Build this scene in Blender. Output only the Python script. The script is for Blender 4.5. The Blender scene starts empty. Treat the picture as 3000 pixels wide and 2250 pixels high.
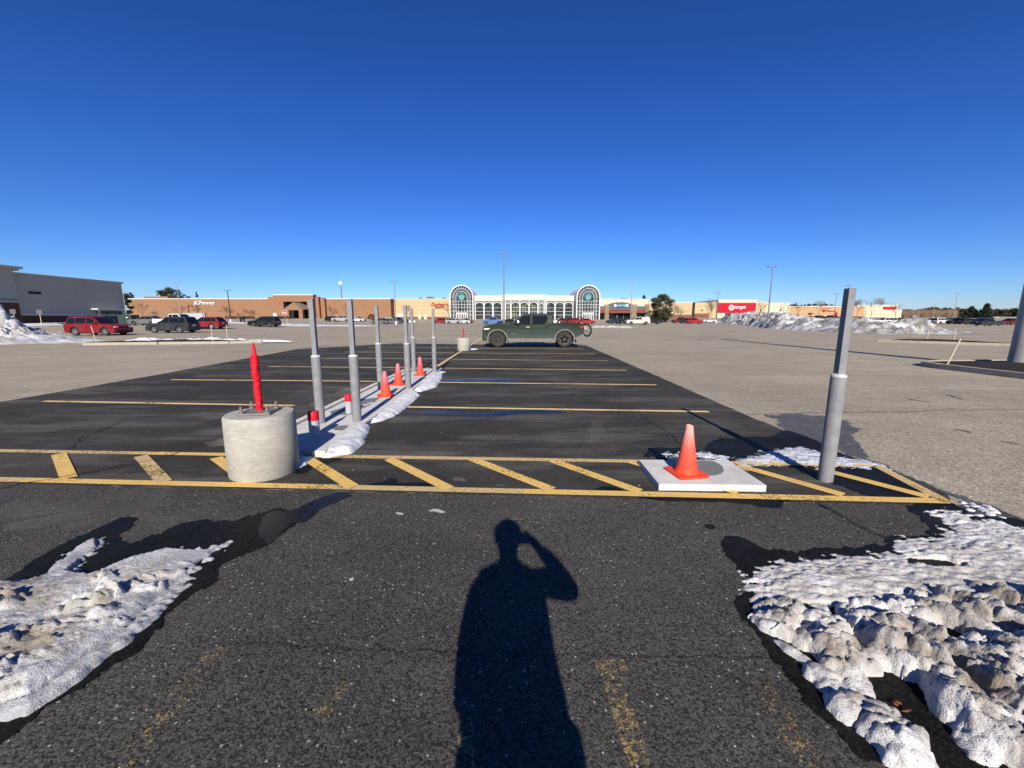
import bpy, bmesh, math, random
import numpy as np
from mathutils import Vector, Matrix, noise
from mathutils.geometry import delaunay_2d_cdt
PI = math.pi
random.seed(7)
SC = bpy.context.scene
COL = SC.collection

# ------------------------------------------------------------------ survey of the place
FPX = 1180.0; PITCH = math.atan(192.0 / FPX); CAMH = 1.51
_c, _s = math.cos(PITCH), math.sin(PITCH)
def _ray(px, py):
    u, v = px - 1500.0, py - 1125.0
    return u, FPX * _c - v * _s, -(FPX * _s + v * _c)
def G(px, py, z=0.0):
    """ground point (x, y) seen at a photo pixel"""
    dx, dy, dz = _ray(px, py); t = (z - CAMH) / dz
    return dx * t, dy * t
def P(px, py, Y):
    """point on the vertical plane y = Y"""
    dx, dy, dz = _ray(px, py); t = Y / dy
    return dx * t, CAMH + dz * t
def crop(x0, y0, s):
    return lambda x, y: (x0 + x / s, y0 + y / s)
def sm(t):
    t = min(1.0, max(0.0, t)); return t * t * (3 - 2 * t)
def gz(x, y):
    a = 0.5 * sm((y - 44) / 22) * sm((-x - 35) / 14)
    b = 1.06 * sm((y - 146) / 22) + 1.0 * sm((y - 178) / 40)
    return a + b

# ------------------------------------------------------------------ materials
class NT:
    def __init__(s, name):
        s.m = bpy.data.materials.new(name); s.m.use_nodes = True
        s.t = s.m.node_tree; s.bsdf = s.t.nodes['Principled BSDF']
    def n(s, typ, ins=None, **props):
        nd = s.t.nodes.new(typ)
        for k, v in props.items(): setattr(nd, k, v)
        for k, v in (ins or {}).items(): s.put(nd.inputs[k], v)
        return nd
    def put(s, sock, v):
        if isinstance(v, bpy.types.NodeSocket): s.t.links.new(v, sock)
        else:
            if sock.type == 'RGBA' and len(v) == 3: v = (*v, 1)
            sock.default_value = v
    def mix(s, f, a, b, mode='MIX'):
        nd = s.n('ShaderNodeMix', data_type='RGBA', blend_type=mode)
        s.put(nd.inputs[0], f); s.put(nd.inputs[6], a); s.put(nd.inputs[7], b); return nd.outputs[2]
    def math(s, op, a, b=0.0, clamp=False):
        nd = s.n('ShaderNodeMath', operation=op, use_clamp=clamp)
        s.put(nd.inputs[0], a); s.put(nd.inputs[1], b); return nd.outputs[0]
    def rng(s, v, a, b, c=0.0, d=1.0):
        nd = s.n('ShaderNodeMapRange', {0: v, 1: a, 2: b, 3: c, 4: d}); return nd.outputs[0]
    def noise(s, vec, scale, detail=4.0, rough=0.55):
        return s.n('ShaderNodeTexNoise', {'Vector': vec, 'Scale': scale, 'Detail': detail, 'Roughness': rough}).outputs[0]
    def vor(s, vec, scale, feature='F1'):
        return s.n('ShaderNodeTexVoronoi', {'Vector': vec, 'Scale': scale}, feature=feature)
    def pos(s): return s.n('ShaderNodeNewGeometry').outputs['Position']
    def obj(s): return s.n('ShaderNodeTexCoord').outputs['Object']
    def vmul(s, vec, k):
        return s.n('ShaderNodeVectorMath', {0: vec, 1: k}, operation='MULTIPLY').outputs[0]
    def sep(s, vec): return s.n('ShaderNodeSeparateXYZ', {0: vec}).outputs
    def bump(s, h, strength, dist, prev=None):
        nd = s.n('ShaderNodeBump', {'Height': h, 'Strength': strength, 'Distance': dist})
        if prev is not None: s.put(nd.inputs['Normal'], prev)
        return nd.outputs[0]
    def out(s, col=None, rough=None, normal=None, metal=None, coat=None, spec=None):
        b = s.bsdf
        if col is not None: s.put(b.inputs['Base Color'], col)
        if rough is not None: s.put(b.inputs['Roughness'], rough)
        if normal is not None: s.put(b.inputs['Normal'], normal)
        if metal is not None: s.put(b.inputs['Metallic'], metal)
        if coat is not None: s.put(b.inputs['Coat Weight'], coat); s.put(b.inputs['Coat Roughness'], 0.03)
        if spec is not None: s.put(b.inputs['Specular IOR Level'], spec)
        return s.m
    def alpha(s, a): s.put(s.bsdf.inputs['Alpha'], a)

def pm(name, col, rough=0.6, var=0.12, scale=3.0, bump=0.0, bscale=40.0, metal=0.0, coat=None, spec=None, dirt=None):
    t = NT(name); v = t.obj()
    n = t.noise(v, scale, 5)
    c = t.mix(n, tuple(x * (1 - var) for x in col), tuple(min(1, x * (1 + var)) for x in col))
    if dirt:
        c = t.mix(t.rng(t.noise(v, dirt[1], 6, 0.65), 0.45, 0.7, 0, dirt[2]), c, dirt[0])
    nm = t.bump(t.noise(v, bscale, 4), bump, 0.01) if bump else None
    return t.out(c, rough, nm, metal, coat, (0.18 if rough > 0.4 else 0.4) if spec is None else spec)

def asphalt(name, dark, light, fleck, grain, bump, dust, dust_amt, fleck_at=0.965, patch=0.25, streak_dir=(0.3, 2.2, 1.0)):
    t = NT(name); p = t.pos()
    vo = t.vor(p, grain); r = t.sep(vo.outputs['Color'])
    vo2 = t.vor(p, grain * 0.43); r2 = t.sep(vo2.outputs['Color'])
    fine = t.noise(p, grain * 2.2, 3)
    c = t.mix(t.math('MULTIPLY', r[0], t.rng(fine, 0.25, 0.75, 0.5, 1.1)), dark, light)
    big = t.noise(p, 0.45, 6, 0.6); mid = t.noise(p, 3.1, 6, 0.65)
    c = t.mix(t.rng(big, 0.3, 0.7, 0, 1), t.mix(1.0, c, (1 - patch,) * 3, 'MULTIPLY'), t.mix(1.0, c, (1 + patch,) * 3, 'MULTIPLY'))
    huge = t.noise(t.vmul(p, (1.0, 2.2, 1)), 0.10, 5, 0.65)
    c = t.mix(t.rng(huge, 0.32, 0.68), t.mix(1.0, c, (0.86, 0.855, 0.85), 'MULTIPLY'), t.mix(1.0, c, (1.12, 1.115, 1.10), 'MULTIPLY'))
    c = t.mix(t.rng(mid, 0.35, 0.7, 0, 0.5), c, t.mix(1.0, c, (0.72, 0.72, 0.74), 'MULTIPLY'))
    st = t.noise(t.vmul(p, streak_dir), 1.3, 8, 0.68)
    st2 = t.noise(t.vmul(p, (streak_dir[0] * 0.8, streak_dir[1] * 3.5, 1)), 2.6, 6, 0.7)
    c = t.mix(t.math('MULTIPLY', t.rng(st, 0.48, 0.72, 0, dust_amt), t.rng(st2, 0.3, 0.7, 0.25, 1.0)), c, dust)
    fl = t.math('GREATER_THAN', r2[1], fleck_at)
    fl = t.math('MULTIPLY', fl, t.math('LESS_THAN', vo2.outputs['Distance'], 0.33))
    c = t.mix(t.math('MULTIPLY', fl, t.rng(r2[2], 0, 1, 0.35, 1)), c, fleck)
    wob = t.noise(p, grain * 0.55, 5, 0.7)
    h = t.math('ADD', t.math('MULTIPLY', vo.outputs['Distance'], -0.5), t.math('MULTIPLY', fine, 0.6))
    h = t.math('ADD', h, t.math('MULTIPLY', t.math('MULTIPLY', vo2.outputs['Distance'], -1.0), r2[0]))
    h = t.math('ADD', h, t.math('MULTIPLY', wob, 1.1))
    nb = t.bump(h, bump, 0.75 / grain)
    nb = t.bump(mid, 0.25, 0.02, nb)
    return t.out(c, 0.9, nb, spec=0.08)

M = {}
M['lot'] = asphalt('worn_asphalt', (0.20, 0.175, 0.132), (0.50, 0.435, 0.335), (0.62, 0.58, 0.5), 62, 0.5, (0.47, 0.41, 0.325), 0.55, 0.95, 0.12, (0.25, 1.1, 1))
M['sealed'] = asphalt('sealed_asphalt', (0.024, 0.0230, 0.0208), (0.076, 0.0715, 0.063), (0.3, 0.29, 0.27), 120, 0.45, (0.19, 0.178, 0.152), 0.85, 0.988, 0.28, (0.3, 1.2, 1))
M['rough'] = asphalt('coarse_asphalt', (0.019, 0.0185, 0.0168), (0.148, 0.141, 0.125), (0.5, 0.48, 0.45), 140, 0.75, (0.14, 0.132, 0.118), 0.28, 0.972, 0.22, (0.5, 1.0, 1))

def wet(name, base, rough, bscale, SPEC=0.035):
    t = NT(name); p = t.pos()
    h = t.noise(p, bscale, 4); vo = t.vor(p, 95)
    c = t.mix(t.rng(t.noise(p, 9, 5), 0.3, 0.7), tuple(x * 0.6 for x in base), tuple(x * 1.5 for x in base))
    c = t.mix(t.rng(t.sep(t.vor(p, 130).outputs['Color'])[0], 0.55, 1.0, 0, 0.9), c, tuple(x * 3.2 for x in base))
    nb = t.bump(t.noise(p, 70, 5, 0.7), 0.45 if rough > 0.2 else 0.3, 0.012); nb = t.bump(h, 0.12, 0.01, nb)
    return t.out(c, t.rng(t.noise(p, 2.0, 3), 0.35, 0.65, rough, rough + 0.16), nb, spec=SPEC)
M['wet'] = wet('wet_asphalt', (0.0065, 0.0063, 0.006), 0.40, 70)
M['puddle'] = wet('standing_water', (0.005, 0.006, 0.008), 0.14, 26, 0.08)
M['wet_lot'] = wet('damp_asphalt', (0.062, 0.060, 0.058), 0.40, 60)

def paint(name, col, wear, seed, thr=(0.38, 0.6)):
    t = NT(name); p = t.pos()
    q = t.n('ShaderNodeVectorMath', {0: p, 1: (seed * 3.1, seed * 1.7, 0)}, operation='ADD').outputs[0]
    n1 = t.noise(q, 1.2, 5); n2 = t.noise(q, 45, 5, 0.7); n3 = t.vor(q, 105).outputs['Distance']
    c = t.mix(t.rng(n1, 0.35, 0.65), col, tuple(x * y for x, y in zip(col, (0.66, 0.66, 0.85))))
    c = t.mix(t.rng(n2, 0.5, 0.8, 0, 0.55), c, tuple(x * 0.5 for x in col))
    a = t.math('ADD', t.rng(n2, thr[0], thr[1], 0, 1), t.rng(n1, 0.35, 0.65, -wear, 1.2 - wear * 1.6), True)
    a = t.math('SUBTRACT', a, t.rng(n3, 0.3, 0.6, 0, wear * 0.9), True)
    t.alpha(a)
    return t.out(c, 0.75, t.bump(n2, 0.3, 0.004))
M['yellow'] = paint('yellow_paint', (0.82, 0.53, 0.135), 0.03, 1)
M['yellow_dusty'] = paint('dusty_yellow_paint', (0.70, 0.50, 0.20), 0.12, 2)
M['yellow_pale'] = paint('pale_yellow_paint', (0.95, 0.69, 0.27), 0.06, 3)
M['yellow_ghost'] = paint('worn_yellow_paint', (0.50, 0.36, 0.12), 0.62, 4, (0.42, 0.62))
M['yellow_gone'] = paint('nearly_gone_yellow_paint', (0.46, 0.34, 0.13), 0.62, 5, (0.46, 0.62))
M['white_ghost'] = paint('worn_white_paint', (0.62, 0.6, 0.56), 0.8, 6, (0.5, 0.62))
M['crack'] = pm('crack_fill', (0.012, 0.012, 0.012), 0.9)
M['tar'] = pm('tar_seal', (0.045, 0.042, 0.038), 0.9)
M['skid'] = paint('tyre_scuff', (0.085, 0.075, 0.062), 0.35, 8)

def snowmat(name, dirt, amt, white=(0.60, 0.605, 0.61), scale=3.0, specks=0.5):
    t = NT(name); p = t.pos()
    n = t.noise(p, scale, 7, 0.62); n2 = t.noise(p, scale * 9, 5, 0.7); sp = t.vor(p, scale * 26)
    amt = t.math('MULTIPLY', t.rng(t.sep(p)[2], 0.015, 0.075, 0.35, 1.0), amt) if name in ('old_snow', 'bank_snow') else amt
    c = t.mix(t.math('MULTIPLY', t.rng(n, 0.36, 0.60), amt), white, dirt)
    c = t.mix(t.math('MULTIPLY', t.rng(n2, 0.52, 0.78, 0, 0.7), amt), c, tuple(x * 0.62 for x in dirt))
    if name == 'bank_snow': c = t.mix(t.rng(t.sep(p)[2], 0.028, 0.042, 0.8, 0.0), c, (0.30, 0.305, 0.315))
    r = t.sep(sp.outputs['Color'])
    k = t.math('MULTIPLY', t.math('GREATER_THAN', r[0], 0.80 if 'old' in name or 'bank' in name else 0.9), t.math('LESS_THAN', sp.outputs['Distance'], 0.30))
    c = t.mix(t.math('MULTIPLY', k, specks), c, (0.09, 0.075, 0.06))
    nb = t.bump(t.noise(p, scale * 14, 6, 0.7), 0.55, 0.035 / scale * 3)
    nb = t.bump(t.vor(p, scale * 34).outputs['Distance'], 0.3, 0.012 / scale * 3, nb)
    return t.out(c, 0.55, nb, spec=0.35)
M['snow'] = snowmat('old_snow', (0.225, 0.19, 0.148), 1.0, (0.575, 0.57, 0.56), scale=5.0, specks=0.8)
M['snow_bank'] = snowmat('bank_snow', (0.27, 0.235, 0.185), 1.0, (0.575, 0.575, 0.57), scale=5.5, specks=0.7)
M['snow_clean'] = snowmat('clean_snow', (0.45, 0.45, 0.45), 0.45, (0.63, 0.635, 0.65), scale=9.0, specks=0.15)
M['snow_ice'] = snowmat('icy_snow', (0.32, 0.325, 0.345), 0.8, (0.58, 0.61, 0.66), scale=7.0, specks=0.2)
M['snow_far'] = snowmat('ploughed_snow', (0.13, 0.112, 0.088), 0.9, (0.60, 0.60, 0.605), scale=0.75, specks=0.5)

def concrete(name, base, stain, amt, form=False):
    base = tuple(x * 0.74 for x in base); stain = tuple(x * 0.74 for x in stain)
    t = NT(name); v = t.obj()
    n = t.noise(v, 4, 7, 0.65); n2 = t.noise(t.vmul(v, (1, 1, 3.0)), 9, 7, 0.7); n3 = t.noise(v, 60, 4, 0.7)
    c = t.mix(t.rng(n, 0.35, 0.65, 0, 1), base, tuple(x * 0.82 for x in base))
    c = t.mix(t.rng(n2, 0.5, 0.72, 0, amt), c, stain)
    c = t.mix(t.rng(n3, 0.6, 0.8, 0, 0.5), c, tuple(x * 0.6 for x in base))
    nb = t.bump(n3, 0.35, 0.004); nb = t.bump(n2, 0.35, 0.012, nb)
    if form:
        x, y, z = t.sep(v)[:3]
        ang = t.math('ARCTAN2', y, x)
        zz = t.math('ADD', t.math('MULTIPLY', z, 7.6), t.math('MULTIPLY', ang, 0.159))
        fr = t.math('FRACT', zz)
        seam = t.math('LESS_THAN', t.math('ABSOLUTE', t.math('SUBTRACT', fr, 0.5)), 0.018)
        c = t.mix(t.math('MULTIPLY', seam, t.rng(n, 0.4, 0.65, 0.0, 0.5)), c, tuple(x * 0.6 for x in base))
        c = t.mix(t.rng(t.noise(t.vmul(v, (1, 1, 2.2)), 14, 6, 0.75), 0.55, 0.68, 0, 0.6), c, tuple(x * 1.18 for x in base))
        pit = t.vor(v, 42)
        c = t.mix(t.math('MULTIPLY', t.math('LESS_THAN', pit.outputs['Distance'], 0.16), t.math('GREATER_THAN', t.sep(pit.outputs['Color'])[0], 0.75)), c, tuple(x * 0.4 for x in base))
        nb = t.bump(t.math('SUBTRACT', 1.0, seam), 0.15, 0.005, nb)
    return t.out(c, 0.9, nb, spec=0.1)
M['concrete'] = concrete('concrete', (0.76, 0.745, 0.70), (0.40, 0.385, 0.34), 0.5)
M['form_concrete'] = concrete('tube_formed_concrete', (0.50, 0.475, 0.41), (0.62, 0.60, 0.54), 0.7, True)
M['kerb'] = concrete('kerb_concrete', (0.52, 0.47, 0.37), (0.30, 0.27, 0.22), 0.8)
M['wet_concrete'] = pm('wet_concrete', (0.16, 0.155, 0.145), 0.5, bump=0.2)
M['mulch'] = pm('dark_mulch', (0.025, 0.02, 0.017), 0.95, 0.5, 18, 0.9, 30)
M['galv'] = pm('grey_post_paint', (0.205, 0.208, 0.215), 0.5, 0.12, 8, 0.08, 60, dirt=((0.13, 0.125, 0.118), 7, 0.7))
M['galv_rim'] = pm('pale_post_rim', (0.45, 0.455, 0.46), 0.5, 0.1)
M['steel'] = pm('rusty_steel', (0.20, 0.18, 0.16), 0.6, 0.3, 20, 0.2, 80, 0.3)
M['red_tape'] = pm('red_tape', (0.50, 0.012, 0.022), 0.5, 0.12, 14, 0.5, 30)
M['pipe'] = pm('pale_pipe', (0.36, 0.365, 0.38), 0.5, 0.12, 9)
M['black_rubber'] = pm('tyre_rubber', (0.030, 0.029, 0.028), 0.8, 0.3, 9, 0.2, 60)
M['dusty_tyre'] = pm('dusty_tyre_rubber', (0.036, 0.034, 0.031), 0.9, 0.35, 6, 0.3, 60)
M['alloy'] = pm('alloy_wheel', (0.5, 0.5, 0.51), 0.3, 0.1, metal=0.7)
M['dark_alloy'] = pm('dark_alloy_wheel', (0.10, 0.095, 0.085), 0.4, 0.2, metal=0.4)
M['glass'] = pm('tinted_glass', (0.008, 0.010, 0.012), 0.04, 0.1, spec=0.25)
M['lamp'] = pm('headlight_lens', (0.75, 0.77, 0.8), 0.12, 0.05, metal=0.3)
M['tail'] = pm('tail_light_lens', (0.42, 0.015, 0.015), 0.15, 0.1)
M['black'] = pm('black_plastic', (0.012, 0.012, 0.013), 0.55, 0.2)
M['chassis'] = pm('underbody', (0.008, 0.008, 0.008), 0.9)
M['grey_plastic'] = pm('dusty_grey_trim', (0.13, 0.125, 0.115), 0.7, 0.3, 5, dirt=((0.24, 0.225, 0.2), 6, 0.8))
M['chrome'] = pm('bright_metal', (0.65, 0.65, 0.66), 0.2, 0.05, metal=0.9)
M['plate'] = pm('number_plate', (0.6, 0.62, 0.64), 0.4)
def carpaint(name, col, metal=0.25, rough=0.32):
    return pm(name, tuple(x * 0.8 for x in col), 0.5, 0.06, 1.5, metal=0.0, coat=0.35, spec=0.12, dirt=(tuple(min(1, x * 0.7 + 0.06) for x in col), 1.6, 0.35))
PAINT = {k: carpaint(k + '_car_paint', c, m_) for k, c, m_ in [
    ('dark_red', (0.20, 0.012, 0.018), .2), ('charcoal', (0.028, 0.031, 0.036), .3), ('black', (0.010, 0.010, 0.012), .1),
    ('white', (0.70, 0.70, 0.69), 0), ('silver', (0.36, 0.365, 0.37), .5), ('grey', (0.13, 0.135, 0.14), .4),
    ('red', (0.36, 0.012, 0.022), .1), ('blue', (0.075, 0.16, 0.33), .3), ('navy', (0.012, 0.022, 0.06), .2),
    ('cream', (0.58, 0.56, 0.48), .1), ('maroon', (0.10, 0.01, 0.014), .2)]}
def greenpaint():
    t = NT('forest_green_paint'); v = t.obj()
    n = t.noise(v, 3.0, 6, 0.65); z = t.sep(v)[2]
    c = t.mix(n, (0.018, 0.029, 0.017), (0.025, 0.038, 0.024))
    d = t.math('MULTIPLY', t.rng(z, 0.3, 0.75, 0.6, 0.0), t.rng(t.noise(v, 7, 6, 0.7), 0.3, 0.6, 0.2, 1))
    c = t.mix(d, c, (0.12, 0.115, 0.10))
    return t.out(c, 0.5, None, 0.0, 0.35, 0.12)
M['green'] = greenpaint()

# ------------------------------------------------------------------ mesh building
_LOC = {}
class MB:
    def __init__(s): s.v = []; s.f = []
    def add(s, vs, fs):
        o = len(s.v); s.v += [tuple(p) for p in vs]; s.f += [tuple(i + o for i in f) for f in fs]; return s
    def box(s, x0, x1, y0, y1, z0, z1):
        if x0 > x1: x0, x1 = x1, x0
        if y0 > y1: y0, y1 = y1, y0
        if z0 > z1: z0, z1 = z1, z0
        return s.add([(x0, y0, z0), (x1, y0, z0), (x1, y1, z0), (x0, y1, z0), (x0, y0, z1), (x1, y0, z1), (x1, y1, z1), (x0, y1, z1)],
              [(0, 3, 2, 1), (4, 5, 6, 7), (0, 1, 5, 4), (1, 2, 6, 5), (2, 3, 7, 6), (3, 0, 4, 7)])
    def obox(s, c, ax, L, W, Hh):
        """box centred at c, long axis direction ax (x, y, z)"""
        a = Vector(ax).normalized(); b = a.cross(Vector((0, 0, 1)))
        if b.length < 1e-3: b = Vector((1, 0, 0))
        b.normalize(); d = a.cross(b); c = Vector(c); vs = []
        for k in (-1, 1):
            for j, i in ((-1, -1), (1, -1), (1, 1), (-1, 1)):
                vs.append(c + a * (k * L / 2) + b * (j * W / 2) + d * (i * Hh / 2))
        return s.add(vs, [(0, 1, 2, 3), (7, 6, 5, 4), (0, 4, 5, 1), (1, 5, 6, 2), (2, 6, 7, 3), (3, 7, 4, 0)])
    def prism(s, poly, y0, y1):
        """polygon in (x, z) extruded along y"""
        n = len(poly)
        vs = [(x, y0, z) for x, z in poly] + [(x, y1, z) for x, z in poly]
        fs = [tuple(range(n)), tuple(range(2 * n - 1, n - 1, -1))]
        fs += [(i, i + n, (i + 1) % n + n, (i + 1) % n) for i in range(n)]
        return s.add(vs, fs)
    def slab(s, poly, z0, z1):
        n = len(poly)
        vs = [(x, y, z0) for x, y in poly] + [(x, y, z1) for x, y in poly]
        fs = [tuple(range(n - 1, -1, -1)), tuple(range(n, 2 * n))]
        fs += [(i, (i + 1) % n, (i + 1) % n + n, i + n) for i in range(n)]
        return s.add(vs, fs)
    def tube(s, pts, radii, n=8, cap=True, sx=1.0):
        pts = [Vector(p) for p in pts]; k = len(pts)
        if not hasattr(radii, '__len__'): radii = [radii] * k
        o = len(s.v); tot = pts[-1] - pts[0]; up = Vector((0, 1, 0)) if abs(tot.z) > 0.8 * tot.length else Vector((0, 0, 1))
        for i, p in enumerate(pts):
            d = (pts[min(i + 1, k - 1)] - pts[max(i - 1, 0)]).normalized()
            a = d.cross(up)
            if a.length < 0.02: a = d.cross(Vector((1, 0, 0)))
            a.normalize(); b = d.cross(a)
            for j in range(n):
                t = 2 * PI * j / n
                s.v.append(tuple(p + a * (math.cos(t) * radii[i] * sx) + b * (math.sin(t) * radii[i])))
        for i in range(k - 1):
            for j in range(n):
                s.f.append((o + i * n + j, o + i * n + (j + 1) % n, o + (i + 1) * n + (j + 1) % n, o + (i + 1) * n + j))
        if cap:
            s.f.append(tuple(o + j for j in range(n - 1, -1, -1))); s.f.append(tuple(o + (k - 1) * n + j for j in range(n)))
        return s
    def lathe(s, prof, c=(0, 0, 0), n=32, axis='z', jit=0.0):
        """profile of (radius, height)"""
        o = len(s.v); k = len(prof)
        for r, h in prof:
            for j in range(n):
                t = 2 * PI * j / n; rr = r * (1 + (noise.noise(Vector((math.cos(t) * 2, math.sin(t) * 2, h * 6))) * jit if jit else 0))
                a, b = rr * math.cos(t), rr * math.sin(t)
                p = (a, b, h) if axis == 'z' else ((a, h, b) if axis == 'y' else (h, a, b))
                s.v.append((p[0] + c[0], p[1] + c[1], p[2] + c[2]))
        for i in range(k - 1):
            for j in range(n):
                s.f.append((o + i * n + j, o + i * n + (j + 1) % n, o + (i + 1) * n + (j + 1) % n, o + (i + 1) * n + j))
        s.f.append(tuple(o + j for j in range(n - 1, -1, -1))); s.f.append(tuple(o + (k - 1) * n + j for j in range(n)))
        return s
    def arch(s, xc, zc, ri, ro, zb, y0, y1, n=24):
        """half ring with straight legs down to zb, facing -y"""
        pts = [(xc + ro, zb)] + [(xc + ro * math.cos(PI * i / n), zc + ro * math.sin(PI * i / n)) for i in range(n + 1)] + [(xc - ro, zb)]
        ins = [(xc + ri, zb)] + [(xc + ri * math.cos(PI * i / n), zc + ri * math.sin(PI * i / n)) for i in range(n + 1)] + [(xc - ri, zb)]
        for i in range(len(pts) - 1):
            s.prism([pts[i], pts[i + 1], ins[i + 1], ins[i]], y0, y1)
        return s
    def ring(s, xc, zc, ri, ro, y0, y1, n=28):
        for i in range(n):
            a, b = 2 * PI * i / n, 2 * PI * (i + 1) / n
            s.prism([(xc + ro * math.cos(a), zc + ro * math.sin(a)), (xc + ro * math.cos(b), zc + ro * math.sin(b)),
                     (xc + ri * math.cos(b), zc + ri * math.sin(b)), (xc + ri * math.cos(a), zc + ri * math.sin(a))], y0, y1)
        return s
    def build(s, name, m, parent=None, world=False, smooth=None, bevel=0.0):
        vs = s.v
        if world and parent is not None:
            w = _LOC[parent]; vs = [(x - w[0], y - w[1], z - w[2]) for x, y, z in vs]
        me = bpy.data.meshes.new(name); me.from_pydata(vs, [], s.f)
        bm = bmesh.new(); bm.from_mesh(me)
        bmesh.ops.recalc_face_normals(bm, faces=bm.faces)
        if bevel:
            bmesh.ops.bevel(bm, geom=[e for e in bm.edges if len(e.link_faces) == 2 and e.calc_face_angle(0) > 0.5], offset=bevel, segments=2, affect='EDGES', profile=0.6)
        bm.to_mesh(me); bm.free()
        me.materials.append(m)
        if smooth:
            me.polygons.foreach_set('use_smooth', [True] * len(me.polygons))
            me.set_sharp_from_angle(angle=math.radians(smooth))
        return link(name, me, parent)
def link(name, data, parent=None):
    o = bpy.data.objects.new(name, data); COL.objects.link(o)
    if parent is not None: o.parent = parent
    _LOC[o] = _LOC.get(parent, (0, 0, 0)) if parent is not None else (0, 0, 0)
    return o
def thing(name, label, cat, loc=(0, 0, 0), rz=0.0, group=None):
    o = bpy.data.objects.new(name, None); COL.objects.link(o); o.empty_display_size = 0.2
    o.location = loc; o.rotation_euler = (0, 0, rz); _LOC[o] = tuple(loc)
    return tag(o, label, cat, group)
def tag(o, label=None, cat=None, group=None, kind=None):
    if label: o['label'] = label
    if cat: o['category'] = cat
    if group: o['group'] = group
    if kind: o['kind'] = kind
    return o
def structure(o): o['kind'] = 'structure'; return o
def dup(root, loc, rz, label, group=None):
    r = root.copy(); COL.objects.link(r); r.location = loc; r.rotation_euler = (0, 0, rz); r['label'] = label
    if group: r['group'] = group
    for ch in [c for c in root.children]:
        c = ch.copy(); COL.objects.link(c); c.parent = r
        for g in ch.children:
            d = g.copy(); COL.objects.link(d); d.parent = c
    _LOC[r] = tuple(loc)
    return r
def flat(name, polys, z, m, kind='structure'):
    b = MB()
    for p in polys:
        if len(p) > 30:      # ragged outlines: constrained triangulation, safe where the edge crosses itself
            vs, _e, fs = delaunay_2d_cdt([Vector(q) for q in p], [], [list(range(len(p)))], 1, 1e-5)[:3]
            b.add([(v.x, v.y, z) for v in vs], [tuple(f) for f in fs])
        else: b.add([(x, y, z) for x, y in p], [tuple(range(len(p)))])
    o = b.build(name, m); o['kind'] = kind
    if o.data.polygons and o.data.polygons[0].normal.z < 0: o.data.flip_normals()
    return o
def dens(pts, step):
    out = []
    for i in range(len(pts)):
        a, b = pts[i], pts[(i + 1) % len(pts)]
        n = max(1, int(math.hypot(b[0] - a[0], b[1] - a[1]) / step))
        out += [(a[0] + (b[0] - a[0]) * k / n, a[1] + (b[1] - a[1]) * k / n) for k in range(n)]
    return out
def ragged(pts, step=0.02, amp=0.03, f=9.0, seed=0.0):
    """closed outline with a melted, uneven edge"""
    q = dens(pts, step * 3)
    n = len(q)
    q = [((q[i - 1][0] + 2 * q[i][0] + q[(i + 1) % n][0]) / 4, (q[i - 1][1] + 2 * q[i][1] + q[(i + 1) % n][1]) / 4) for i in range(n)]
    q = dens(q, step); out = []
    for x, y in q:
        dx = dy = 0
        for o, a in ((1, 1), (2.7, 0.6), (7, 0.5), (16, 0.3)):
            w = noise.noise_vector(Vector((x * f * o, y * f * o, seed)))
            dx += w.x * a; dy += w.y * a
        out.append((x + dx * amp, y + dy * amp))
    return out
def line(a, b, w):
    d = Vector((b[0] - a[0], b[1] - a[1])); n = Vector((-d.y, d.x)).normalized() * (w / 2)
    return [(a[0] + n.x, a[1] + n.y), (a[0] - n.x, a[1] - n.y), (b[0] - n.x, b[1] - n.y), (b[0] + n.x, b[1] + n.y)]
def crackline(pts, w, jit, seed):
    q = []
    for i in range(len(pts) - 1):
        n = max(2, int(math.hypot(pts[i + 1][0] - pts[i][0], pts[i + 1][1] - pts[i][1]) / (w * 2.5)))
        q += [Vector(pts[i]).lerp(Vector(pts[i + 1]), k / n) for k in range(n)]
    q.append(Vector(pts[-1])); L, R = [], []
    for i, p in enumerate(q):
        d = (q[min(i + 1, len(q) - 1)] - q[max(i - 1, 0)]).normalized(); nn = Vector((-d.y, d.x))
        o = (noise.noise(Vector((i * 0.13, seed, 0))) + 0.6 * noise.noise(Vector((i * 0.5, seed, 3)))) * jit
        ww = w * (0.35 + 0.65 * abs(noise.noise(Vector((i * 0.3, seed, 9)))) * 1.8)
        L.append(tuple(p + nn * (o + ww / 2))); R.append(tuple(p + nn * (o - ww / 2)))
    return [[L[i], R[i], R[i + 1], L[i + 1]] for i in range(len(q) - 1)]
def text_mesh(body, x0, x1, z0, z1, y, depth, m, name, parent, shear=0.0, bold=0.0, rot=None, space=1.0):
    cu = bpy.data.curves.new('lettering', 'FONT'); cu.body = body; cu.extrude = 0.05; cu.offset = bold; cu.shear = shear; cu.space_character = space
    o = bpy.data.objects.new('lettering_tmp', cu); COL.objects.link(o)
    bpy.context.view_layer.update()
    me = bpy.data.meshes.new_from_object(o.evaluated_get(bpy.context.evaluated_depsgraph_get()))
    bpy.data.objects.remove(o); bpy.data.curves.remove(cu)
    xs = [v.co.x for v in me.vertices]; ys = [v.co.y for v in me.vertices]
    ax, bx, ay, by = min(xs), max(xs), min(ys), max(ys)
    w = _LOC.get(parent, (0, 0, 0))
    for v in me.vertices:
        tx = (v.co.x - ax) / (bx - ax); ty = (v.co.y - ay) / (by - ay)
        v.co = Vector((x0 + (x1 - x0) * tx - w[0], y - (depth if v.co.z > 0 else 0) - w[1], z0 + (z1 - z0) * ty - w[2]))
    me.name = name; me.materials.clear(); me.materials.append(m)
    return link(name, me, parent)
c4 = crop(0, 1500, 2.2122); c5 = crop(800, 1400, 1.952); c7 = crop(2050, 1450, 2.0737); c8 = crop(1200, 900, 2.212)
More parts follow.
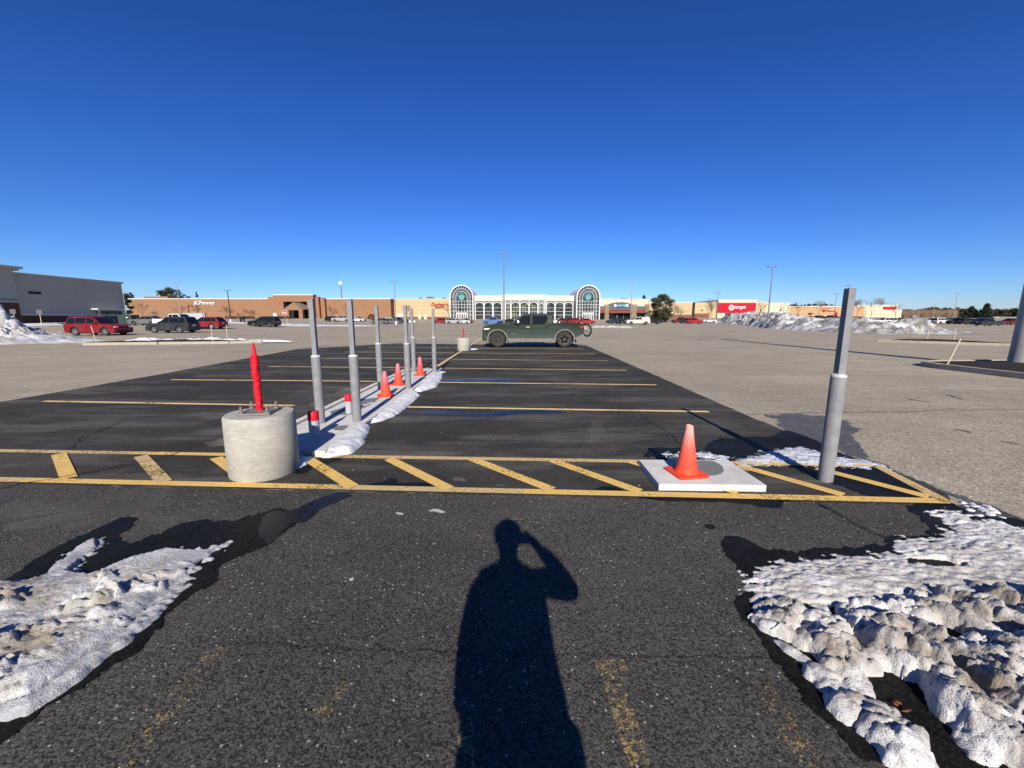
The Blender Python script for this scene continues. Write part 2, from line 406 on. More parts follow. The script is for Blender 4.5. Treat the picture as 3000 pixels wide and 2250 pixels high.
M['grit_white'] = pm('white_dropping', (0.40, 0.39, 0.37), 0.9)
# ------------------------------------------------------------------ ground
def ground():
    xs = sorted(set([-2600, -1200, -700, -500, -400, -330, -280] + list(range(-240, 241, 8)) + [280, 330, 400, 500, 700, 1200, 2600]))
    ys = sorted(set([-600, -200, -60, -20] + list(range(0, 40, 8)) + list(range(40, 232, 4)) + [240, 260, 300, 380, 500, 700, 1200, 2600]))
    b = MB()
    b.add([(x, y, gz(x, y)) for y in ys for x in xs],
          [(j * len(xs) + i, j * len(xs) + i + 1, (j + 1) * len(xs) + i + 1, (j + 1) * len(xs) + i) for j in range(len(ys) - 1) for i in range(len(xs) - 1)])
    return structure(b.build('parking_lot', M['lot'], smooth=60))
ground()
NL0, NL1 = G(-900, 1387), G(2770, 1471)           # near edge line of the hatched strip
FL0, FL1 = G(-900, 1308), G(2566, 1366)           # far edge line
tipx = G(2770, 1471)
off = 0.075
edgeR = [G(1719, 1013), G(1937, 1107), G(2181, 1214), G(2446, 1322), G(2577, 1366), G(2900, 1484), G(3060, 1545)]
def lerp2(a, b, t): return (a[0] + (b[0] - a[0]) * t, a[1] + (b[1] - a[1]) * t)
mL, mR = (NL0[0], NL0[1] - off), (NL1[0], NL1[1] - off)
farL, farR = G(1160, 1006), edgeR[0]
leftA = [G(870, 1023), G(440, 1102), G(0, 1178), G(-900, 1330)]
seal = [mL, mR, G(2790, 1447)] + [edgeR[4], edgeR[3], edgeR[2], edgeR[1], edgeR[0], farL] + leftA[:3]
def tidy(p): return ragged(p, 0.05, 0.012, 3.0, 1)
flat('sealed_pavement', [ragged([mL, mR] + [G(2790, 1449)] + [edgeR[4], edgeR[3], edgeR[2], edgeR[1], edgeR[0], farL] + leftA, 0.06, 0.022, 2.2, 1)], 0.004, M['sealed'])
e5, e6 = edgeR[5], edgeR[6]
flat('coarse_pavement', [[(-14, -6), (9, -6), (4.3, 1.2), (e6[0], e6[1]), (e5[0], e5[1]), (mR[0] + 0.12, mR[1] + 0.03), mR, mL, (-14, mL[1] - 0.1)]], 0.0042, M['rough'])

# markings
yl, yd, yp = [], [], []
xs_ = [0.0, 0.17, 0.30, 0.42, 0.55, 0.7, 0.85, 1.0]
for i in range(len(xs_) - 1):
    (yd if i in (1, 4) else yl).append(line(lerp2(NL0, NL1, xs_[i]), lerp2(NL0, NL1, xs_[i + 1]), 0.10))
    (yd if i not in (3, 6) else yl).append(line(lerp2(FL0, FL1, xs_[i]), lerp2(FL0, FL1, xs_[i + 1]), 0.095))
yd.append(line(G(2566, 1366), G(2775, 1475), 0.10))
c6 = crop(1800, 1200, 2.011)
yellow_z = 0.0125
bars = [((172, 1331), (204, 1408)), ((411, 1337), (486, 1419)), ((630, 1342), (745, 1424)), ((900, 1346), (1040, 1434)),
        ((1135, 1345), (1325, 1440)), ((1379, 1346), (1630, 1443)), ((1609, 1349), (1889, 1449)), ((1835, 1352), (2180, 1452)),
        ((2150, 1363), (2492, 1460)), ((2380, 1372), (2745, 1466))]
def onto(a, b, p):   # keep bars between the two edge lines, ends just inside them
    return p
bl, bd = [], []
for i, (a, b) in enumerate(bars):
    A, B = Vector(G(*a)), Vector(G(*b)); d = (B - A).normalized()
    (bd if i in (1,) else bl).append(line(tuple(A + d * 0.035), tuple(B - d * 0.05), 0.115))
flat('road_marking', yl, yellow_z, M['yellow'])
flat('road_marking', yd, yellow_z, M['yellow_dusty'])
flat('road_marking', bl, yellow_z + 0.0015, M['yellow'])
flat('road_marking', bd, yellow_z + 0.0015, M['yellow_dusty'])
stall = [((1195, 1194), (2076, 1208)), ((1270, 1121.3), (1923, 1128.8)), ((1300, 1079.5), (1835, 1085.8)), ((1325, 1053.6), (1781, 1057.8)),
         ((1340, 1034.5), (1742, 1038)), ((1375, 1020.6), (1711, 1023)),
         ((129, 1177), (862, 1190)), ((502, 1113.5), (1100, 1118.5)), ((787, 1075), (1255, 1078.5)), ((925, 1050.5), (1310, 1052.5)), ((1010, 1032), (1330, 1034)), ((1080, 1018.5), (1355, 1020))]
flat('road_marking', [line(G(*a), G(*b), 0.10) for a, b in stall], yellow_z, M['yellow_pale'])
flat('road_marking', [line(G(1281, 1074), G(1412.5, 990), 0.10)], yellow_z + 0.0015, M['yellow_pale'])
old = [((0, 1069), (135, 1071.5)), ((0, 1047), (560, 1043)), ((150, 1032), (520, 1030)), ((2330, 1067), (2640, 1072)), ((2492, 1093), (2830, 1098.5)), ((2748, 1137), (3080, 1142)),
       ((2205, 1045), (2560, 1052)), ((2090, 1028), (2500, 1034)), ((1975, 1012), (2190, 1018)), ((2430, 1060), (2700, 1062))]
M['yellow_old'] = paint('old_yellow_paint', (0.74, 0.62, 0.38), 0.2, 11)
flat('road_marking', [line(G(*a), G(*b), 0.09) for a, b in old], 0.004, M['yellow_old'])
# ghosts of removed paint at the photographer's feet
d = lambda x, y: (x * 1.35624, y * 1.35624)
flat('road_marking', [line(G(*d(1318, 1452)), G(*d(1400, 1720)), 0.085), line(G(*d(1285, 1442)), G(*d(1352, 1440)), 0.06)], 0.0085, M['yellow_ghost'])
flat('road_marking', [line(G(*d(1640, 1478)), G(*d(1795, 1720)), 0.085)], 0.0085, M['yellow_ghost'])
flat('road_marking', [line(G(*d(478, 1400)), G(*d(205, 1720)), 0.09)], 0.0085, M['yellow_gone'])
flat('road_marking', [line(G(*d(740, 1480)), G(*d(690, 1560)), 0.06), line(G(*d(1005, 1560)), G(*d(1010, 1720)), 0.06)], 0.0085, M['yellow_gone'])
flat('road_marking', [line(G(1040, 1449), G(1760, 1464), 0.022)], 0.0085, M['white_ghost'])
# dust scrapes and light smudges on the sealed bays
# cracks
cr = []
c3 = crop(0, 1250, 2.765)
def cpx(pts, f): return [G(*f(x, y)) for x, y in pts]
cr += crackline(cpx([(-60, 525), (150, 480), (400, 440), (600, 400), (830, 355), (1100, 310), (1290, 272), (1480, 205), (1640, 145), (1810, 85)], c3), 0.019, 0.03, 1)
cr += crackline(cpx([(560, 200), (600, 150), (640, 130), (650, 95), (740, 65), (850, 20), (1000, -40)], c3), 0.019, 0.03, 2)
cr += crackline(cpx([(1195, 555), (1290, 610), (1420, 680), (1540, 740), (1640, 775)], c6), 0.018, 0.03, 3)
cr += crackline(cpx([(150, 25), (230, 90), (300, 130), (380, 190), (440, 240)], c6), 0.016, 0.05, 4)
c9 = crop(2000, 950, 2.212)
cr += crackline([G(610, 1902), G(740, 1896), G(859, 1900), G(1060, 1915), G(1338, 1922), G(1640, 1928), G(1800, 1933), G(2209, 1939), G(2300, 1944)], 0.006, 0.02, 8)
cr += crackline(cpx([(1490, 1105), (1600, 1185)], c7), 0.006, 0.02, 9)
flat('pavement_crack', cr, 0.0165, M['crack'])
cr2 = crackline(cpx([(410, 585), (870, 575), (1400, 568), (1700, 558), (2290, 552)], c9), 0.032, 0.04, 6)
cr2 += crackline(cpx([(0, 112), (250, 140), (600, 172), (1000, 200), (1350, 240)], c9), 0.03, 0.08, 7)
flat('pavement_crack', cr2, 0.005, M['tar'])
cr3 = []
for i in range(44):
    x, y = random.uniform(-45, 45), random.uniform(16, 75)
    if abs(x) < 9 and y < 30: continue
    L = random.uniform(4, 14); a = random.choice((0.02, 0.1, -0.08, 1.5))
    cr3 += crackline([(x, y), (x + L * 0.5 * math.cos(a), y + L * 0.5 * math.sin(a) + 0.2), (x + L * math.cos(a), y + L * math.sin(a))], 0.038, 0.12, i + 20)
flat('pavement_crack', cr3, 0.0045, M['tar'])
# tyre scuffs
sk = []
for x, y, w in ((1440, 480, 180), (1700, 455, 110), (1745, 675, 140), (2065, 755, 130)):
    a, b = G(*c9(x, y)), G(*c9(x + w, y + 32)); sk.append(ragged(line(a, b, 0.09), 0.03, 0.04, 6, x))
sk.append(ragged(line(G(910, 1016), G(968, 1012), 0.25), 0.05, 0.1, 3, 5))
sk.append(ragged(line(G(2255, 1262 - 200), G(2300, 1266 - 200), 0.05), 0.05, 0.05, 3, 6))
flat('pavement_stain', sk, 0.006, M['skid'])

# ------------------------------------------------------------------ dust films and small droppings
def dustfilm(name, col, mx_, seed):
    t = NT(name); p = t.pos(); q = t.n('ShaderNodeVectorMath', {0: p, 1: (seed, seed * 2, 0)}, operation='ADD').outputs[0]
    n1 = t.noise(t.vmul(q, (0.9, 1.6, 1)), 0.9, 6, 0.62); n2 = t.noise(t.vmul(q, (1.2, 5, 1)), 4, 6, 0.7); n3 = t.noise(q, 90, 3, 0.7)
    a = t.math('MULTIPLY', t.rng(n1, 0.38, 0.62, 0, mx_), t.math('MULTIPLY', t.rng(n2, 0.3, 0.65, 0.35, 1), t.rng(n3, 0.35, 0.6, 0.35, 1)))
    t.alpha(a); return t.out(col, 0.95, None, spec=0.05)
M['dust'] = dustfilm('pale_dust_film', (0.235, 0.212, 0.172), 0.95, 3); M['dust_thin'] = dustfilm('thin_dust_film', (0.19, 0.178, 0.152), 0.5, 9)
flat('pavement_stain', [ragged(cpx([(1100, 880), (1180, 640), (1650, 470), (1880, 430), (1900, 480), (1600, 560), (1200, 740), (960, 960), (300, 1120), (0, 1180), (20, 1080), (600, 960)], crop(600, 1000, 3.687)), 0.05, 0.15, 3, 3)], 0.0056, M['dust'])
flat('pavement_stain', [ragged(cpx([(-100, 1090), (300, 1010), (700, 990), (1000, 960), (1250, 960), (1150, 1010), (800, 1060), (300, 1140), (-100, 1180)], crop(0, 1000, 2.212)), 0.04, 0.1, 4, 5), ragged(cpx([(-200, 520), (500, 470), (1400, 470), (1380, 520), (700, 560), (-200, 640)], crop(0, 1000, 2.212)), 0.06, 0.2, 3, 6), ragged(cpx([(1130, 700), (1260, 720), (1260, 830), (1230, 885), (1150, 885), (1180, 800)], c8), 0.05, 0.12, 3, 7)], 0.0056, M['dust_thin'])
flat('pavement_stain', [ragged(cpx([(0, 800), (300, 760), (700, 640), (1100, 560), (1300, 520), (1250, 600), (700, 760), (300, 830), (0, 850)], c3), 0.03, 0.06, 6, 8), ragged(cpx([(900, 560), (1500, 600), (1900, 600), (2100, 660), (1500, 760), (900, 800), (500, 830), (700, 700)], c3), 0.03, 0.08, 6, 9)], 0.0056, M['dust_thin'])
flat('pavement_stain', [ragged(cpx(p, c5), 0.006, 0.008, 25, i) for i, p in enumerate([[(690, 200), (745, 205), (752, 220), (720, 218)], [(885, 190), (940, 180), (960, 190), (990, 205), (950, 208), (930, 195), (890, 200)], [(430, 580), (465, 575), (460, 600), (435, 600)]])], 0.0086, M['grit_white'])
flat('pavement_stain', [ragged(cpx([(1010, 8), (1070, 0), (1110, 15), (1080, 28), (1030, 20)], c5), 0.01, 0.015, 25, 1), ragged(cpx([(1260, 42), (1350, 44), (1350, 54), (1265, 52)], c5), 0.01, 0.015, 25, 2)], 0.0086, M['dust'])

# ------------------------------------------------------------------ meltwater
WZ = 0.0082
wetL = cpx([(-300, 720), (-60, 520), (100, 400), (300, 270), (480, 180), (700, 80), (830, 25), (890, 40), (870, 80), (770, 170), (800, 205), (880, 200), (1000, 165), (1130, 95), (1280, 60), (1480, 62), (1640, 25),
            (1800, -25), (1930, -5), (1960, 40), (1900, 95), (1700, 240), (1450, 330), (1380, 470), (1250, 545), (1100, 660), (930, 880), (700, 1030), (400, 1210), (200, 1340), (0, 1510), (-250, 1700), (-500, 1500)], c4)
flat('wet_patch', [ragged(wetL, 0.010, 0.034, 11, 1)], WZ, M['wet'])
wetL2 = cpx([(0, 190), (60, 200), (140, 180), (200, 150), (300, 110), (400, 80), (440, 95), (470, 105), (400, 125), (330, 165), (280, 172), (240, 215), (180, 265), (110, 262), (40, 330), (-20, 390), (-90, 330), (-60, 230)], c5)
flat('puddle', [ragged(wetL2, 0.01, 0.015, 14, 2)], WZ + 0.001, M['puddle'])
wetR = cpx([(125, 290), (200, 262), (430, 345), (640, 348), (800, 322), (960, 320), (1120, 312), (1150, 262), (1330, 255), (1395, 215), (1370, 170), (1300, 118), (1240, 66), (1550, 55), (1650, 120), (1960, 160), (2300, 260),
            (2400, 1500), (2000, 1900), (1500, 1900), (1250, 1700), (1000, 1620), (860, 1490), (690, 1310), (555, 1150), (440, 1015), (390, 900), (270, 770), (215, 650), (310, 560), (230, 440), (150, 350)], c7)
flat('wet_patch', [ragged(wetR, 0.010, 0.034, 11, 3)], WZ, M['wet'])
wetS = cpx([(165, 285), (200, 230), (400, 226), (550, 258), (520, 225), (560, 205), (640, 165), (700, 175), (800, 158), (880, 165), (960, 150), (1000, 120), (1100, 150), (1210, 192), (1330, 262), (1500, 330), (1700, 420), (1880, 515), (1500, 520), (1000, 330), (760, 330), (600, 290), (400, 275)], c6)
flat('wet_patch', [ragged(wetS, 0.012, 0.045, 8, 4)], WZ, M['wet'])
wetT = cpx([(870, 28), (960, 32), (1080, 22), (1160, 40), (1220, 32), (1300, 60), (1370, 62), (1400, 100), (1480, 120), (1430, 130), (1395, 160), (1450, 205), (1470, 250), (1510, 290), (1700, 378), (1900, 462), (2212, 565), (2500, 680), (2470, 700), (2212, 600), (1960, 505), (1600, 350), (1315, 238), (1010, 125), (960, 88), (965, 60), (900, 45)], c6)
flat('damp_patch', [ragged(wetT, 0.015, 0.045, 8, 5)], 0.0025, M['wet_lot'])
small = [([(120, 520), (300, 522), (900, 526), (1050, 540), (985, 552), (995, 588), (880, 582), (800, 565), (700, 552), (480, 548), (300, 545), (200, 532)], c6, 0.010),
         ([(525, 690), (560, 680), (590, 685), (605, 703), (570, 714), (535, 706)], c6, 0.012), ([(640, 770), (650, 752), (740, 756), (800, 780), (880, 830), (700, 850), (620, 790)], c6, 0.015),
         ([(520, 45), (640, 25), (660, 6), (720, 15), (690, 35), (850, 30), (960, 55), (900, 60), (700, 60), (600, 58)], c5, 0.01), ([(1820, 72), (1900, 52), (1960, 55), (2010, 75), (1900, 80)], c5, 0.01),
         ([(1770, 600), (1800, 510), (1900, 505), (1860, 520)], c6, 0.008),
         ([(960, 1390), (1040, 1330), (1170, 1320), (1200, 1270), (1500, 1265), (1450, 1300), (1330, 1330), (1280, 1360), (1180, 1345), (1120, 1410), (1040, 1450), (970, 1430)], crop(600, 1000, 3.687), 0.012)]
flat('wet_patch', [ragged(cpx(p, f), 0.01, a, 14, i) for i, (p, f, a) in enumerate(small)], WZ + 0.0006, M['wet'])
pud = [([(-60, 682), (150, 668), (300, 677), (420, 689), (560, 684), (680, 671), (850, 669), (960, 675), (1045, 687), (930, 691), (760, 688), (640, 700), (560, 711), (400, 712), (250, 701), (100, 690), (-40, 700)], c8, 0.03),
       ([(205, 468), (330, 466), (480, 477), (640, 469), (730, 483), (560, 490), (380, 485), (200, 485)], c8, 0.04)]
flat('puddle', [ragged(cpx(p, f), 0.02, a, 6, i) for i, (p, f, a) in enumerate(pud)], WZ, M['puddle'])

# ------------------------------------------------------------------ snow
def inside_dist(px, py, poly):
    """signed distance (positive inside) of points to a closed polygon"""
    P0 = np.array(poly); P1 = np.roll(P0, -1, 0)
    d2 = np.full(px.shape, 1e9); ins = np.zeros(px.shape, bool)
    for (ax, ay), (bx, by) in zip(P0, P1):
        ex, ey = bx - ax, by - ay; L = ex * ex + ey * ey + 1e-12
        t = np.clip(((px - ax) * ex + (py - ay) * ey) / L, 0, 1)
        d2 = np.minimum(d2, (px - ax - t * ex) ** 2 + (py - ay - t * ey) ** 2)
        if abs(ey) > 1e-12:
            ins ^= ((ay > py) != (by > py)) & (px < ex * (py - ay) / ey + ax)
    return np.where(ins, 1, -1) * np.sqrt(d2)
def field(px, py, f, oct=4, seed=0.0, sx=1.0, sy=1.0, mode=0):
    out = np.empty(px.size)
    for i, (x, y) in enumerate(zip(px.ravel(), py.ravel())):
        v = Vector((x * f * sx, y * f * sy, seed))
        out[i] = noise.fractal(v, 0.9, 2.1, oct) if mode == 0 else (1 - abs(noise.fractal(v, 0.9, 2.1, oct)))
    return out.reshape(px.shape)
def snow(name, label, poly, res, hfun, m, base=lambda x, y: 0.0, margin=0.1, cat='snow'):
    P0 = np.array(poly); x0, y0 = P0.min(0) - margin; x1, y1 = P0.max(0) + margin
    nx, ny = int((x1 - x0) / res) + 2, int((y1 - y0) / res) + 2
    gx, gy = np.meshgrid(x0 + np.arange(nx) * res, y0 + np.arange(ny) * res)
    d = inside_dist(gx, gy, poly)
    h = hfun(gx, gy, d)
    keep = h > -0.004; h = np.maximum(h, -0.012)
    idx = -np.ones(h.shape, int); vs, fs = [], []
    cell = keep[:-1, :-1] | keep[1:, :-1] | keep[:-1, 1:] | keep[1:, 1:]
    use = np.zeros(h.shape, bool); use[:-1, :-1] |= cell; use[1:, :-1] |= cell; use[:-1, 1:] |= cell; use[1:, 1:] |= cell
    for j, i in zip(*np.nonzero(use)):
        idx[j, i] = len(vs); x, y = float(gx[j, i]), float(gy[j, i]); vs.append((x, y, float(h[j, i]) + base(x, y)))
    for j, i in zip(*np.nonzero(cell)):
        fs.append((int(idx[j, i]), int(idx[j, i + 1]), int(idx[j + 1, i + 1]), int(idx[j + 1, i])))
    b = MB(); b.v, b.f = vs, fs
    o = b.build(name, m, smooth=70)
    return tag(o, label, cat)
def lump(gx, gy, cx, cy, a, b, ang, hh, seed, rough=0.25, pw=0.42, f=6.5):
    """one ploughed clod: flattened dome with a broken, creviced outline"""
    ca, sa = math.cos(ang), math.sin(ang); out = np.full(gx.shape, -1.0)
    R = max(a, b) * 1.6; m = (abs(gx - cx) < R) & (abs(gy - cy) < R)
    if not m.any(): return out
    X, Y = gx[m], gy[m]; nn = np.empty(X.size); wx = np.empty(X.size); wy = np.empty(X.size); cr = np.empty(X.size); fc = np.empty(X.size)
    for i, (p, q) in enumerate(zip(X, Y)):
        w = noise.noise_vector(Vector((p * f, q * f, seed))) ; w2 = noise.noise_vector(Vector((p * f * 2.7, q * f * 2.7, seed + 3)))
        wx[i], wy[i] = w.x + w2.x * 0.5, w.y + w2.y * 0.5
        nn[i] = noise.fractal(Vector((p * f * 1.3, q * f * 1.3, seed)), 0.8, 2.1, 5)
        sc = 0.0
        for q_, am in ((f * 1.25, 1.0), (f * 3.4, 0.30)):
            d, pt = noise.voronoi(Vector((p * q_ + 3.7 * seed, q * q_, 0.5))); c0 = pt[0]
            hsh = noise.noise(c0 * 5.13); tx, ty = noise.noise(c0 * 7.7 + Vector((9, 0, 0))), noise.noise(c0 * 6.1 + Vector((0, 5, 0)))
            sc += am * (0.55 * hsh + 1.1 * (tx * (p * q_ + 3.7 * seed - c0.x) + ty * (q * q_ - c0.y)) - 0.5 * max(0.0, 0.16 - (d[1] - d[0])) / 0.16)
        cr[i] = sc
    x, y = X - cx + wx * 0.30 * min(a, b), Y - cy + wy * 0.30 * min(a, b)
    u, w = (x * ca + y * sa) / a, (-x * sa + y * ca) / b
    r = np.sqrt(u * u + w * w) * (1 + nn * rough)
    dome = np.where(r < 1, np.power(np.clip(1 - r ** 2.2, 0, 1), pw), -0.5)
    out[m] = np.where(dome > 0, hh * dome * (0.86 + 0.16 * nn + 0.42 * np.clip(cr, -1.0, 0.8)), -1.0)
    return out
def crust(gx, gy, h, k=1.0, seed=0.0):
    """granular melt texture over everything that stands proud"""
    n1 = field(gx, gy, 24, 4, seed + 2.0, mode=1); n2 = field(gx, gy, 70, 3, seed + 7.0)
    kk = k * np.clip((h - 0.02) / 0.05, 0.35, 1.0); return np.where(h > 0.004, h + kk * (0.010 * (n1 - 0.78) + 0.0045 * n2), h)

# right pile: thin crusted sheet with ploughed ridges in front of it
sheetR = cpx([(330, 500), (480, 432), (640, 425), (940, 392), (1080, 385), (1210, 365), (1215, 300), (1300, 282), (1440, 288), (1520, 250), (1545, 195), (1470, 150), (1400, 112), (1560, 112), (1660, 160), (1970, 215), (2400, 330), (2700, 900), (1970, 760), (1300, 700), (700, 690), (345, 640)], c7)
ridges = []
rr = random.Random(3)
def clod(x, y, w, hpx, ang, hh):
    cx, cy = G(*c7(x, y), 0.0)
    ridges.append((cx, cy, w, hpx, ang, hh))
for x, y, w, l, an, hh in [
    (470, 790, .10, .085, 0.3, .105), (540, 700, .09, .07, 0, .07), (430, 690, .08, .06, .5, .06), (680, 760, .09, .06, .2, .07), (760, 800, .10, .07, 0, .09),
    (650, 890, .075, .08, 1.2, .085), (760, 960, .10, .10, 1.8, .115), (840, 930, .07, .09, 1.5, .10), (600, 845, .06, .05, 0, .07),
    (600, 990, .035, .10, .45, .035), (730, 1110, .06, .07, .6, .06), (900, 1110, .06, .08, .7, .065), (790, 1180, .05, .05, .3, .05), (930, 1180, .05, .05, 1, .05),
    (860, 1270, .07, .07, .4, .07), (960, 1300, .06, .06, .9, .06), (1060, 1320, .045, .06, 1.2, .065),
    (1050, 1400, .075, .06, .4, .085), (1130, 1480, .075, .075, .5, .10), (1190, 1560, .08, .06, .3, .08), (1230, 1440, .05, .06, .3, .06), (1240, 1590, .06, .03, .2, .03),
    (1010, 860, .09, .09, .2, .13), (1110, 950, .09, .12, 1.5, .15), (1230, 1000, .10, .10, 1.0, .155), (1350, 1080, .10, .12, 1.4, .15), (1440, 1160, .09, .10, 1.2, .13), (1530, 1260, .10, .11, 1.3, .15),
    (1600, 1350, .10, .10, 1.1, .15), (1720, 1440, .10, .10, 1.2, .14), (1830, 1500, .09, .09, 1.0, .11), (1960, 1560, .10, .08, .5, .09), (1480, 1330, .06, .07, 1.2, .10), (1650, 1500, .06, .06, 1.2, .07),
    (960, 770, .08, .06, .3, .09), (1150, 800, .10, .07, .2, .11), (1290, 850, .10, .08, .3, .13), (1390, 920, .08, .08, .8, .12), (1020, 990, .06, .08, 1.4, .10), (950, 1030, .05, .07, 1.3, .07),
    (1480, 980, .09, .09, .8, .12), (1590, 1040, .09, .09, 1.2, .125), (1560, 960, .06, .05, .2, .10), (1640, 930, .07, .06, .3, .10),
    (1740, 1090, .10, .11, 1.3, .15), (1830, 1190, .12, .12, 1.2, .17), (1920, 1110, .10, .10, 1.0, .16), (1900, 1300, .11, .11, 1.1, .16), (2000, 1230, .12, .12, 1.2, .17), (1980, 1400, .11, .11, 1.0, .14), (2100, 1350, .14, .14, 1, .16),
    (1800, 990, .08, .07, .4, .11), (1900, 1010, .09, .08, .4, .12), (2050, 1060, .12, .10, .3, .14),
    (1230, 700, .09, .05, .1, .10), (1330, 740, .08, .05, .2, .10), (1190, 660, .07, .04, .1, .07), (1440, 740, .09, .06, .3, .12), (1560, 800, .10, .06, .5, .13), (1660, 860, .08, .06, .5, .12), (1420, 660, .07, .04, .3, .08), (1300, 630, .06, .04, .2, .08),
    (1560, 690, .10, .06, .2, .13), (1680, 730, .11, .07, .3, .14), (1800, 800, .11, .07, .4, .14), (1920, 850, .11, .08, .4, .14), (2050, 900, .13, .1, .4, .15), (1500, 620, .06, .035, .2, .07), (1480, 660, .05, .035, .3, .07),
    (1840, 660, .09, .05, .2, .12), (1940, 720, .11, .07, .3, .14), (2080, 780, .14, .09, .3, .16), (1700, 650, .08, .04, .2, .08), (2250, 900, .2, .15, .3, .18), (2300, 1150, .25, .25, .3, .2), (2150, 640, .2, .08, .1, .14),
    (700, 640, .08, .035, 0, .045), (830, 640, .07, .03, .1, .04), (960, 660, .07, .035, .1, .05), (560, 620, .07, .035, 0, .04), (1080, 680, .06, .035, .1, .05), (880, 720, .07, .04, .2, .06)]:
    clod(x, y, w, l, an, hh)
def hR(gx, gy, d):
    n1 = field(gx, gy, 2.2, 4, 3.0); n2 = field(gx, gy, 15, 4, 5.0, 1.0, 1.8)
    h = 0.012 + 0.16 * np.clip(d + 0.02 * n2, -0.2, 0.16) + 0.010 * n1 * np.clip(d * 8, 0, 1) + 0.0115 * n2
    h = np.where(d < -0.09, -1, h)
    # melted hole in the sheet
    hx, hy = G(*c7(1440, 430)); u, w = (gx - hx) / 0.17, (gy - hy) / 0.055
    h = np.where((u * u + (w + 0.45 * u) ** 2) * (1 + 0.5 * n2) < 1, -0.02, h)
    for k, (cx, cy, a, b, an, hh) in enumerate(ridges):
        s_ = 1.06
        if hh >= 0.12 and a < 0.13: a, b, an = a * 1.45, b * 0.72, 1.85 + 0.2 * math.sin(k)
        h = np.maximum(h, lump(gx, gy, cx, cy - hh * 0.30, a * s_, b * s_, an, hh * 1.05, k * 1.7, 0.35))
    return crust(gx, gy, h)
allR = cpx([(300, 450), (900, 330), (1200, 260), (1400, 60), (1700, 80), (2350, 250), (2350, 1560), (1900, 1700), (1300, 1640), (1000, 1480), (720, 1230), (460, 900), (310, 700)], c7)
def hR2(gx, gy, d): return hR(gx, gy, inside_dist(gx, gy, sheetR))
snow('snow_pile', 'broken dirty snow windrow with a flat icy sheet behind, beside the yellow corner tip', allR, 0.007, hR2, M['snow'], cat='snow pile')
# loose ice lumps by the tip of the yellow line
tipl = []
for x, y, w in [(1640, 95, .05), (1680, 75, .05), (1720, 100, .06), (1770, 90, .06), (1700, 130, .05), (1640, 128, .04), (1760, 120, .06), (1660, 60, .04), (1800, 110, .05), (1780, 165, .05), (1830, 180, .06), (1620, 70, .03), (1740, 70, .04), (1880, 200, .05), (1600, 50, .04), (1840, 140, .03)]:
    cx, cy = G(*c7(x, y)); tipl.append((cx, cy, w * 0.8, w * 0.55, x, w * 0.42))
tipo = cpx([(1540, 20), (1700, 40), (1950, 150), (1980, 240), (1760, 200), (1560, 100)], c7)
def hT(gx, gy, d):
    h = np.full(gx.shape, -1.0)
    for k, (cx, cy, a, b, an, hh) in enumerate(tipl): h = np.maximum(h, lump(gx, gy, cx, cy, a, b, an, hh, k + 50, 0.3, 0.5, 16))
    return h
snow('snow_clumps', 'small melting ice clumps at the sharp tip of the yellow hatching', tipo, 0.009, hT, M['snow_clean'])

# left pile
pileL = cpx([(-500, 900), (-100, 520), (0, 495), (130, 478), (150, 500), (230, 470), (390, 300), (520, 225), (690, 160), (690, 235), (600, 300), (520, 390), (640, 420), (760, 360), (900, 300), (1100, 245), (1350, 240), (1500, 205), (1380, 300), (1250, 400), (1255, 455), (1130, 590), (960, 760), (870, 840), (640, 1010), (430, 1180), (170, 1340), (0, 1385), (-300, 1500)], c4)
lumpsL = []
for x, y, w, l, an, hh in [
    (740, 470, .05, .045, 0, .12), (690, 460, .05, .05, 0.4, .11), (770, 570, .06, .055, .3, .17), (630, 600, .10, .06, .5, .13), (560, 650, .10, .06, .5, .12), (700, 700, .08, .06, .4, .12), (660, 760, .08, .05, .4, .10),
    (440, 690, .05, .05, 0, .10), (330, 790, .10, .06, .5, .10), (460, 780, .09, .05, .4, .11), (580, 810, .05, .04, .3, .08), (200, 860, .14, .08, .5, .12), (330, 910, .10, .07, .6, .11), (450, 870, .09, .06, .5, .10),
    (80, 620, .12, .06, .2, .13), (20, 640, .10, .07, .3, .14), (150, 740, .09, .05, .2, .10), (60, 560, .10, .05, .3, .10), (300, 560, .14, .05, .3, .08), (420, 520, .12, .04, .3, .07), (250, 640, .12, .05, .3, .09),
    (30, 950, .12, .10, .6, .14), (100, 1050, .12, .08, .6, .13), (250, 1000, .11, .07, .6, .11), (360, 990, .08, .06, .6, .09), (30, 1180, .11, .09, .6, .12), (140, 1130, .10, .08, .6, .11), (220, 1100, .08, .06, .6, .09), (60, 1290, .09, .06, .6, .07),
    (860, 520, .07, .05, .4, .08), (920, 470, .09, .04, .3, .08), (1000, 440, .09, .04, .3, .075), (1100, 430, .10, .04, .4, .07), (980, 520, .09, .05, .5, .08), (1060, 380, .07, .03, .3, .06), (1170, 360, .07, .03, .3, .045), (1200, 420, .06, .03, .5, .05), (900, 580, .05, .03, .5, .055), (985, 640, .04, .03, .3, .055), (840, 640, .06, .05, .5, .07), (800, 730, .05, .04, .5, .07),
    (110, 500, .06, .03, .3, .07), (-80, 700, .15, .1, .3, .16), (-120, 950, .15, .12, .4, .16), (-100, 1250, .14, .1, .5, .12)]:
    cx, cy = G(*c4(x, y)); lumpsL.append((cx, cy, w, l, an, hh))
lowL = cpx([(-300, 1500), (0, 1385), (170, 1340), (430, 1180), (640, 1010), (870, 840), (960, 760), (1130, 590), (1255, 455), (1400, 500), (1400, 1900), (-300, 1900)], c4)
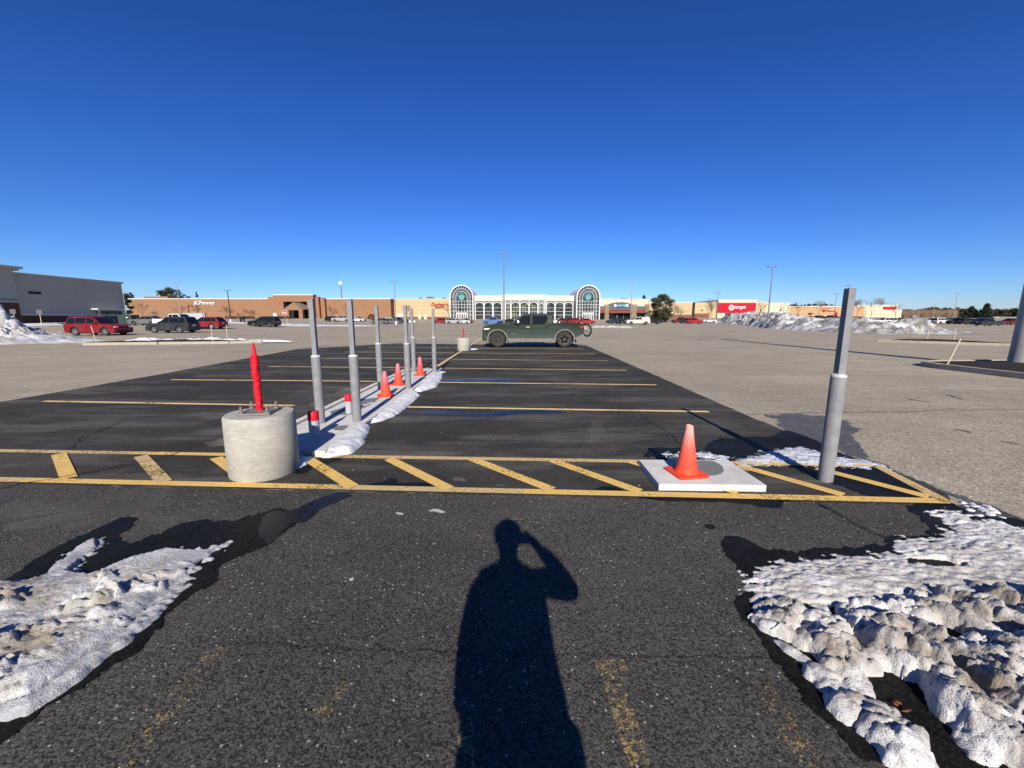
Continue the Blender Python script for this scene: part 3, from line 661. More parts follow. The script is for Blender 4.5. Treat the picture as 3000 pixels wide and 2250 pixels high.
def hL(gx, gy, d):
    n1 = field(gx, gy, 3.0, 5, 9.0); n2 = field(gx, gy, 16, 4, 4.0)
    h = 0.034 * np.clip((d + 0.012 * n2) / 0.025, -1, 1) + 0.16 * np.clip(d - 0.10, 0, 0.25) + 0.022 * n1 * np.clip(d * 6, 0, 1) + 0.006 * n2
    # thin icy tip toward the wet patch
    tx, ty = G(*c4(1300, 330)); rr_ = np.hypot(gx - tx, (gy - ty))
    thin = np.clip(1 - rr_ / 0.75, 0, 1); h = h * (1 - 0.82 * thin) + thin * 0.016 * (0.15 + 2.4 * n2)
    t2x, t2y = G(*c4(560, 290)); rr2 = np.hypot(gx - t2x, gy - t2y)
    thin2 = np.clip(1 - rr2 / 0.4, 0, 1); h = h * (1 - 0.85 * thin2) + thin2 * 0.014 * (-0.1 + 2.4 * n2)
    dl = np.abs(inside_dist(gx, gy, lowL)) + 0.012 * n1
    bank = np.clip((dl - 0.10) / 0.05, 0, 1)
    h = np.where((dl > 0.10) & (d > 0.05), np.maximum(h, 0.034 + 0.05 * bank + 0.02 * n1) * (1 - 0.75 * thin) * (1 - 0.8 * thin2), h); h = np.where((dl > 0.085) & (dl < 0.103), np.minimum(h, 0.014), h)
    h = np.where(d < -0.03, -1, h)
    for k, (cx, cy, a, b, an, hh) in enumerate(lumpsL):
        h = np.maximum(h, np.where(dl > 0.10, lump(gx, gy, cx, cy - hh * 0.3, a * 1.12, b * 1.12, an, hh, k * 1.3 + 90, 0.4), -1.0))
    return crust(gx, gy, h, 1.0, 20)
snow('snow_pile', 'rough ploughed snow bank with a smooth glazed lower edge, beside the dark puddle', pileL, 0.0078, hL, M['snow_bank'], cat='snow pile')

# rounded mounds along the charger slab
r1 = crop(600, 1000, 3.687); r2 = crop(1000, 850, 4.1475)
def mound(h0, fall, seed):
    def f(gx, gy, d):
        n = field(gx, gy, 4.5, 4, seed); n2 = field(gx, gy, 28, 3, seed + 5)
        t = np.clip((d + 0.022 * n) / fall, -1, 1); return np.where(t > 0, h0 * np.sqrt(np.clip(t * (2 - t), 0, 1)) * (0.95 + 0.2 * n), t * 0.1) + 0.0035 * n2
    return f
snow('snow_mound', 'smooth rounded snow strip at the near end of the slab, touching the yellow line', cpx([(1225, 1150), (1250, 1260), (1330, 1268), (1590, 1215), (1700, 1125), (1775, 980), (1785, 925), (1735, 915), (1620, 945), (1480, 1050), (1350, 1090)], r1), 0.012, mound(0.085, 0.15, 1), M['snow_clean'], cat='snow mound')
snow('snow_mound', 'long smooth snow strip beside the nearest cone on the slab', cpx([(300, 1640), (500, 1590), (700, 1500), (860, 1370), (955, 1280), (900, 1238), (800, 1250), (640, 1360), (480, 1480), (370, 1590)], r2), 0.015, mound(0.09, 0.2, 2), M['snow_clean'], cat='snow mound')
snow('snow_mound', 'farthest rounded snow heap beside the slab, below the last cone', cpx([(880, 1225), (960, 1240), (1150, 1180), (1215, 1080), (1220, 1030), (1140, 1025), (1020, 1090), (930, 1170)], r2), 0.02, mound(0.10, 0.24, 3), M['snow_clean'], cat='snow mound')
snow('snow_patch', 'small flat snow remnant at the far tip of the slab', cpx([(1190, 985), (1270, 1000), (1220, 1012), (1180, 1000)], r2), 0.02, mound(0.03, 0.1, 4), M['snow_clean'], cat='snow')
snow('snow_patch', 'small snow lump in the shadow between the concrete base and kerb end', cpx([(985, 1235), (1080, 1250), (1170, 1268), (1090, 1340), (1000, 1388), (985, 1320)], r1), 0.008, mound(0.05, 0.09, 5), M['snow_clean'], cat='snow')
def thin(h0, seed):
    def f(gx, gy, d):
        n = field(gx, gy, 9, 5, seed, 1.0, 2.0); n2 = field(gx, gy, 45, 3, seed + 3)
        return np.where(d < -0.05, -1, 0.012 + h0 * np.clip(d / 0.12, -0.6, 1) + 0.012 * n + 0.008 * n2 - 0.006)
    return f
snow('snow_patch', 'thin crusty snow streak behind the square slab and under the lone grey post', cpx([(245, 270), (400, 250), (540, 254), (750, 298), (850, 262), (880, 250), (960, 245), (1040, 225), (1130, 232), (1200, 250), (1340, 285), (1450, 300), (1560, 325), (1600, 350), (1540, 345), (1440, 348), (1200, 345), (1000, 330), (800, 330), (775, 352), (690, 300), (470, 285)], c6), 0.009, thin(0.015, 6), M['snow_ice'], cat='snow')
snow('snow_patch', 'tiny snow remnant beside the far concrete base', cpx([(395, 270), (445, 272), (430, 277), (385, 277)], c8), 0.04, mound(0.05, 0.2, 9), M['snow_clean'], cat='snow')

# loose grit
def grit():
    b = MB(); r = random.Random(11)
    for i in range(620):
        y = 0.9 + (r.random() ** 0.7) * 2.4; x = r.uniform(-1.5, 1.9) * (0.55 + y * 0.35)
        s_ = r.uniform(0.0016, 0.005) * (1.5 if r.random() < 0.05 else 1)
        vs = [(x + s_ * math.cos(a + i) * r.uniform(.6, 1.2), y + s_ * math.sin(a + i) * r.uniform(.6, 1.2), 0.004) for a in (0, 1.57, 3.14, 4.71)]
        vs.append((x, y, 0.0045 + s_ * r.uniform(0.5, 1.0))); b.add(vs, [(0, 1, 4), (1, 2, 4), (2, 3, 4), (3, 0, 4)])
    for i in range(150):
        y = r.uniform(3.4, 11); x = r.uniform(-0.6, 0.5) * y
        s_ = r.uniform(0.003, 0.008)
        vs = [(x + s_ * math.cos(a + i), y + s_ * math.sin(a + i), 0.004) for a in (0, 1.57, 3.14, 4.71)]
        vs.append((x, y, 0.0045 + s_ * 0.8)); b.add(vs, [(0, 1, 4), (1, 2, 4), (2, 3, 4), (3, 0, 4)])
    o = b.build('gravel', M['grit']); tag(o, 'pale loose grit scattered over the dark asphalt', 'gravel', kind='stuff')
M['grit'] = pm('pale_grit', (0.34, 0.325, 0.30), 0.8, 0.6, 60)
grit()
lf = MB(); r_ = random.Random(2)
lx, ly = G(*c7(1180, 1300))
for k in range(5):
    a = r_.uniform(0, 6.28); q = Vector((lx + r_.uniform(-.022, .022), ly + r_.uniform(-.03, .03), 0.02 + r_.uniform(0, 0.01))); e1 = Vector((math.cos(a), math.sin(a), r_.uniform(-.3, .5))) * r_.uniform(.010, .02); e2 = Vector((-math.sin(a), math.cos(a), r_.uniform(-.4, .4))) * r_.uniform(.005, .008)
    lf.add([q - e1, q - e2, q + e1 + Vector((0, 0, .004)), q + e2], [(0, 1, 2), (0, 2, 3)])
tag(lf.build('dead_leaf', pm('orange_dead_leaf', (0.22, 0.075, 0.03), 0.7)), 'crumpled orange dead leaf on the black ground between snow ridges', 'leaf')
# ------------------------------------------------------------------ charger slab, posts, cones
sl = thing('concrete_slab', 'long narrow concrete slab carrying six grey posts and three cones', 'slab', (-2.5, 8.0, 0))
b = MB().slab([(-2.97, 4.42), (-2.2, 4.30), (-2.2, 11.75), (-2.97, 11.85)], 0, 0.06); b.build('pad', M['concrete'], sl, True, bevel=0.008)
b = MB().box(-2.2, -2.05, 4.24, 5.6, 0, 0.076).box(-2.2, -2.05, 5.61, 8.6, 0, 0.074).box(-2.2, -2.05, 8.61, 11.8, 0, 0.074); b.build('kerb_edge', M['concrete'], sl, True, bevel=0.01)
b = MB().box(-3.07, -2.973, 5.2, 8.5, 0, 0.092).box(-3.07, -2.973, 8.51, 11.8, 0, 0.092); b.build('kerb_edge', M['concrete'], sl, True, bevel=0.008)
w = [ragged(cpx(p, r1), 0.01, 0.012, 14, i) for i, p in enumerate([[(1350, 800), (1480, 760), (1700, 660), (1900, 640), (1800, 720), (1720, 760), (1600, 830), (1370, 838)], [(1370, 970), (1540, 950), (1560, 960), (1500, 1010), (1400, 1010)]])]
bb = MB()
for p in w: bb.add([(x, y, 0.0625) for x, y in p], [tuple(range(len(p)))])
for x, y in [(-2.21, 8.3)]: pass
bb.build('damp_stain', M['wet_concrete'], sl, True)
sn = cpx([(1560, 790), (1720, 740), (1860, 700), (1800, 690), (1640, 745)], r1)
snow('snow_patch', 'thin melting snow film on the slab behind the second grey post', ragged(sn, 0.02, 0.03, 8, 3), 0.012, lambda gx, gy, d: np.where(d > 0, 0.004, -1.0), M['snow_ice'], base=lambda x, y: 0.0605, cat='snow')

sq = thing('concrete_slab', 'square pale concrete pad holding one faded cone', 'slab', (1.77, 3.68, 0))
MB().slab([(1.30, 3.375), (2.235, 3.345), (2.235, 3.985), (1.315, 4.0)], 0, 0.066).build('pad', M['concrete'], sq, True, bevel=0.006)
st = ragged(cpx([(455, 305), (580, 304), (640, 335), (645, 365), (600, 388), (545, 388), (520, 375)], c6), 0.008, 0.006, 20, 8)
bb = MB(); bb.add([(x, y * 1.0, 0.0685) for x, y in [G(*p, 0.066) for p in [c6(*q) for q in ((452, 308), (480, 303), (520, 301), (580, 304), (612, 318), (634, 333), (643, 350), (645, 366), (628, 378), (600, 388), (570, 390), (545, 388), (520, 375))]]], [tuple(range(13))])
bb.build('damp_stain', M['wet_concrete'], sq, True)

def post(label, x, y, zb, lean=0.0):
    t = thing('steel_post', label, 'post', (x, y, zb), 0, 'grey charger posts')
    hs = 1.0 - zb
    MB().lathe([(0.061, 0), (0.061, hs - 0.012), (0.058, hs - 0.003)], n=28).build('sleeve', M['galv'], t, smooth=40)
    MB().lathe([(0.0622, hs - 0.010), (0.0625, hs - 0.002), (0.056, hs + 0.012), (0.034, hs + 0.020)], n=28, jit=0.05).build('rim', M['galv_rim'], t, smooth=40)
    top = 1.765 - zb
    MB().box(-0.0315, 0.0315, -0.0315, 0.0315, hs - 0.1, top).build('square_tube', M['galv'], t, bevel=0.004)
    MB().box(-0.029, 0.029, -0.029, 0.029, top + 0.0005, top + 0.004).build('end_plate', M['steel'], t)
    return t
pp = [(-2.69, 5.506), (G(1047, 1236, .06)), (G(1115, 1139, .06)), (G(1196.5, 1139, .06)), (G(1213, 1089, .06)), (G(1273.6, 1088.7, .06))]
labs = ['grey sleeved post behind the nearest red-capped pipe stub', 'grey sleeved post next to the second red-capped pipe, slab edge side', 'grey sleeved post just behind the nearest slab cone',
        'grey sleeved post right of the two nearer slab cones', 'grey sleeved post behind the farthest slab cone, outer side', 'grey sleeved post at the far inner corner of the slab, beside the yellow spine line']
pxy = [(-2.69, 5.50), (-2.20 - 0.06, 5.47), (-2.71, 8.30), (-2.24, 8.30), (-2.72, 11.42), (-2.24, 11.42)]
for (x, y), q, l in zip(pxy, pp, labs): post(l, q[0], q[1], 0.06)
lone = post('lone grey sleeved post standing in the yellow hatching beside the square pad', 2.95, 3.60, 0.0)

def stub(label, x, y, r, ht):
    t = thing('pipe_stub', label, 'pipe', (x, y, 0.06), 0, 'red-capped pipe stubs')
    MB().lathe([(r, 0), (r, ht - 0.1)], n=24).build('pipe', M['pipe'], t, smooth=40)
    MB().lathe([(r + 0.004, ht - 0.11), (r + 0.005, ht - 0.012), (r - 0.004, ht), (0.01, ht + 0.002)], n=24, jit=0.04).build('red_cap', M['red_tape'], t, smooth=50)
q = G(922.8, 1279, .06); stub('red-capped pipe stub in the shadow of the near concrete base', q[0], q[1], 0.062, 0.325)
q = G(1023, 1210, .06); stub('red-capped pipe stub between the two nearest grey posts', q[0], q[1], 0.050, 0.30)

def conemat(name, lo, mid, top, z1, z2):
    t = NT(name); v = t.obj(); z = t.sep(v)[2]
    n = t.noise(v, 12, 6, 0.7)
    zz = t.math('ADD', z, t.rng(n, 0.3, 0.7, -0.03, 0.03))
    c = t.mix(t.rng(zz, 0.05, z1), lo, mid); c = t.mix(t.rng(zz, z1, z2), c, top)
    c = t.mix(t.rng(t.noise(v, 35, 5, 0.75), 0.57, 0.72, 0, 0.6), c, (0.27, 0.12, 0.09))
    return t.out(c, 0.55, t.bump(n, 0.1, 0.01), spec=0.2)
M['cone'] = conemat('faded_orange_plastic', (0.70, 0.062, 0.020), (0.68, 0.075, 0.062), (0.66, 0.17, 0.20), 0.24, 0.42)
M['cone_pale'] = conemat('bleached_orange_plastic', (0.68, 0.060, 0.022), (0.66, 0.10, 0.07), (0.62, 0.31, 0.27), 0.27, 0.45)
M['cone_foot'] = pm('orange_plastic_foot', (0.68, 0.058, 0.022), 0.5, 0.12, 12, 0.1)
def cone(label, x, y, zb, rz, m, sc=1.0):
    t = thing('traffic_cone', label, 'traffic cone', (x, y, zb), rz, 'orange traffic cones')
    k = 0.150
    MB().slab([(k, k * .86), (k * .86, k), (-k * .86, k), (-k, k * .86), (-k, -k * .86), (-k * .86, -k), (k * .86, -k), (k, -k * .86)], 0, 0.022).build('foot', M['cone_foot'], t, bevel=0.004)
    prof = [(0.112, 0.0225), (0.108, 0.035), (0.096, 0.05), (0.090, 0.08), (0.066, 0.235), (0.067, 0.245), (0.062, 0.26), (0.034, 0.45), (0.033, 0.466), (0.026, 0.47), (0.022, 0.44)]
    MB().lathe(prof, n=40).build('body', m, t, smooth=50)
cone('bleached orange traffic cone with a whitish top, alone on the square pad', 1.645, 3.62, 0.066, 0.16, M['cone_pale'])
q = G(1130, 1160, .06); cone('orange traffic cone nearest the red-capped pipes on the long slab', q[0], q[1], 0.06, 0.35, M['cone'])
q = G(1168, 1127, .06); cone('orange traffic cone in the middle of three on the long slab', q[0], q[1], 0.06, -0.2, M['cone'])
q = G(1231.5, 1099, .06); cone('orange traffic cone farthest along the slab, near the last posts', q[0], q[1], 0.06, 0.1, M['cone'])

def wrapped(h, r0, tip):
    r0 *= 0.9; b = MB(); pts, rad = [], []
    n = 60
    for i in range(n + 1):
        t = i / n; z = h * t
        pts.append((0.006 * t + 0.0015 * math.sin(t * 19), 0.003 * math.sin(t * 7), z))
        r = r0 * (1.0 + 0.02 * math.sin(t * 37)) * float(np.interp(t, [0, .1, .72, .80, .825, .86, .95, 1], [.92, .98, 1.04, 1.12, .74, .50, .40, .30]))
        rad.append(r)
    b.tube(pts, rad, 14)
    b.v = [tuple(Vector(p) + noise.noise_vector(Vector((p[0] * 20, p[1] * 20, p[2] * 30))) * 0.0045 + noise.noise_vector(Vector(p) * 75) * 0.003) for p in b.v]
    return b
def base(label, x, y, rz, hs, r=0.305, hc=0.605):
    t = thing('lamp_footing', label, 'concrete base', (x, y, 0), rz, 'round concrete lamp bases')
    MB().lathe([(r - 0.012, 0), (r, 0.02), (r + 0.003, 0.25), (r, hc - 0.018), (r - 0.014, hc)], n=64, jit=0.008).build('footing', M['form_concrete'], t, smooth=50)
    k = 0.145
    MB().box(-k, k, -k, k, hc + 0.004, hc + 0.022).build('base_plate', M['steel'], t, bevel=0.003)
    for sx, sy in ((1, 1), (1, -1), (-1, 1), (-1, -1)):
        MB().lathe([(0.026, hc + 0.0225), (0.026, hc + 0.034), (0.012, hc + 0.036), (0.012, hc + 0.085)], (sx * 0.112, sy * 0.112, 0), 10).build('anchor_bolt', M['steel'], t, smooth=40)
    s_ = wrapped(hs, 0.037, 0); s_.v = [(p[0], p[1], p[2] + hc + 0.0225) for p in s_.v]
    s_.build('taped_stub', M['red_tape'], t, smooth=28)
    return t
base('big round concrete base with a red-taped stub, nearest the camera', -2.46, 3.83, 0.18, 0.655)
base('distant round concrete base with a red stub beside the green truck', -2.30, 19.2, 0.1, 0.45)

# ------------------------------------------------------------------ kerbed islands
def island(name, label, poly, h, parts=True, fill=None):
    cx = sum(p[0] for p in poly) / len(poly); cy = sum(p[1] for p in poly) / len(poly)
    t = thing(name, label, 'kerbed island', (cx, cy, gz(cx, cy)))
    inn = []
    n = len(poly)
    A = sum(poly[i][0] * poly[(i + 1) % n][1] - poly[(i + 1) % n][0] * poly[i][1] for i in range(n))
    sgn = 1 if A > 0 else -1
    for i in range(n):
        a, b_, c_ = Vector(poly[i - 1]), Vector(poly[i]), Vector(poly[(i + 1) % n])
        d1, d2 = (b_ - a).normalized(), (c_ - b_).normalized()
        nn = Vector((-(d1.y + d2.y), d1.x + d2.x)).normalized() * sgn
        inn.append(tuple(b_ + nn * 0.17))
    b = MB()
    for i in range(n):
        j = (i + 1) % n; L = Vector(poly[j]) - Vector(poly[i]); k = max(1, int(L.length / 3.0))
        for q in range(k):
            f = lambda A_, B_, t_: (A_[0] + (B_[0] - A_[0]) * t_, A_[1] + (B_[1] - A_[1]) * t_)
            g0, g1 = q / k + 0.004, (q + 1) / k - 0.004
            b.slab([f(poly[i], poly[j], g0), f(poly[i], poly[j], g1), f(inn[i], inn[j], g1), f(inn[i], inn[j], g0)], 0, h)
    b.build('kerb', M['kerb'], t, True, bevel=0.015) if False else b.build('kerb', M['kerb'], t, True)
    ring = dens(inn, 0.5); k = len(ring)
    m = MB(); vs = [(x, y, h - 0.03) for x, y in ring]
    for f_ in (0.55, 0.0):
        vs += [(cx + (x - cx) * f_, cy + (y - cy) * f_, h + (0.05 if f_ else 0.08) + 0.05 * noise.noise(Vector((x * 2, y * 2, f_)))) for x, y in ring]
    fs = []
    for l in range(2):
        for i in range(k): fs.append((l * k + i, l * k + (i + 1) % k, (l + 1) * k + (i + 1) % k, (l + 1) * k + i))
    m.add(vs, fs); m.build('mulch_bed', fill or M['mulch'], t, True)
    return t
c1 = crop(0, 750, 4.424); c2 = crop(350, 800, 4.424)
p0, p1 = G(239.6, 1012), G(755, 1006)
islL = [p0, (p1[0] - 1.5, p1[1] - 0.35), (p1[0], p1[1] + 0.4), (p1[0] - 0.6, p1[1] + 1.6), (p0[0] - 0.2, p0[1] + 3.2), (p0[0] - 0.9, p0[1] + 1.5)]
island('kerbed_island', 'low kerbed island with snowy mulch in front of the red SUV', islL, 0.15)
def stake(label, a, b_, r, m, z=0.12):
    t = tag(MB().tube([(a[0], a[1], z), (b_[0], b_[1], b_[2])], [r, r * 0.9], 6).build('marker_stake', m), label, 'stake', 'snow marker stakes'); return t
M['stake'] = pm('bleached_wood', (0.46, 0.40, 0.29), 0.8, 0.15, 10); M['stake_dark'] = pm('weathered_wood', (0.22, 0.19, 0.16), 0.7, 0.15, 10)
def stake_px(label, base_px, top_px, Y, r, m, z=0.1):
    xb, _ = P(*base_px, Y); xt, zt = P(*top_px, Y); return stake(label, (xb, Y), (xt, Y, zt), r, m, z)
f2 = lambda x, y: c2(x, y)
stake_px('pale leaning stake in front of the red SUV door', c1(1250, 1120), c1(1180, 905), 23.4, 0.022, M['stake'])
stake_px('pale stake in front of the charcoal SUV tail, kerb side', f2(1212, 890), f2(1183, 672), 24.6, 0.024, M['stake'])
stake_px('upright pale stake under the dark lamp post, middle of the island tip', f2(1400, 862), f2(1385, 670), 26.6, 0.024, M['stake'])
stake_px('thin dark stake at the island tip, before the black crossover', f2(1638, 880), f2(1618, 665), 26.4, 0.018, M['stake_dark'])
def tn(h0, seed):
    def f(gx, gy, d):
        n = field(gx, gy, 2.2, 4, seed, 0.5, 1.6); return np.where(d < 0, -1, 0.02 + h0 * np.clip(d / 0.3, 0, 1) * (0.6 + n) + 0.09 * n - 0.01)
    return f
snow('snow_patch', 'broken snow strip on the dark island mulch before the red SUV', [(p0[0] + 1.0, p0[1] + 0.9), (p1[0] - 0.9, p1[1] + 0.45), (p1[0] - 1.6, p1[1] + 1.3), (p0[0] + 0.9, p0[1] + 2.6)], 0.07, tn(0.10, 31), M['snow_clean'], base=lambda x, y: 0.145, margin=0.2)
snow('snow_patch', 'pointed snow drift running off the island tip behind the red stub', [(p1[0] - 1.2, p1[1] + 0.2), (p1[0] + 1.6, p1[1] + 0.9), (p1[0] - 0.4, p1[1] + 1.7), (p1[0] - 1.4, p1[1] + 1.3)], 0.05, mound(0.13, 0.6, 33), M['snow_clean'], base=lambda x, y: 0.06)

c7r = crop(2500, 800, 4.424)
islR = [(12.95, 12.2), (13.15, 12.9), (13.6, 13.3), (14.6, 13.45), (18.5, 13.7), (18.5, 5.5), (12.75, 5.5)]
island('kerbed_island', 'near kerbed island with dark mulch at the foot of the thick pole', islR, 0.15)
stake_px('strongly leaning stake at the end of the near island', c7r(1210, 1200), c7r(1390, 855), 12.1, 0.02, M['stake'])
g0, g1 = G(*c7r(650, 905)), G(*c7r(2330, 955))
islF = [(g0[0] + .6, g0[1] - 0.3), (g1[0], g1[1]), (g1[0] + 0.3, g1[1] + 3.0), (g0[0] + 1.6, g0[1] + 2.4), (g0[0] - 0.6, g0[1] + 1.2)]
island('kerbed_island', 'farther kerbed island with three upright stakes, in front of the snow heap end', islF, 0.14)
stake_px('dark thin stake nearest the pointed end of the far island', c7r(728, 905), c7r(752, 720), g0[1] + 0.4, 0.022, M['stake_dark'])
stake_px('pale stake in front of the dirty snow heap, middle of the far island row', c7r(955, 880), c7r(978, 722), g0[1] + 1.3, 0.026, M['stake'])
stake_px('pale stake before the white end of the snow heap on the far island', c7r(1298, 905), c7r(1327, 722), g0[1] + 0.3, 0.026, M['stake'])
c5r = crop(1700, 750, 4.424)
m0, m1 = G(1730, 960.5), G(1852, 961.5)
islM = [m0, m1, (m1[0] + 1.0, m1[1] + 1.4), (m1[0], m1[1] + 3), (m0[0], m0[1] + 3), (m0[0] - 1, m0[1] + 1.5)]
island('kerbed_island', 'low snowy kerbed island in front of the pale pickup with a cap', islM, 0.12)
snow('snow_patch', 'thin snow cover on the island in front of the pale pickup', [(m0[0] + 0.5, m0[1] + 0.4), (m1[0], m1[1] + 0.4), (m1[0] + 0.3, m1[1] + 2.2), (m0[0] + 0.5, m0[1] + 2.2)], 0.15, tn(0.1, 41), M['snow_clean'], base=lambda x, y: 0.12)
for i, (x, y0_, lab) in enumerate([(305, 870, 'thin dark stake on the island behind the bicycle wheel'), (548, 850, 'pale stake on the island under the pale pickup nose'), (630, 862, 'faint stake at the right tip of the island, by the pale pickup')]):
    stake_px(lab, c5r(x, 925), c5r(x, y0_), m0[1] + 1.2, 0.03, M['stake'] if i else M['stake_dark'])
# snow covered median in front of the brick store
s0, s1 = G(805, 957), G(1083, 955.5)
snow('snow_patch', 'long flat snow strip across the lot before the brick store', [(s0[0] - 2, s0[1]), (s0[0] + 6, s0[1] - 2.2), (s1[0] - 6, s1[1] - 1.5), (s1[0] + 1, s1[1] + 1), (s1[0] - 8, s1[1] + 3), (s0[0], s0[1] + 5)], 0.3, mound(0.22, 1.5, 51), M['snow_clean'], base=gz)
snow('snow_patch', 'thin snow line at the foot of the dark lamp post before the brick wall', [G(633, 951), G(720, 955.5), G(728, 953.5), G(660, 949.5), G(630, 948.5)], 0.25, mound(0.2, 0.8, 52), M['snow_clean'], base=gz)
snow('snow_patch', 'snow ridge along the foot of the grey store wall', [(-73.5, 56), (-71.0, 57), (-70.5, 72), (-73.5, 73)], 0.3, mound(0.35, 1.0, 53), M['snow_clean'], base=gz)

# far ploughed snow
def ridge(hmax, seed, crest, fall, prof=None):
    def f(gx, gy, d):
        n = field(gx, gy, 0.5, 5, seed); r = field(gx, gy, 0.9, 4, seed + 4, 0.6, 1.6, 1); n3 = 1.25 * (field(gx, gy, 1.9, 5, seed + 8, 1, 1, 1) - 0.75)
        t = np.clip((d + 0.5 * n) / fall, -0.2, 1); k = prof(gx, gy) if prof else 1.0
        return hmax * k * (t * (0.60 + 0.40 * r + 0.40 * n) + np.clip(t, 0, 0.45) * 0.8 * n3) - 0.02
    return f
pile_px = [(2092, 946.5), (2170, 952), (2245, 963.5), (2330, 968), (2420, 973), (2560, 978), (2700, 979.5), (2796, 979.5)]
front = [G(*p) for p in pile_px]
back = [(x + w_, y + 1.5) for (x, y), w_ in zip(reversed(front), (2.5, 8.0, 12, 13, 13, 14, 15, 6))]
def bearing(gx, gy): return 1500 + 1195.5 * gx / np.maximum(gy, 1.0)
def prof(gx, gy):
    return np.interp(bearing(gx, gy), [2092, 2140, 2210, 2290, 2337, 2400, 2480, 2540, 2580, 2630, 2670, 2720, 2760, 2800], [1.2, 2.3, 2.4, 2.1, 1.6, 1.2, 1.15, 1.15, 0.95, 1.15, 1.5, 1.15, 0.7, 0.35])
snow('snow_pile', 'long dirty ploughed snow heap stretching across the lot before the red-signed store', front + back, 0.24, ridge(1.05, 61, 0, 3.0, prof), M['snow_far'], cat='snow pile')
sp = [(-45, 21.5), (-31, 23.4), (-27, 24.6), (-23.4, 27.2), (-24.4, 28.6), (-28.5, 28.4), (-31.0, 31), (-45, 33)]
snow('snow_pile', 'tall white ploughed snow heap at the left edge, before the red SUV', sp, 0.13, ridge(1.15, 71, 0, 3.4, lambda gx, gy: np.interp(bearing(gx, gy), [-200, 0, 17, 32, 56, 77, 99, 140, 172, 240, 300, 370], [2.1, 1.85, 1.65, 1.3, 1.05, .82, .66, .52, .42, .22, .14, .09])), snowmat('ploughed_snow_bright', (0.24, 0.225, 0.21), 0.7, (0.62, 0.625, 0.635), scale=0.9), cat='snow pile')

# ------------------------------------------------------------------ the photographer (stands behind the camera, casts the long shadow)
def skin(name, verts, edges, radii, m, parent, root=0, sub=2, flat_=None):
    me = bpy.data.meshes.new(name); me.from_pydata(verts, edges, []); me.materials.append(m)
    o = link(name, me, parent)
    sk_ = o.modifiers.new('Skin', 'SKIN'); sk_.use_smooth_shade = True
    for i, r in enumerate(radii):
        d_ = me.skin_vertices[0].data[i]; d_.radius = r if hasattr(r, '__len__') else (r, r); d_.use_root = (i == root)
    ss = o.modifiers.new('Subdivision', 'SUBSURF'); ss.levels = sub; ss.render_levels = sub
    return o
M['skin'] = pm('skin', (0.46, 0.28, 0.2), 0.5); M['hair'] = pm('dark_hair', (0.03, 0.022, 0.017), 0.7, 0.2, 30, 0.5, 90)
M['coat'] = pm('dark_coat_cloth', (0.02, 0.022, 0.03), 0.85, 0.2, 20, 0.2, 120); M['trousers'] = pm('denim', (0.04, 0.055, 0.09), 0.85, 0.2, 20); M['shoe'] = pm('shoe_leather', (0.02, 0.015, 0.012), 0.5)
pe = thing('person', 'person in a long dark coat raising a phone with one hand', 'person', (0.055, -0.28, 0))
V = [(0.02, 0, 0.92), (0.0, 0, 1.12), (-0.01, 0.0, 1.32), (-0.015, 0.0, 1.46), (-0.02, 0.015, 1.54), (-0.02, 0.03, 1.62), (-0.02, 0.03, 1.70), (-0.02, 0.02, 1.745),
     (-0.10, 0, 0.86), (-0.11, 0.01, 0.48), (-0.11, -0.02, 0.09), (-0.11, 0.12, 0.04), (0.13, 0, 0.86), (0.14, 0.01, 0.48), (0.14, -0.02, 0.09), (0.14, 0.12, 0.04),
     (-0.17, 0, 1.41), (-0.21, -0.01, 1.15), (-0.2, 0.03, 0.93), (-0.195, 0.05, 0.86), (0.15, 0.0, 1.41), (0.325, 0.11, 1.265), (0.175, 0.20, 1.485), (0.125, 0.232, 1.535)]
E = [(0, 1), (1, 2), (2, 3), (3, 4), (4, 5), (5, 6), (6, 7), (0, 8), (8, 9), (9, 10), (10, 11), (0, 12), (12, 13), (13, 14), (14, 15), (2, 16), (16, 17), (17, 18), (18, 19), (2, 20), (20, 21), (21, 22), (22, 23)]
R = [(.15, .10), (.14, .10), (.15, .10), (.06, .06), (.058, .06), (.075, .09), (.08, .095), (.05, .06), .085, .06, .042, (.04, .035), .085, .06, .042, (.04, .035), .06, .045, .032, (.038, .02), .06, .045, .032, (.036, .022)]
skin('body', V, E, R, M['skin'], pe)
MB().lathe([(0.03, 0), (0.05, 0.03), (0.075, 0.10), (0.088, 0.17), (0.085, 0.22), (0.05, 0.265), (0.01, 0.275)], (-0.02, 0.02, 1.515), 24).build('head', M['skin'], pe, smooth=80)
MB().tube([(-0.02, 0.105, 1.665), (-0.02, 0.128, 1.63), (-0.02, 0.10, 1.62)], [0.01, 0.016, 0.012], 8).build('nose', M['skin'], pe, smooth=80)
hb = MB().lathe([(0.09, 0.0), (0.097, 0.05), (0.09, 0.10), (0.055, 0.142), (0.01, 0.152)], (-0.02, 0.0, 1.645), 24, jit=0.1); hb.build('hair', M['hair'], pe, smooth=80)
cb = MB(); rings = [(1.505, -0.018, .072, .07), (1.48, -0.016, .085, .08), (1.455, -.012, .125, .095), (1.425, -.01, .165, .11), (1.36, -.005, .185, .125), (1.25, 0, .185, .135), (1.1, .005, .182, .14), (.95, .012, .188, .145), (.8, .012, .180, .15), (.66, .012, .178, .155), (.60, .012, .178, .157)]
o_ = 0
for z, xc, rx, ry in rings:
    for j in range(32):
        a = 2 * PI * j / 32; k = 1 + 0.03 * noise.noise(Vector((math.cos(a) * 2, math.sin(a) * 2, z * 3)))
        cb.v.append((xc + rx * math.cos(a) * k, ry * math.sin(a) * k, z))
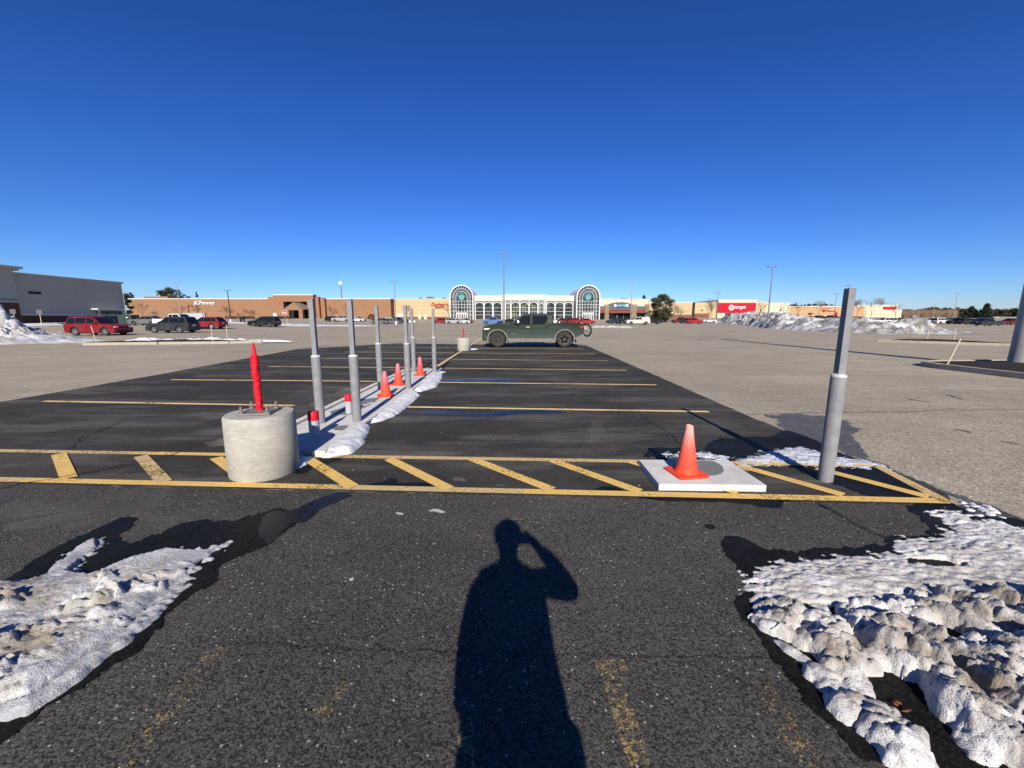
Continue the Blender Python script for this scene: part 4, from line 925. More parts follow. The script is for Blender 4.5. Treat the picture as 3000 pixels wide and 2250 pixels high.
for i in range(len(rings) - 1):
    for j in range(32): cb.f.append((i * 32 + j, i * 32 + (j + 1) % 32, (i + 1) * 32 + (j + 1) % 32, (i + 1) * 32 + j))
cb.build('coat', M['coat'], pe, smooth=80)
skin('sleeve', [(-0.13, 0, 1.42), (-0.185, -0.01, 1.34), (-0.215, -0.01, 1.15), (-0.205, 0.03, 0.92)], [(0, 1), (1, 2), (2, 3)], [.07, .075, .062, .052], M['coat'], pe)
skin('sleeve', [(0.12, 0.0, 1.41), (0.22, 0.04, 1.36), (0.325, 0.11, 1.275), (0.33, 0.115, 1.29), (0.255, 0.16, 1.40), (0.185, 0.195, 1.475)], [(0, 1), (1, 2), (2, 3), (3, 4), (4, 5)], [.08, .076, .056, .056, .052, .042], M['coat'], pe)
for sx in (-0.105, 0.135):
    MB().tube([(sx, 0, 0.88), (sx, 0.01, 0.48), (sx, -0.01, 0.06)], [0.1, 0.08, 0.07], 14).build('trouser_leg', M['trousers'], pe, smooth=80)
    MB().tube([(sx, -0.06, 0.045), (sx, 0.05, 0.05), (sx, 0.17, 0.035), (sx, 0.20, 0.03)], [0.045, 0.048, 0.042, 0.02], 12).build('shoe', M['shoe'], pe, smooth=80)
for i, (dx, L) in enumerate([(-0.026, .07), (-0.009, .078), (0.009, .074), (0.025, .058)]):
    skin('finger', [(-0.195 + dx * .6, 0.055 + dx, 0.85), (-0.195 + dx * .7, 0.062 + dx, 0.85 - L * .5), (-0.185 + dx * .7, 0.06 + dx, 0.85 - L)], [(0, 1), (1, 2)], [.009, .0085, .007], M['skin'], pe, sub=1)
skin('finger', [(-0.185, 0.075, 0.88), (-0.17, 0.095, 0.85), (-0.165, 0.098, 0.825)], [(0, 1), (1, 2)], [.011, .01, .008], M['skin'], pe, sub=1)
for i in range(4):   # raised hand closed round the end of the phone
    z = 1.545 - i * 0.018
    skin('finger', [(0.128, 0.232, z + .01), (0.128, 0.262, z), (0.112, 0.272, z - .004), (0.098, 0.268, z - .006)], [(0, 1), (1, 2), (2, 3)], [.0095, .009, .008, .007], M['skin'], pe, sub=1)
skin('finger', [(0.128, 0.228, 1.55), (0.112, 0.232, 1.572), (0.09, 0.236, 1.566), (0.075, 0.238, 1.556)], [(0, 1), (1, 2), (2, 3)], [.012, .011, .009, .008], M['skin'], pe, sub=1)
ph = MB().box(0.025, 0.172, -0.036, -0.028, 1.474, 1.546).build('smartphone', M['black'], bevel=0.003); tag(ph, 'black smartphone held up sideways in a raised hand', 'phone')
# ------------------------------------------------------------------ vehicles
def arc(cx, cz, r, a0, a1, n=10):
    return [(cx + r * math.cos(a0 + (a1 - a0) * i / n), cz + r * math.sin(a0 + (a1 - a0) * i / n)) for i in range(n + 1)]
def body_loft(top, wheels, rA, sill, W, xr, xf, low_r, low_f, inset=0.05, drop=0.035):
    """lower body: side outline with wheel arches, lofted over the width"""
    pts = list(top)                               # rear bottom -> over the top -> front bottom
    n0 = len(pts)
    for wx in sorted(wheels, reverse=True):
        h = math.sqrt(max(rA ** 2 - (sill - rA * 0.92) ** 2, 0.01))
        a = math.asin(max(-1, min(1, (sill - rA * 0.86) / rA)))
        pts += arc(wx, rA * 0.86, rA, a, PI - a)
    b = MB(); n = len(pts); zs = [p[1] for p in pts]
    st = [(-1, 1), (-0.955, 0.35), (-0.86, 0), (0.86, 0), (0.955, 0.35), (1, 1)]
    mx = (xr + xf) / 2
    for s_, k in st:
        for i, (x, z) in enumerate(pts):
            if i < n0:
                x2 = x - (inset * k if x > mx + (xf - mx) * 0.8 else (-inset * k if x < mx - (mx - xr) * 0.8 else 0))
                z2 = z - (drop * k if z > 0.75 else 0)
            else: x2, z2 = x, z
            b.v.append((x2, s_ * W / 2 * (1 if True else 0), z2))
    for j in range(len(st) - 1):
        for i in range(n):
            b.f.append((j * n + i, j * n + (i + 1) % n, (j + 1) * n + (i + 1) % n, (j + 1) * n + i))
    b.f.append(tuple(range(n))); o = (len(st) - 1) * n; b.f.append(tuple(range(o + n - 1, o - 1, -1)))
    return b
def cabin(gb0, gb1, gt0, gt1, wb, wt, zb, zr, crown=0.05):
    b = MB(); L = [(zb, gb0, gb1, wb), (zr - crown, gt0, gt1, wt), (zr - 0.012, gt0 + 0.09, gt1 - 0.10, wt - 0.09), (zr, gt0 + 0.22, gt1 - 0.25, wt - 0.22)]
    for z, x0, x1, w in L:
        c_ = 0.07
        b.v += [(x0, -w + c_, z), (x0 + c_, -w, z), (x1 - c_, -w, z), (x1, -w + c_, z), (x1, w - c_, z), (x1 - c_, w, z), (x0 + c_, w, z), (x0, w - c_, z)]
    for j in range(len(L) - 1):
        for i in range(8): b.f.append((j * 8 + i, j * 8 + (i + 1) % 8, (j + 1) * 8 + (i + 1) % 8, (j + 1) * 8 + i))
    b.f.append(tuple(range((len(L) - 1) * 8, len(L) * 8))); b.f.append(tuple(range(7, -1, -1)))
    return b
def wheel(root, x, y, r, w, side, rimm, spokes=5, tyre=None, yaw=0.0, rimr=0.62):
    b = MB().lathe([(r * rimr * 0.97, -w / 2 + 0.02), (r * 0.86, -w / 2), (r * 0.97, -w / 2 + 0.03), (r, -w / 4), (r, w / 4), (r * 0.97, w / 2 - 0.03), (r * 0.86, w / 2), (r * rimr * 0.97, w / 2 - 0.02)], n=28, axis='y')
    o = b.build('wheel', tyre or M['black_rubber'], root, smooth=40); o.location = (x, y, r); o.rotation_euler = (0, 0, yaw)
    ys = side * (w / 2 - 0.018); R = r * rimr
    m = MB().lathe([(R, ys - side * 0.03), (R, ys), (R * 0.86, ys - side * 0.004), (R * 0.84, ys - side * 0.05)], n=24, axis='y')
    for k in range(spokes):
        a = 2 * PI * k / spokes + 0.3
        for da in (-0.16, 0.16):
            p0_ = Vector((math.cos(a) * R * 0.15, ys - side * 0.012, math.sin(a) * R * 0.15)); p1_ = Vector((math.cos(a + da) * R * 0.9, ys - side * 0.012, math.sin(a + da) * R * 0.9))
            m.obox((p0_ + p1_) / 2, p1_ - p0_, (p1_ - p0_).length, 0.02, R * 0.17)
    m.lathe([(R * 0.26, ys - side * 0.03), (R * 0.24, ys + side * 0.004)], n=12, axis='y')
    o2 = m.build('rim', rimm, o, smooth=35)
    d = MB().lathe([(R * 0.84, ys - side * 0.055), (0.02, ys - side * 0.055)], n=20, axis='y').build('brake_disc', M['chassis'], o)
    return o
CAR = dict(
 suv=dict(L=4.55, W=1.84, H=1.70, belt=1.04, r=.36, wb=2.65, gb=(-2.2, 0.95), gt=(-1.92, 0.15), hood=.98, nose=.80, cuts=(-1.25, -0.28, 0.62)),
 sedan=dict(L=4.75, W=1.83, H=1.45, belt=.93, r=.33, wb=2.78, gb=(-1.95, 1.02), gt=(-0.95, 0.10), hood=.88, nose=.68, cuts=(-0.42, 0.55)),
 hatch=dict(L=4.30, W=1.80, H=1.56, belt=.98, r=.335, wb=2.6, gb=(-2.05, 1.02), gt=(-1.6, 0.15), hood=.92, nose=.72, cuts=(-1.2, -0.30, 0.6)),
 wagon=dict(L=4.8, W=1.84, H=1.60, belt=.98, r=.35, wb=2.75, gb=(-2.3, 1.0), gt=(-1.85, 0.1), hood=.93, nose=.74, cuts=(-1.35, -0.35, 0.6)),
 pickup=dict(L=5.8, W=2.0, H=1.90, belt=1.20, r=.40, wb=3.65, gb=(-0.85, 1.25), gt=(-0.72, 0.62), hood=1.17, nose=.98, cuts=(-0.10, 0.95)),
 van=dict(L=5.0, W=1.95, H=1.76, belt=1.05, r=.345, wb=3.0, gb=(-2.42, 1.5), gt=(-2.2, 0.55), hood=.98, nose=.78, cuts=(-1.2, -0.05, 1.0)))
def make_car(name, kind, label, cat, paint, loc, rz, group=None, rim=None, cap=False, hilite=None):
    c = CAR[kind]; L, W, H, belt, r = c['L'], c['W'], c['H'], c['belt'], c['r']
    t = thing(name, label, cat, loc, rz, group)
    xr, xf = -L / 2, L / 2; sill = 0.26 if kind != 'pickup' else 0.36
    gb0, gb1 = c['gb']; gt0, gt1 = c['gt']
    top = [(xr + 0.10, sill), (xr + 0.02, sill + 0.10), (xr, 0.62), (xr + 0.02, belt - 0.12), (xr + 0.06, belt)]
    if kind == 'sedan': top += [(xr + 0.12, belt + 0.02), (gb0, belt + 0.01)]
    top += [(gb1 - 0.1, belt), (gb1 + 0.25, belt - 0.01), ((gb1 + xf) / 2 + 0.2, (belt + c['hood']) / 2 + 0.01), (xf - 0.22, c['hood'] - 0.02), (xf - 0.07, c['nose'] + 0.04), (xf, c['nose'] - 0.12), (xf, 0.45), (xf - 0.03, sill + 0.06), (xf - 0.12, sill - 0.03)]
    wf, wr = c['wb'] / 2 + 0.02, -c['wb'] / 2 + 0.02
    bo = body_loft(top, (wf, wr), r + 0.055, sill, W, xr, xf, 0, 0).build('body', paint, t, smooth=32)
    MB().box(xr + 0.3, xf - 0.3, -W / 2 + 0.25, W / 2 - 0.25, sill - 0.06, belt - 0.1).build('chassis', M['chassis'], t)
    wb, wt = W / 2 - 0.05, W / 2 - 0.21
    cabin(gb0, gb1, gt0, gt1, wb, wt, belt - 0.01, H).build('cab', paint, t, smooth=32)
    zt = H - 0.05
    def sp(x, z, side, e=0.006):
        k = (z - belt + 0.01) / (zt - belt + 0.01); return (x, side * (wb + (wt - wb) * k + e), z)
    z0, z1 = belt + 0.03, H - 0.12
    k0, k1 = (z0 - belt) / (zt - belt), (z1 - belt) / (zt - belt)
    fx = lambda k: gb1 + (gt1 - gb1) * k - 0.10
    rx = lambda k: gb0 + (gt0 - gb0) * k + 0.12
    cuts = list(c['cuts'])
    spans = []
    xs = [None] + cuts[:-1] + [None] if True else cuts
    bounds = [rx] + [(lambda k, q=q: q + 0.0 * k) for q in cuts[:-1]] + [fx]
    for side in (1, -1):
        for i in range(len(bounds) - 1):
            a, b_ = bounds[i], bounds[i + 1]; g = 0.028
            vs = [sp(a(k0) + g, z0, side), sp(b_(k0) - g, z0, side), sp(b_(k1) - g, z1, side), sp(a(k1) + g, z1, side)]
            MB().add(vs, [(0, 1, 2, 3)]).build('side_window', M['glass'], t)
    for nm, xb, xt, sg in (('windshield', gb1, gt1, 1), ('rear_window', gb0, gt0, -1)):
        a0, a1 = 0.06, 0.93; e = sg * 0.012
        X0, X1 = xb + (xt - xb) * a0 + e, xb + (xt - xb) * a1 + e; Z0, Z1 = belt + (zt - belt) * a0 + 0.006, belt + (zt - belt) * a1 + 0.006
        w0, w1 = wb - 0.12, wt - 0.10
        MB().add([(X0, -w0, Z0), (X0, w0, Z0), (X1, w1, Z1), (X1, -w1, Z1)], [(0, 1, 2, 3)]).build(nm, M['glass'], t)
    for wx in (wf, wr):
        for s_ in (1, -1): wheel(t, wx, s_ * (W / 2 - 0.125), r, 0.22, s_, rim or M['alloy'])
    zl = c['nose'] - 0.10
    for s_ in (1, -1):
        MB().box(xf - 0.20, xf - 0.008, s_ * (W / 2 - 0.40), s_ * (W / 2 - 0.045), zl, zl + 0.13).build('headlight', M['lamp'], t, bevel=0.02)
        if kind == 'pickup': MB().box(xr - 0.004, xr + 0.1, s_ * (W / 2 - 0.17), s_ * (W / 2 - 0.02), belt - 0.42, belt - 0.08).build('taillight', M['tail'], t, bevel=0.015)
        else: MB().box(xr - 0.002, xr + 0.16, s_ * (W / 2 - 0.30), s_ * (W / 2 - 0.03), belt - 0.26, belt - 0.08).build('taillight', M['tail'], t, bevel=0.02)
        MB().box(gb1 - 0.34, gb1 - 0.20, s_ * (W / 2 - 0.05), s_ * (W / 2 + 0.13), belt + 0.02, belt + 0.15).build('wing_mirror', paint, t, bevel=0.02)
    MB().box(xf - 0.05, xf + 0.006, -W / 2 + 0.45, W / 2 - 0.45, zl - 0.03, zl + 0.10).build('grille', M['black'], t)
    MB().box(xf - 0.1, xf + 0.008, -W / 2 + 0.3, W / 2 - 0.3, sill + 0.02, sill + 0.16).build('lower_grille', M['black'], t)
    MB().box(xr - 0.012, xr + 0.02, -0.16, 0.16, 0.72, 0.84).build('number_plate', M['plate'], t)
    if kind == 'pickup':
        MB().box(xr + 0.12, gb0 - 0.02, -W / 2 + 0.16, W / 2 - 0.16, belt - 0.3, belt + 0.004).build('bed_hollow_panel', M['chassis'], t)  # dark panel at rail height stands in for the bed's shaded hollow
        if cap: cabin(xr + 0.05, gb0 - 0.03, xr + 0.22, gb0 - 0.06, wb, wt + 0.05, belt - 0.01, H - 0.02).build('bed_cap', paint, t, smooth=32); [MB().add([sp(xr + 0.35, belt + 0.1, s_, -.03), sp(gb0 - 0.2, belt + 0.1, s_, -.03), sp(gb0 - 0.2, H - 0.2, s_, -.0), sp(xr + 0.5, H - 0.2, s_, -.0)], [(0, 1, 2, 3)]).build('cap_window', M['glass'], t) for s_ in (1, -1)]
    return t

# the green electric pickup, the hero vehicle: faces left
tr = thing('pickup_truck', 'dusty dark green pickup truck with a mountain bike in its bed', 'pickup truck', (1.13, 22.25, 0), PI)
W_, L_ = 2.02, 5.40
H_ = L_ / 2
def T(x, y): return (H_ - (x - 90) * 0.002845, (742 - y) * 0.002845)    # side view read from the photo, front at +x
wfx, wrx = T(372, 0)[0], T(1612, 0)[0]
top = [T(*p) for p in [(1790, 608), (1955, 545), (1976, 440), (1978, 335), (1960, 306), (1700, 303), (1405, 300), (1330, 300), (1000, 318), (620, 316), (530, 300), (420, 303), (300, 316), (200, 333), (130, 352), (106, 378), (96, 430), (92, 520), (84, 545), (90, 588), (150, 620), (215, 648)]]
rA = 0.485; zc = 0.415
def arcT(wx): 
    a = math.asin((0.30 - zc) / rA) if abs(0.30 - zc) < rA else 0
    return arc(wx, zc, rA, a, PI - a, 14)
pts = top + arcT(wfx) + arcT(wrx)
bm_ = MB(); n0 = len(top); n = len(pts)
st = [(-1, 1), (-0.965, 0.4), (-0.88, 0), (0.88, 0), (0.965, 0.4), (1, 1)]
for s_, k in st:
    for i, (x, z) in enumerate(pts):
        x2, z2, yy = x, z, s_ * W_ / 2
        if i < n0:
            if x > 2.0: x2 = x - 0.16 * k * (1 if z < 1.0 else 0.8)
            if x < -2.5: x2 = x + 0.05 * k
            if z > 0.9: z2 = z - 0.03 * k
            if abs(s_) == 1: yy = s_ * (W_ / 2 - (0.05 if z > 1.0 else 0.0))
        bm_.v.append((x2, yy, z2))
for j in range(len(st) - 1):
    for i in range(n): bm_.f.append((j * n + i, j * n + (i + 1) % n, (j + 1) * n + (i + 1) % n, (j + 1) * n + i))
bm_.f.append(tuple(range(n))); bm_.f.append(tuple(range(5 * n + n - 1, 5 * n - 1, -1)))
bm_.build('body', M['green'], tr, smooth=32)
MB().box(-2.3, 2.3, -0.72, 0.72, 0.26, 1.0).build('chassis', M['chassis'], tr)
# cab shell with the slanted windscreen and upright back
def S(x, z, side, e=0.0):
    k = (z - 1.2) / 0.53; return (x, side * (0.955 - 0.17 * k + e), z)
gbf, gbr, gtf, gtr = T(600, 0)[0], T(1402, 0)[0], T(835, 0)[0], T(1404, 0)[0]
cab = MB()
for z, x0, x1, w in [(1.19, gbr, gbf, .955), (1.70, gtr, gtf, .785), (1.745, gtr + 0.03, gtf - 0.16, .71), (1.765, gtr + 0.2, gtf - 0.4, .55)]:
    cab.v += [(x0, -w + .06, z), (x0 + .06, -w, z), (x1 - .06, -w, z), (x1, -w + .06, z), (x1, w - .06, z), (x1 - .06, w, z), (x0 + .06, w, z), (x0, w - .06, z)]
for j in range(3):
    for i in range(8): cab.f.append((j * 8 + i, j * 8 + (i + 1) % 8, (j + 1) * 8 + (i + 1) % 8, (j + 1) * 8 + i))
cab.f.append(tuple(range(24, 32))); cab.build('cab', M['green'], tr, smooth=32)
for side in (1, -1):
    def win(px): return [S(T(x, 0)[0], T(0, y)[1], side, 0.007) for x, y in px]
    MB().add(win([(650, 318), (980, 318), (982, 158), (850, 160)]), [(0, 1, 2, 3)]).build('side_window', M['glass'], tr)
    MB().add(win([(1016, 318), (1195, 318), (1240, 308), (1282, 275), (1298, 225), (1300, 185), (1282, 160), (1018, 158)]), [tuple(range(8))]).build('side_window', M['glass'], tr)
    MB().add([S(T(x, 0)[0], T(0, y)[1], side, 0.009) for x, y in [(984, 318), (1012, 318), (1014, 158), (986, 158)]], [(0, 1, 2, 3)]).build('door_pillar', M['black'], tr)
    yb = side * W_ / 2
    def strip(nm, px, m, d=0.012, off_=0.0):
        q = [T(*p) for p in px]; MB().prism(q, yb + side * off_, yb + side * (off_ + d)).build(nm, m, tr)
    for wx in (wfx, wrx):
        a = MB()
        oo = arc(wx, zc, rA + 0.062, -0.28, PI + 0.28, 20); ii = arc(wx, zc, rA - 0.004, -0.28, PI + 0.28, 20)
        for i in range(20): a.prism([oo[i], oo[i + 1], ii[i + 1], ii[i]], yb - side * 0.06, yb + side * 0.022)
        a.build('fender_arch', M['grey_plastic'], tr)
    strip('sill_trim', [(560, 575), (590, 640), (1430, 640), (1470, 560), (1440, 575)], M['grey_plastic'], 0.016)
    strip('rear_skirt', [(1800, 560), (1830, 600), (1955, 545), (1965, 490)], M['grey_plastic'], 0.008)
    for px in ([(608, 330), (612, 330), (612, 570), (608, 570)], [(998, 325), (1003, 325), (1003, 572), (998, 572)], [(1320, 320), (1326, 322), (1290, 430), (1225, 500), (1219, 498), (1284, 428)]):
        strip('door_seam', px, M['black'], 0.003)
    strip('door_handle', [(897, 360), (970, 360), (968, 374), (900, 374)], M['galv_rim'], 0.02); strip('door_handle', [(1232, 352), (1300, 352), (1298, 362), (1236, 362)], M['green'], 0.02)
    o = MB().prism([T(*p) for p in [(126, 388), (235, 388), (228, 402), (200, 414), (128, 416)]], yb - side * 0.12, yb - side * 0.0 + side * 0.004).build('headlight', M['lamp'], tr)
    o = MB().prism([T(*p) for p in [(1880, 352), (1952, 340), (1956, 378), (1884, 380)]], yb - side * 0.1, yb + side * 0.006).build('taillight', M['tail'], tr)
    MB().box(H_ - 0.14, H_ - 0.035, side * 0.70, side * 0.86, 0.74, 1.03).build('headlight', M['lamp'], tr, bevel=0.02)
    mx, mz = T(752, 290)
    MB().box(mx - 0.06, mx + 0.05, side * 0.98, side * 1.2, mz - 0.05, mz + 0.09).build('wing_mirror', M['chrome'], tr, bevel=0.02)
    for wx, yaw in ((wfx, 0.34), (wrx, 0.0)):
        wheel(tr, wx, side * (W_ / 2 - 0.15), 0.425, 0.27, side, M['dark_alloy'], 5, M['dusty_tyre'], yaw if wx == wfx else 0, 0.60)
MB().add([(T(612, 0)[0] + 0.02, -.82, 1.23), (T(612, 0)[0] + 0.02, .82, 1.23), (gtf + 0.03, .70, 1.68), (gtf + 0.03, -.70, 1.68)], [(0, 1, 2, 3)]).build('windshield', M['glass'], tr)
MB().add([(gbr - 0.012, -.78, 1.28), (gbr - 0.012, .78, 1.28), (gtr - 0.012, .70, 1.64), (gtr - 0.012, -.70, 1.64)], [(0, 1, 2, 3)]).build('rear_window', M['glass'], tr)
MB().box(T(1950, 0)[0], T(1420, 0)[0], -0.78, 0.78, 1.0, T(0, 300)[1] + 0.006).build('bed_hollow_panel', M['chassis'], tr)  # dark panel level with the rails, painted in for the shaded open bed
MB().box(H_ - 0.32, H_ - 0.004, -0.62, 0.62, 0.34, 0.52).build('bumper', M['black'], tr, bevel=0.03)
text_mesh('RIVIAN', -T(628, 0)[0], -T(730, 0)[0], T(0, 498)[1], T(0, 485)[1], -W_ / 2 - 0.002, 0.004, M['chrome'], 'name_badge', None)
nb = bpy.data.objects['name_badge']; nb.parent = tr; nb.rotation_euler = (0, 0, PI)

# mountain bike laid over the tailgate
M['bike_red'] = carpaint('red_frame', (0.30, 0.012, 0.02), 0.1)
M['fork_white'] = pm('pale_fork', (0.6, 0.6, 0.6), 0.4)
bk = thing('bicycle', 'red mountain bike with its front wheel hanging over the truck tailgate', 'bicycle', (3.4, 21.85, 1.0))
def bwheel(c_, axis, r):
    rot = Vector((0, 0, 1)).rotation_difference(Vector(axis).normalized()).to_matrix()
    def ringb(R, rr_, n=36, m=8):
        b = MB()
        for i in range(n):
            for j in range(m):
                a, t_ = 2 * PI * i / n, 2 * PI * j / m
                p = rot @ Vector(((R + rr_ * math.cos(t_)) * math.cos(a), (R + rr_ * math.cos(t_)) * math.sin(a), rr_ * math.sin(t_))); b.v.append(tuple(p + Vector(c_)))
        for i in range(n):
            for j in range(m): b.f.append((i * m + j, ((i + 1) % n) * m + j, ((i + 1) % n) * m + (j + 1) % m, i * m + (j + 1) % m))
        return b
    o = ringb(r - 0.035, 0.038).build('wheel', M['black_rubber'], bk, True, smooth=60)
    k = ringb(r - 0.085, 0.014, 30, 6)
    for i in range(14):
        a = 2 * PI * i / 14; p = rot @ Vector((math.cos(a) * (r - 0.09), math.sin(a) * (r - 0.09), 0)); k.tube([c_, tuple(p + Vector(c_))], 0.0025, 4)
    k.tube([tuple(Vector(c_) + rot @ Vector((0, 0, -.05))), tuple(Vector(c_) + rot @ Vector((0, 0, .05)))], 0.03, 10)
    k.build('wheel_rim', M['black'], o, True)
A = (2.72, 21.9, 1.21); B = (3.99, 21.72, 0.90)
bwheel(A, (0.12, 1, 0.1), 0.33); bwheel(B, (0.80, 0.60, 0.12), 0.37)
hd = (3.72, 21.78, 1.40); bb_ = (3.12, 21.88, 1.22); st_ = (3.10, 21.86, 1.5)
fr = MB().tube([bb_, (3.62, 21.80, 1.32)], 0.028, 8).tube([(3.12, 21.87, 1.40), (3.66, 21.79, 1.40)], 0.024, 8).tube([bb_, st_], 0.022, 8).tube([(A[0], A[1] + .05, A[2]), bb_], 0.014, 6).tube([(A[0], A[1] - .05, A[2]), bb_], 0.014, 6).tube([(A[0], A[1] + .05, A[2]), (3.12, 21.87, 1.40)], 0.012, 6).tube([(A[0], A[1] - .05, A[2]), (3.12, 21.87, 1.40)], 0.012, 6).tube([(3.62, 21.8, 1.26), (3.72, 21.78, 1.46)], 0.03, 8)
fr.build('frame', M['bike_red'], bk, True, smooth=60)
ax_ = Vector((0.60, -0.80, 0)).normalized() * 0.055
MB().tube([tuple(Vector(hd) - Vector((0.06, 0, 0.1)) + ax_), tuple(Vector(B) + ax_)], 0.02, 8).tube([tuple(Vector(hd) - Vector((0.06, 0, 0.1)) - ax_), tuple(Vector(B) - ax_)], 0.02, 8).build('fork', M['fork_white'], bk, True, smooth=60)
MB().tube([(3.66, 21.45, 1.55), (3.72, 21.62, 1.53), (3.74, 21.8, 1.5), (3.8, 22.0, 1.54), (3.92, 22.14, 1.60)], 0.016, 8).tube([(3.90, 22.12, 1.59), (3.98, 22.2, 1.63)], 0.024, 8).tube([(3.60, 21.38, 1.555), (3.67, 21.47, 1.55)], 0.024, 8).build('handlebar', M['black'], bk, True, smooth=60)
MB().tube([(2.93, 21.87, 1.50), (3.06, 21.86, 1.525), (3.22, 21.85, 1.51)], [0.07, 0.055, 0.02], 10, sx=1.0).build('saddle', M['black'], bk, True, smooth=60)
MB().tube([(3.05, 21.8, 1.15), (3.12, 21.76, 1.22), (3.2, 21.76, 1.3)], 0.012, 6).lathe([(0.09, -0.005), (0.09, 0.005)], (3.12, 21.82, 1.22), 20, 'y').build('crank', M['black'], bk, True)

# parked cars -----------------------------------------------------------------
def at(px, Y): return (px - 1500) * Y / 1195.5
PROTO = {}
def car(px, Y, kind, paint, face, label, cap=False, grp='cars parked in the lot', jit=0.0):
    x = at(px, Y); rz = (0 if face > 0 else PI) + jit; loc = (x, Y, gz(x, Y)); key = (kind, cap)
    nm = {'suv': 'parked_suv', 'sedan': 'parked_sedan', 'hatch': 'parked_hatchback', 'wagon': 'parked_wagon', 'pickup': 'parked_pickup', 'van': 'parked_minivan'}[kind]
    cat = {'suv': 'SUV', 'sedan': 'car', 'hatch': 'car', 'wagon': 'car', 'pickup': 'pickup truck', 'van': 'minivan'}[kind]
    if key not in PROTO:
        t = make_car(nm, kind, label, cat, PAINT[paint], loc, rz, grp, cap=cap); PROTO[key] = t
        painted = t
        for ch in t.children:
            if ch.name.split('.')[0] in ('body', 'cab', 'wing_mirror', 'bed_cap'):
                sl_ = ch.material_slots[0]; sl_.link = 'OBJECT'; sl_.material = PAINT[paint]
        return t
    t = dup(PROTO[key], loc, rz, label, grp)
    for ch in t.children:
        if ch.name.split('.')[0] in ('body', 'cab', 'wing_mirror', 'bed_cap'): ch.material_slots[0].material = PAINT[paint]
    return t
car(286, 36.9, 'suv', 'dark_red', 1, 'dark red SUV parked alone before the grey store wall')
car(505, 43.5, 'suv', 'charcoal', -1, 'charcoal SUV seen from behind, in front of the white pickup')
car(523, 56.5, 'pickup', 'white', 1, 'white pickup mostly hidden behind the charcoal SUV')
car(432, 63, 'sedan', 'grey', -1, 'grey sedan behind the charcoal SUV, by the green transformer')
car(602, 55.5, 'wagon', 'dark_red', -1, 'red wagon with silver wheels right of the charcoal SUV')
car(774, 66.5, 'suv', 'black', -1, 'black crossover alone in front of the brick store shrubs')
car(976, 137, 'van', 'black', 1, 'black van left of the silver pickup by the brick store')
car(1001, 127, 'pickup', 'silver', 1, 'silver pickup parked before the brick store')
car(1047, 131, 'sedan', 'white', 1, 'white car between the silver pickup and second grey post')
car(1052, 136, 'hatch', 'black', 1, 'black car behind the white car at the brick wall')
car(1113, 106, 'hatch', 'grey', 1, 'grey hatchback behind the third grey post, nearest of its cluster')
car(1146, 112, 'sedan', 'grey', 1, 'grey sedan beside the grey hatchback, before the brick corner')
car(1126, 120, 'hatch', 'black', 1, 'black hatchback behind the grey hatchback')
car(1147, 129, 'suv', 'white', 1, 'white SUV parked under the brick store corner')
car(1166, 119, 'pickup', 'charcoal', 1, 'charcoal pickup between the white SUV and fourth grey post')
car(1196, 125, 'sedan', 'white', 1, 'white sedan between the fourth and fifth grey posts')
car(1287, 126, 'suv', 'dark_red', -1, 'dark red SUV below the red lettered sports sign')
car(1306, 134, 'hatch', 'black', -1, 'black car half hidden behind the dark red SUV near the glass arch')
car(1329, 117, 'suv', 'silver', 1, 'silver SUV nearest the left glass arch')
car(1355, 123, 'sedan', 'white', 1, 'white car right behind the silver SUV at the left arch')
car(1367, 131, 'hatch', 'maroon', 1, 'maroon hatchback at the foot of the left glass arch', grp='cars parked in the lot')
car(1347, 138, 'suv', 'white', 1, 'white SUV at the left arch doors behind the silver SUV')
car(1447, 99, 'pickup', 'blue', -1, 'bright blue pickup behind the green truck hood')
car(1487, 86, 'sedan', 'black', -1, 'black sedan just behind the green truck windscreen')
car(1632, 118, 'sedan', 'white', -1, 'white car behind the green truck cab back')
car(1665, 110, 'hatch', 'dark_red', 1, 'dark red hatchback seen through the bicycle frame')
car(1690, 118, 'suv', 'red', 1, 'red SUV behind the bicycle handlebar')
car(1721, 112, 'hatch', 'red', 1, 'red hatchback right of the bicycle, under the right glass arch')
car(1798, 126, 'suv', 'black', -1, 'black SUV before the grey restaurant doors, left of its row')
car(1812, 117, 'sedan', 'navy', -1, 'navy sedan between the black SUV and pale pickup')
car(1832, 112, 'hatch', 'black', -1, 'black hatchback behind the pale pickup nose')
car(1868, 101, 'pickup', 'cream', -1, 'cream pickup with a bed cap before the restaurant', cap=True)
car(1908, 112, 'pickup', 'black', 1, 'black pickup behind the cream pickup, by the big pine')
car(1996, 131, 'pickup', 'maroon', -1, 'maroon pickup before the cream wing, left of the red SUV')
car(2014, 128, 'suv', 'black', -1, 'black SUV between the maroon pickup and red SUV')
car(2035, 118, 'suv', 'red', 1, 'bright red SUV left of the long snow heap')
car(2077, 150, 'sedan', 'white', -1, 'white sedan at the far end of the long snow heap')
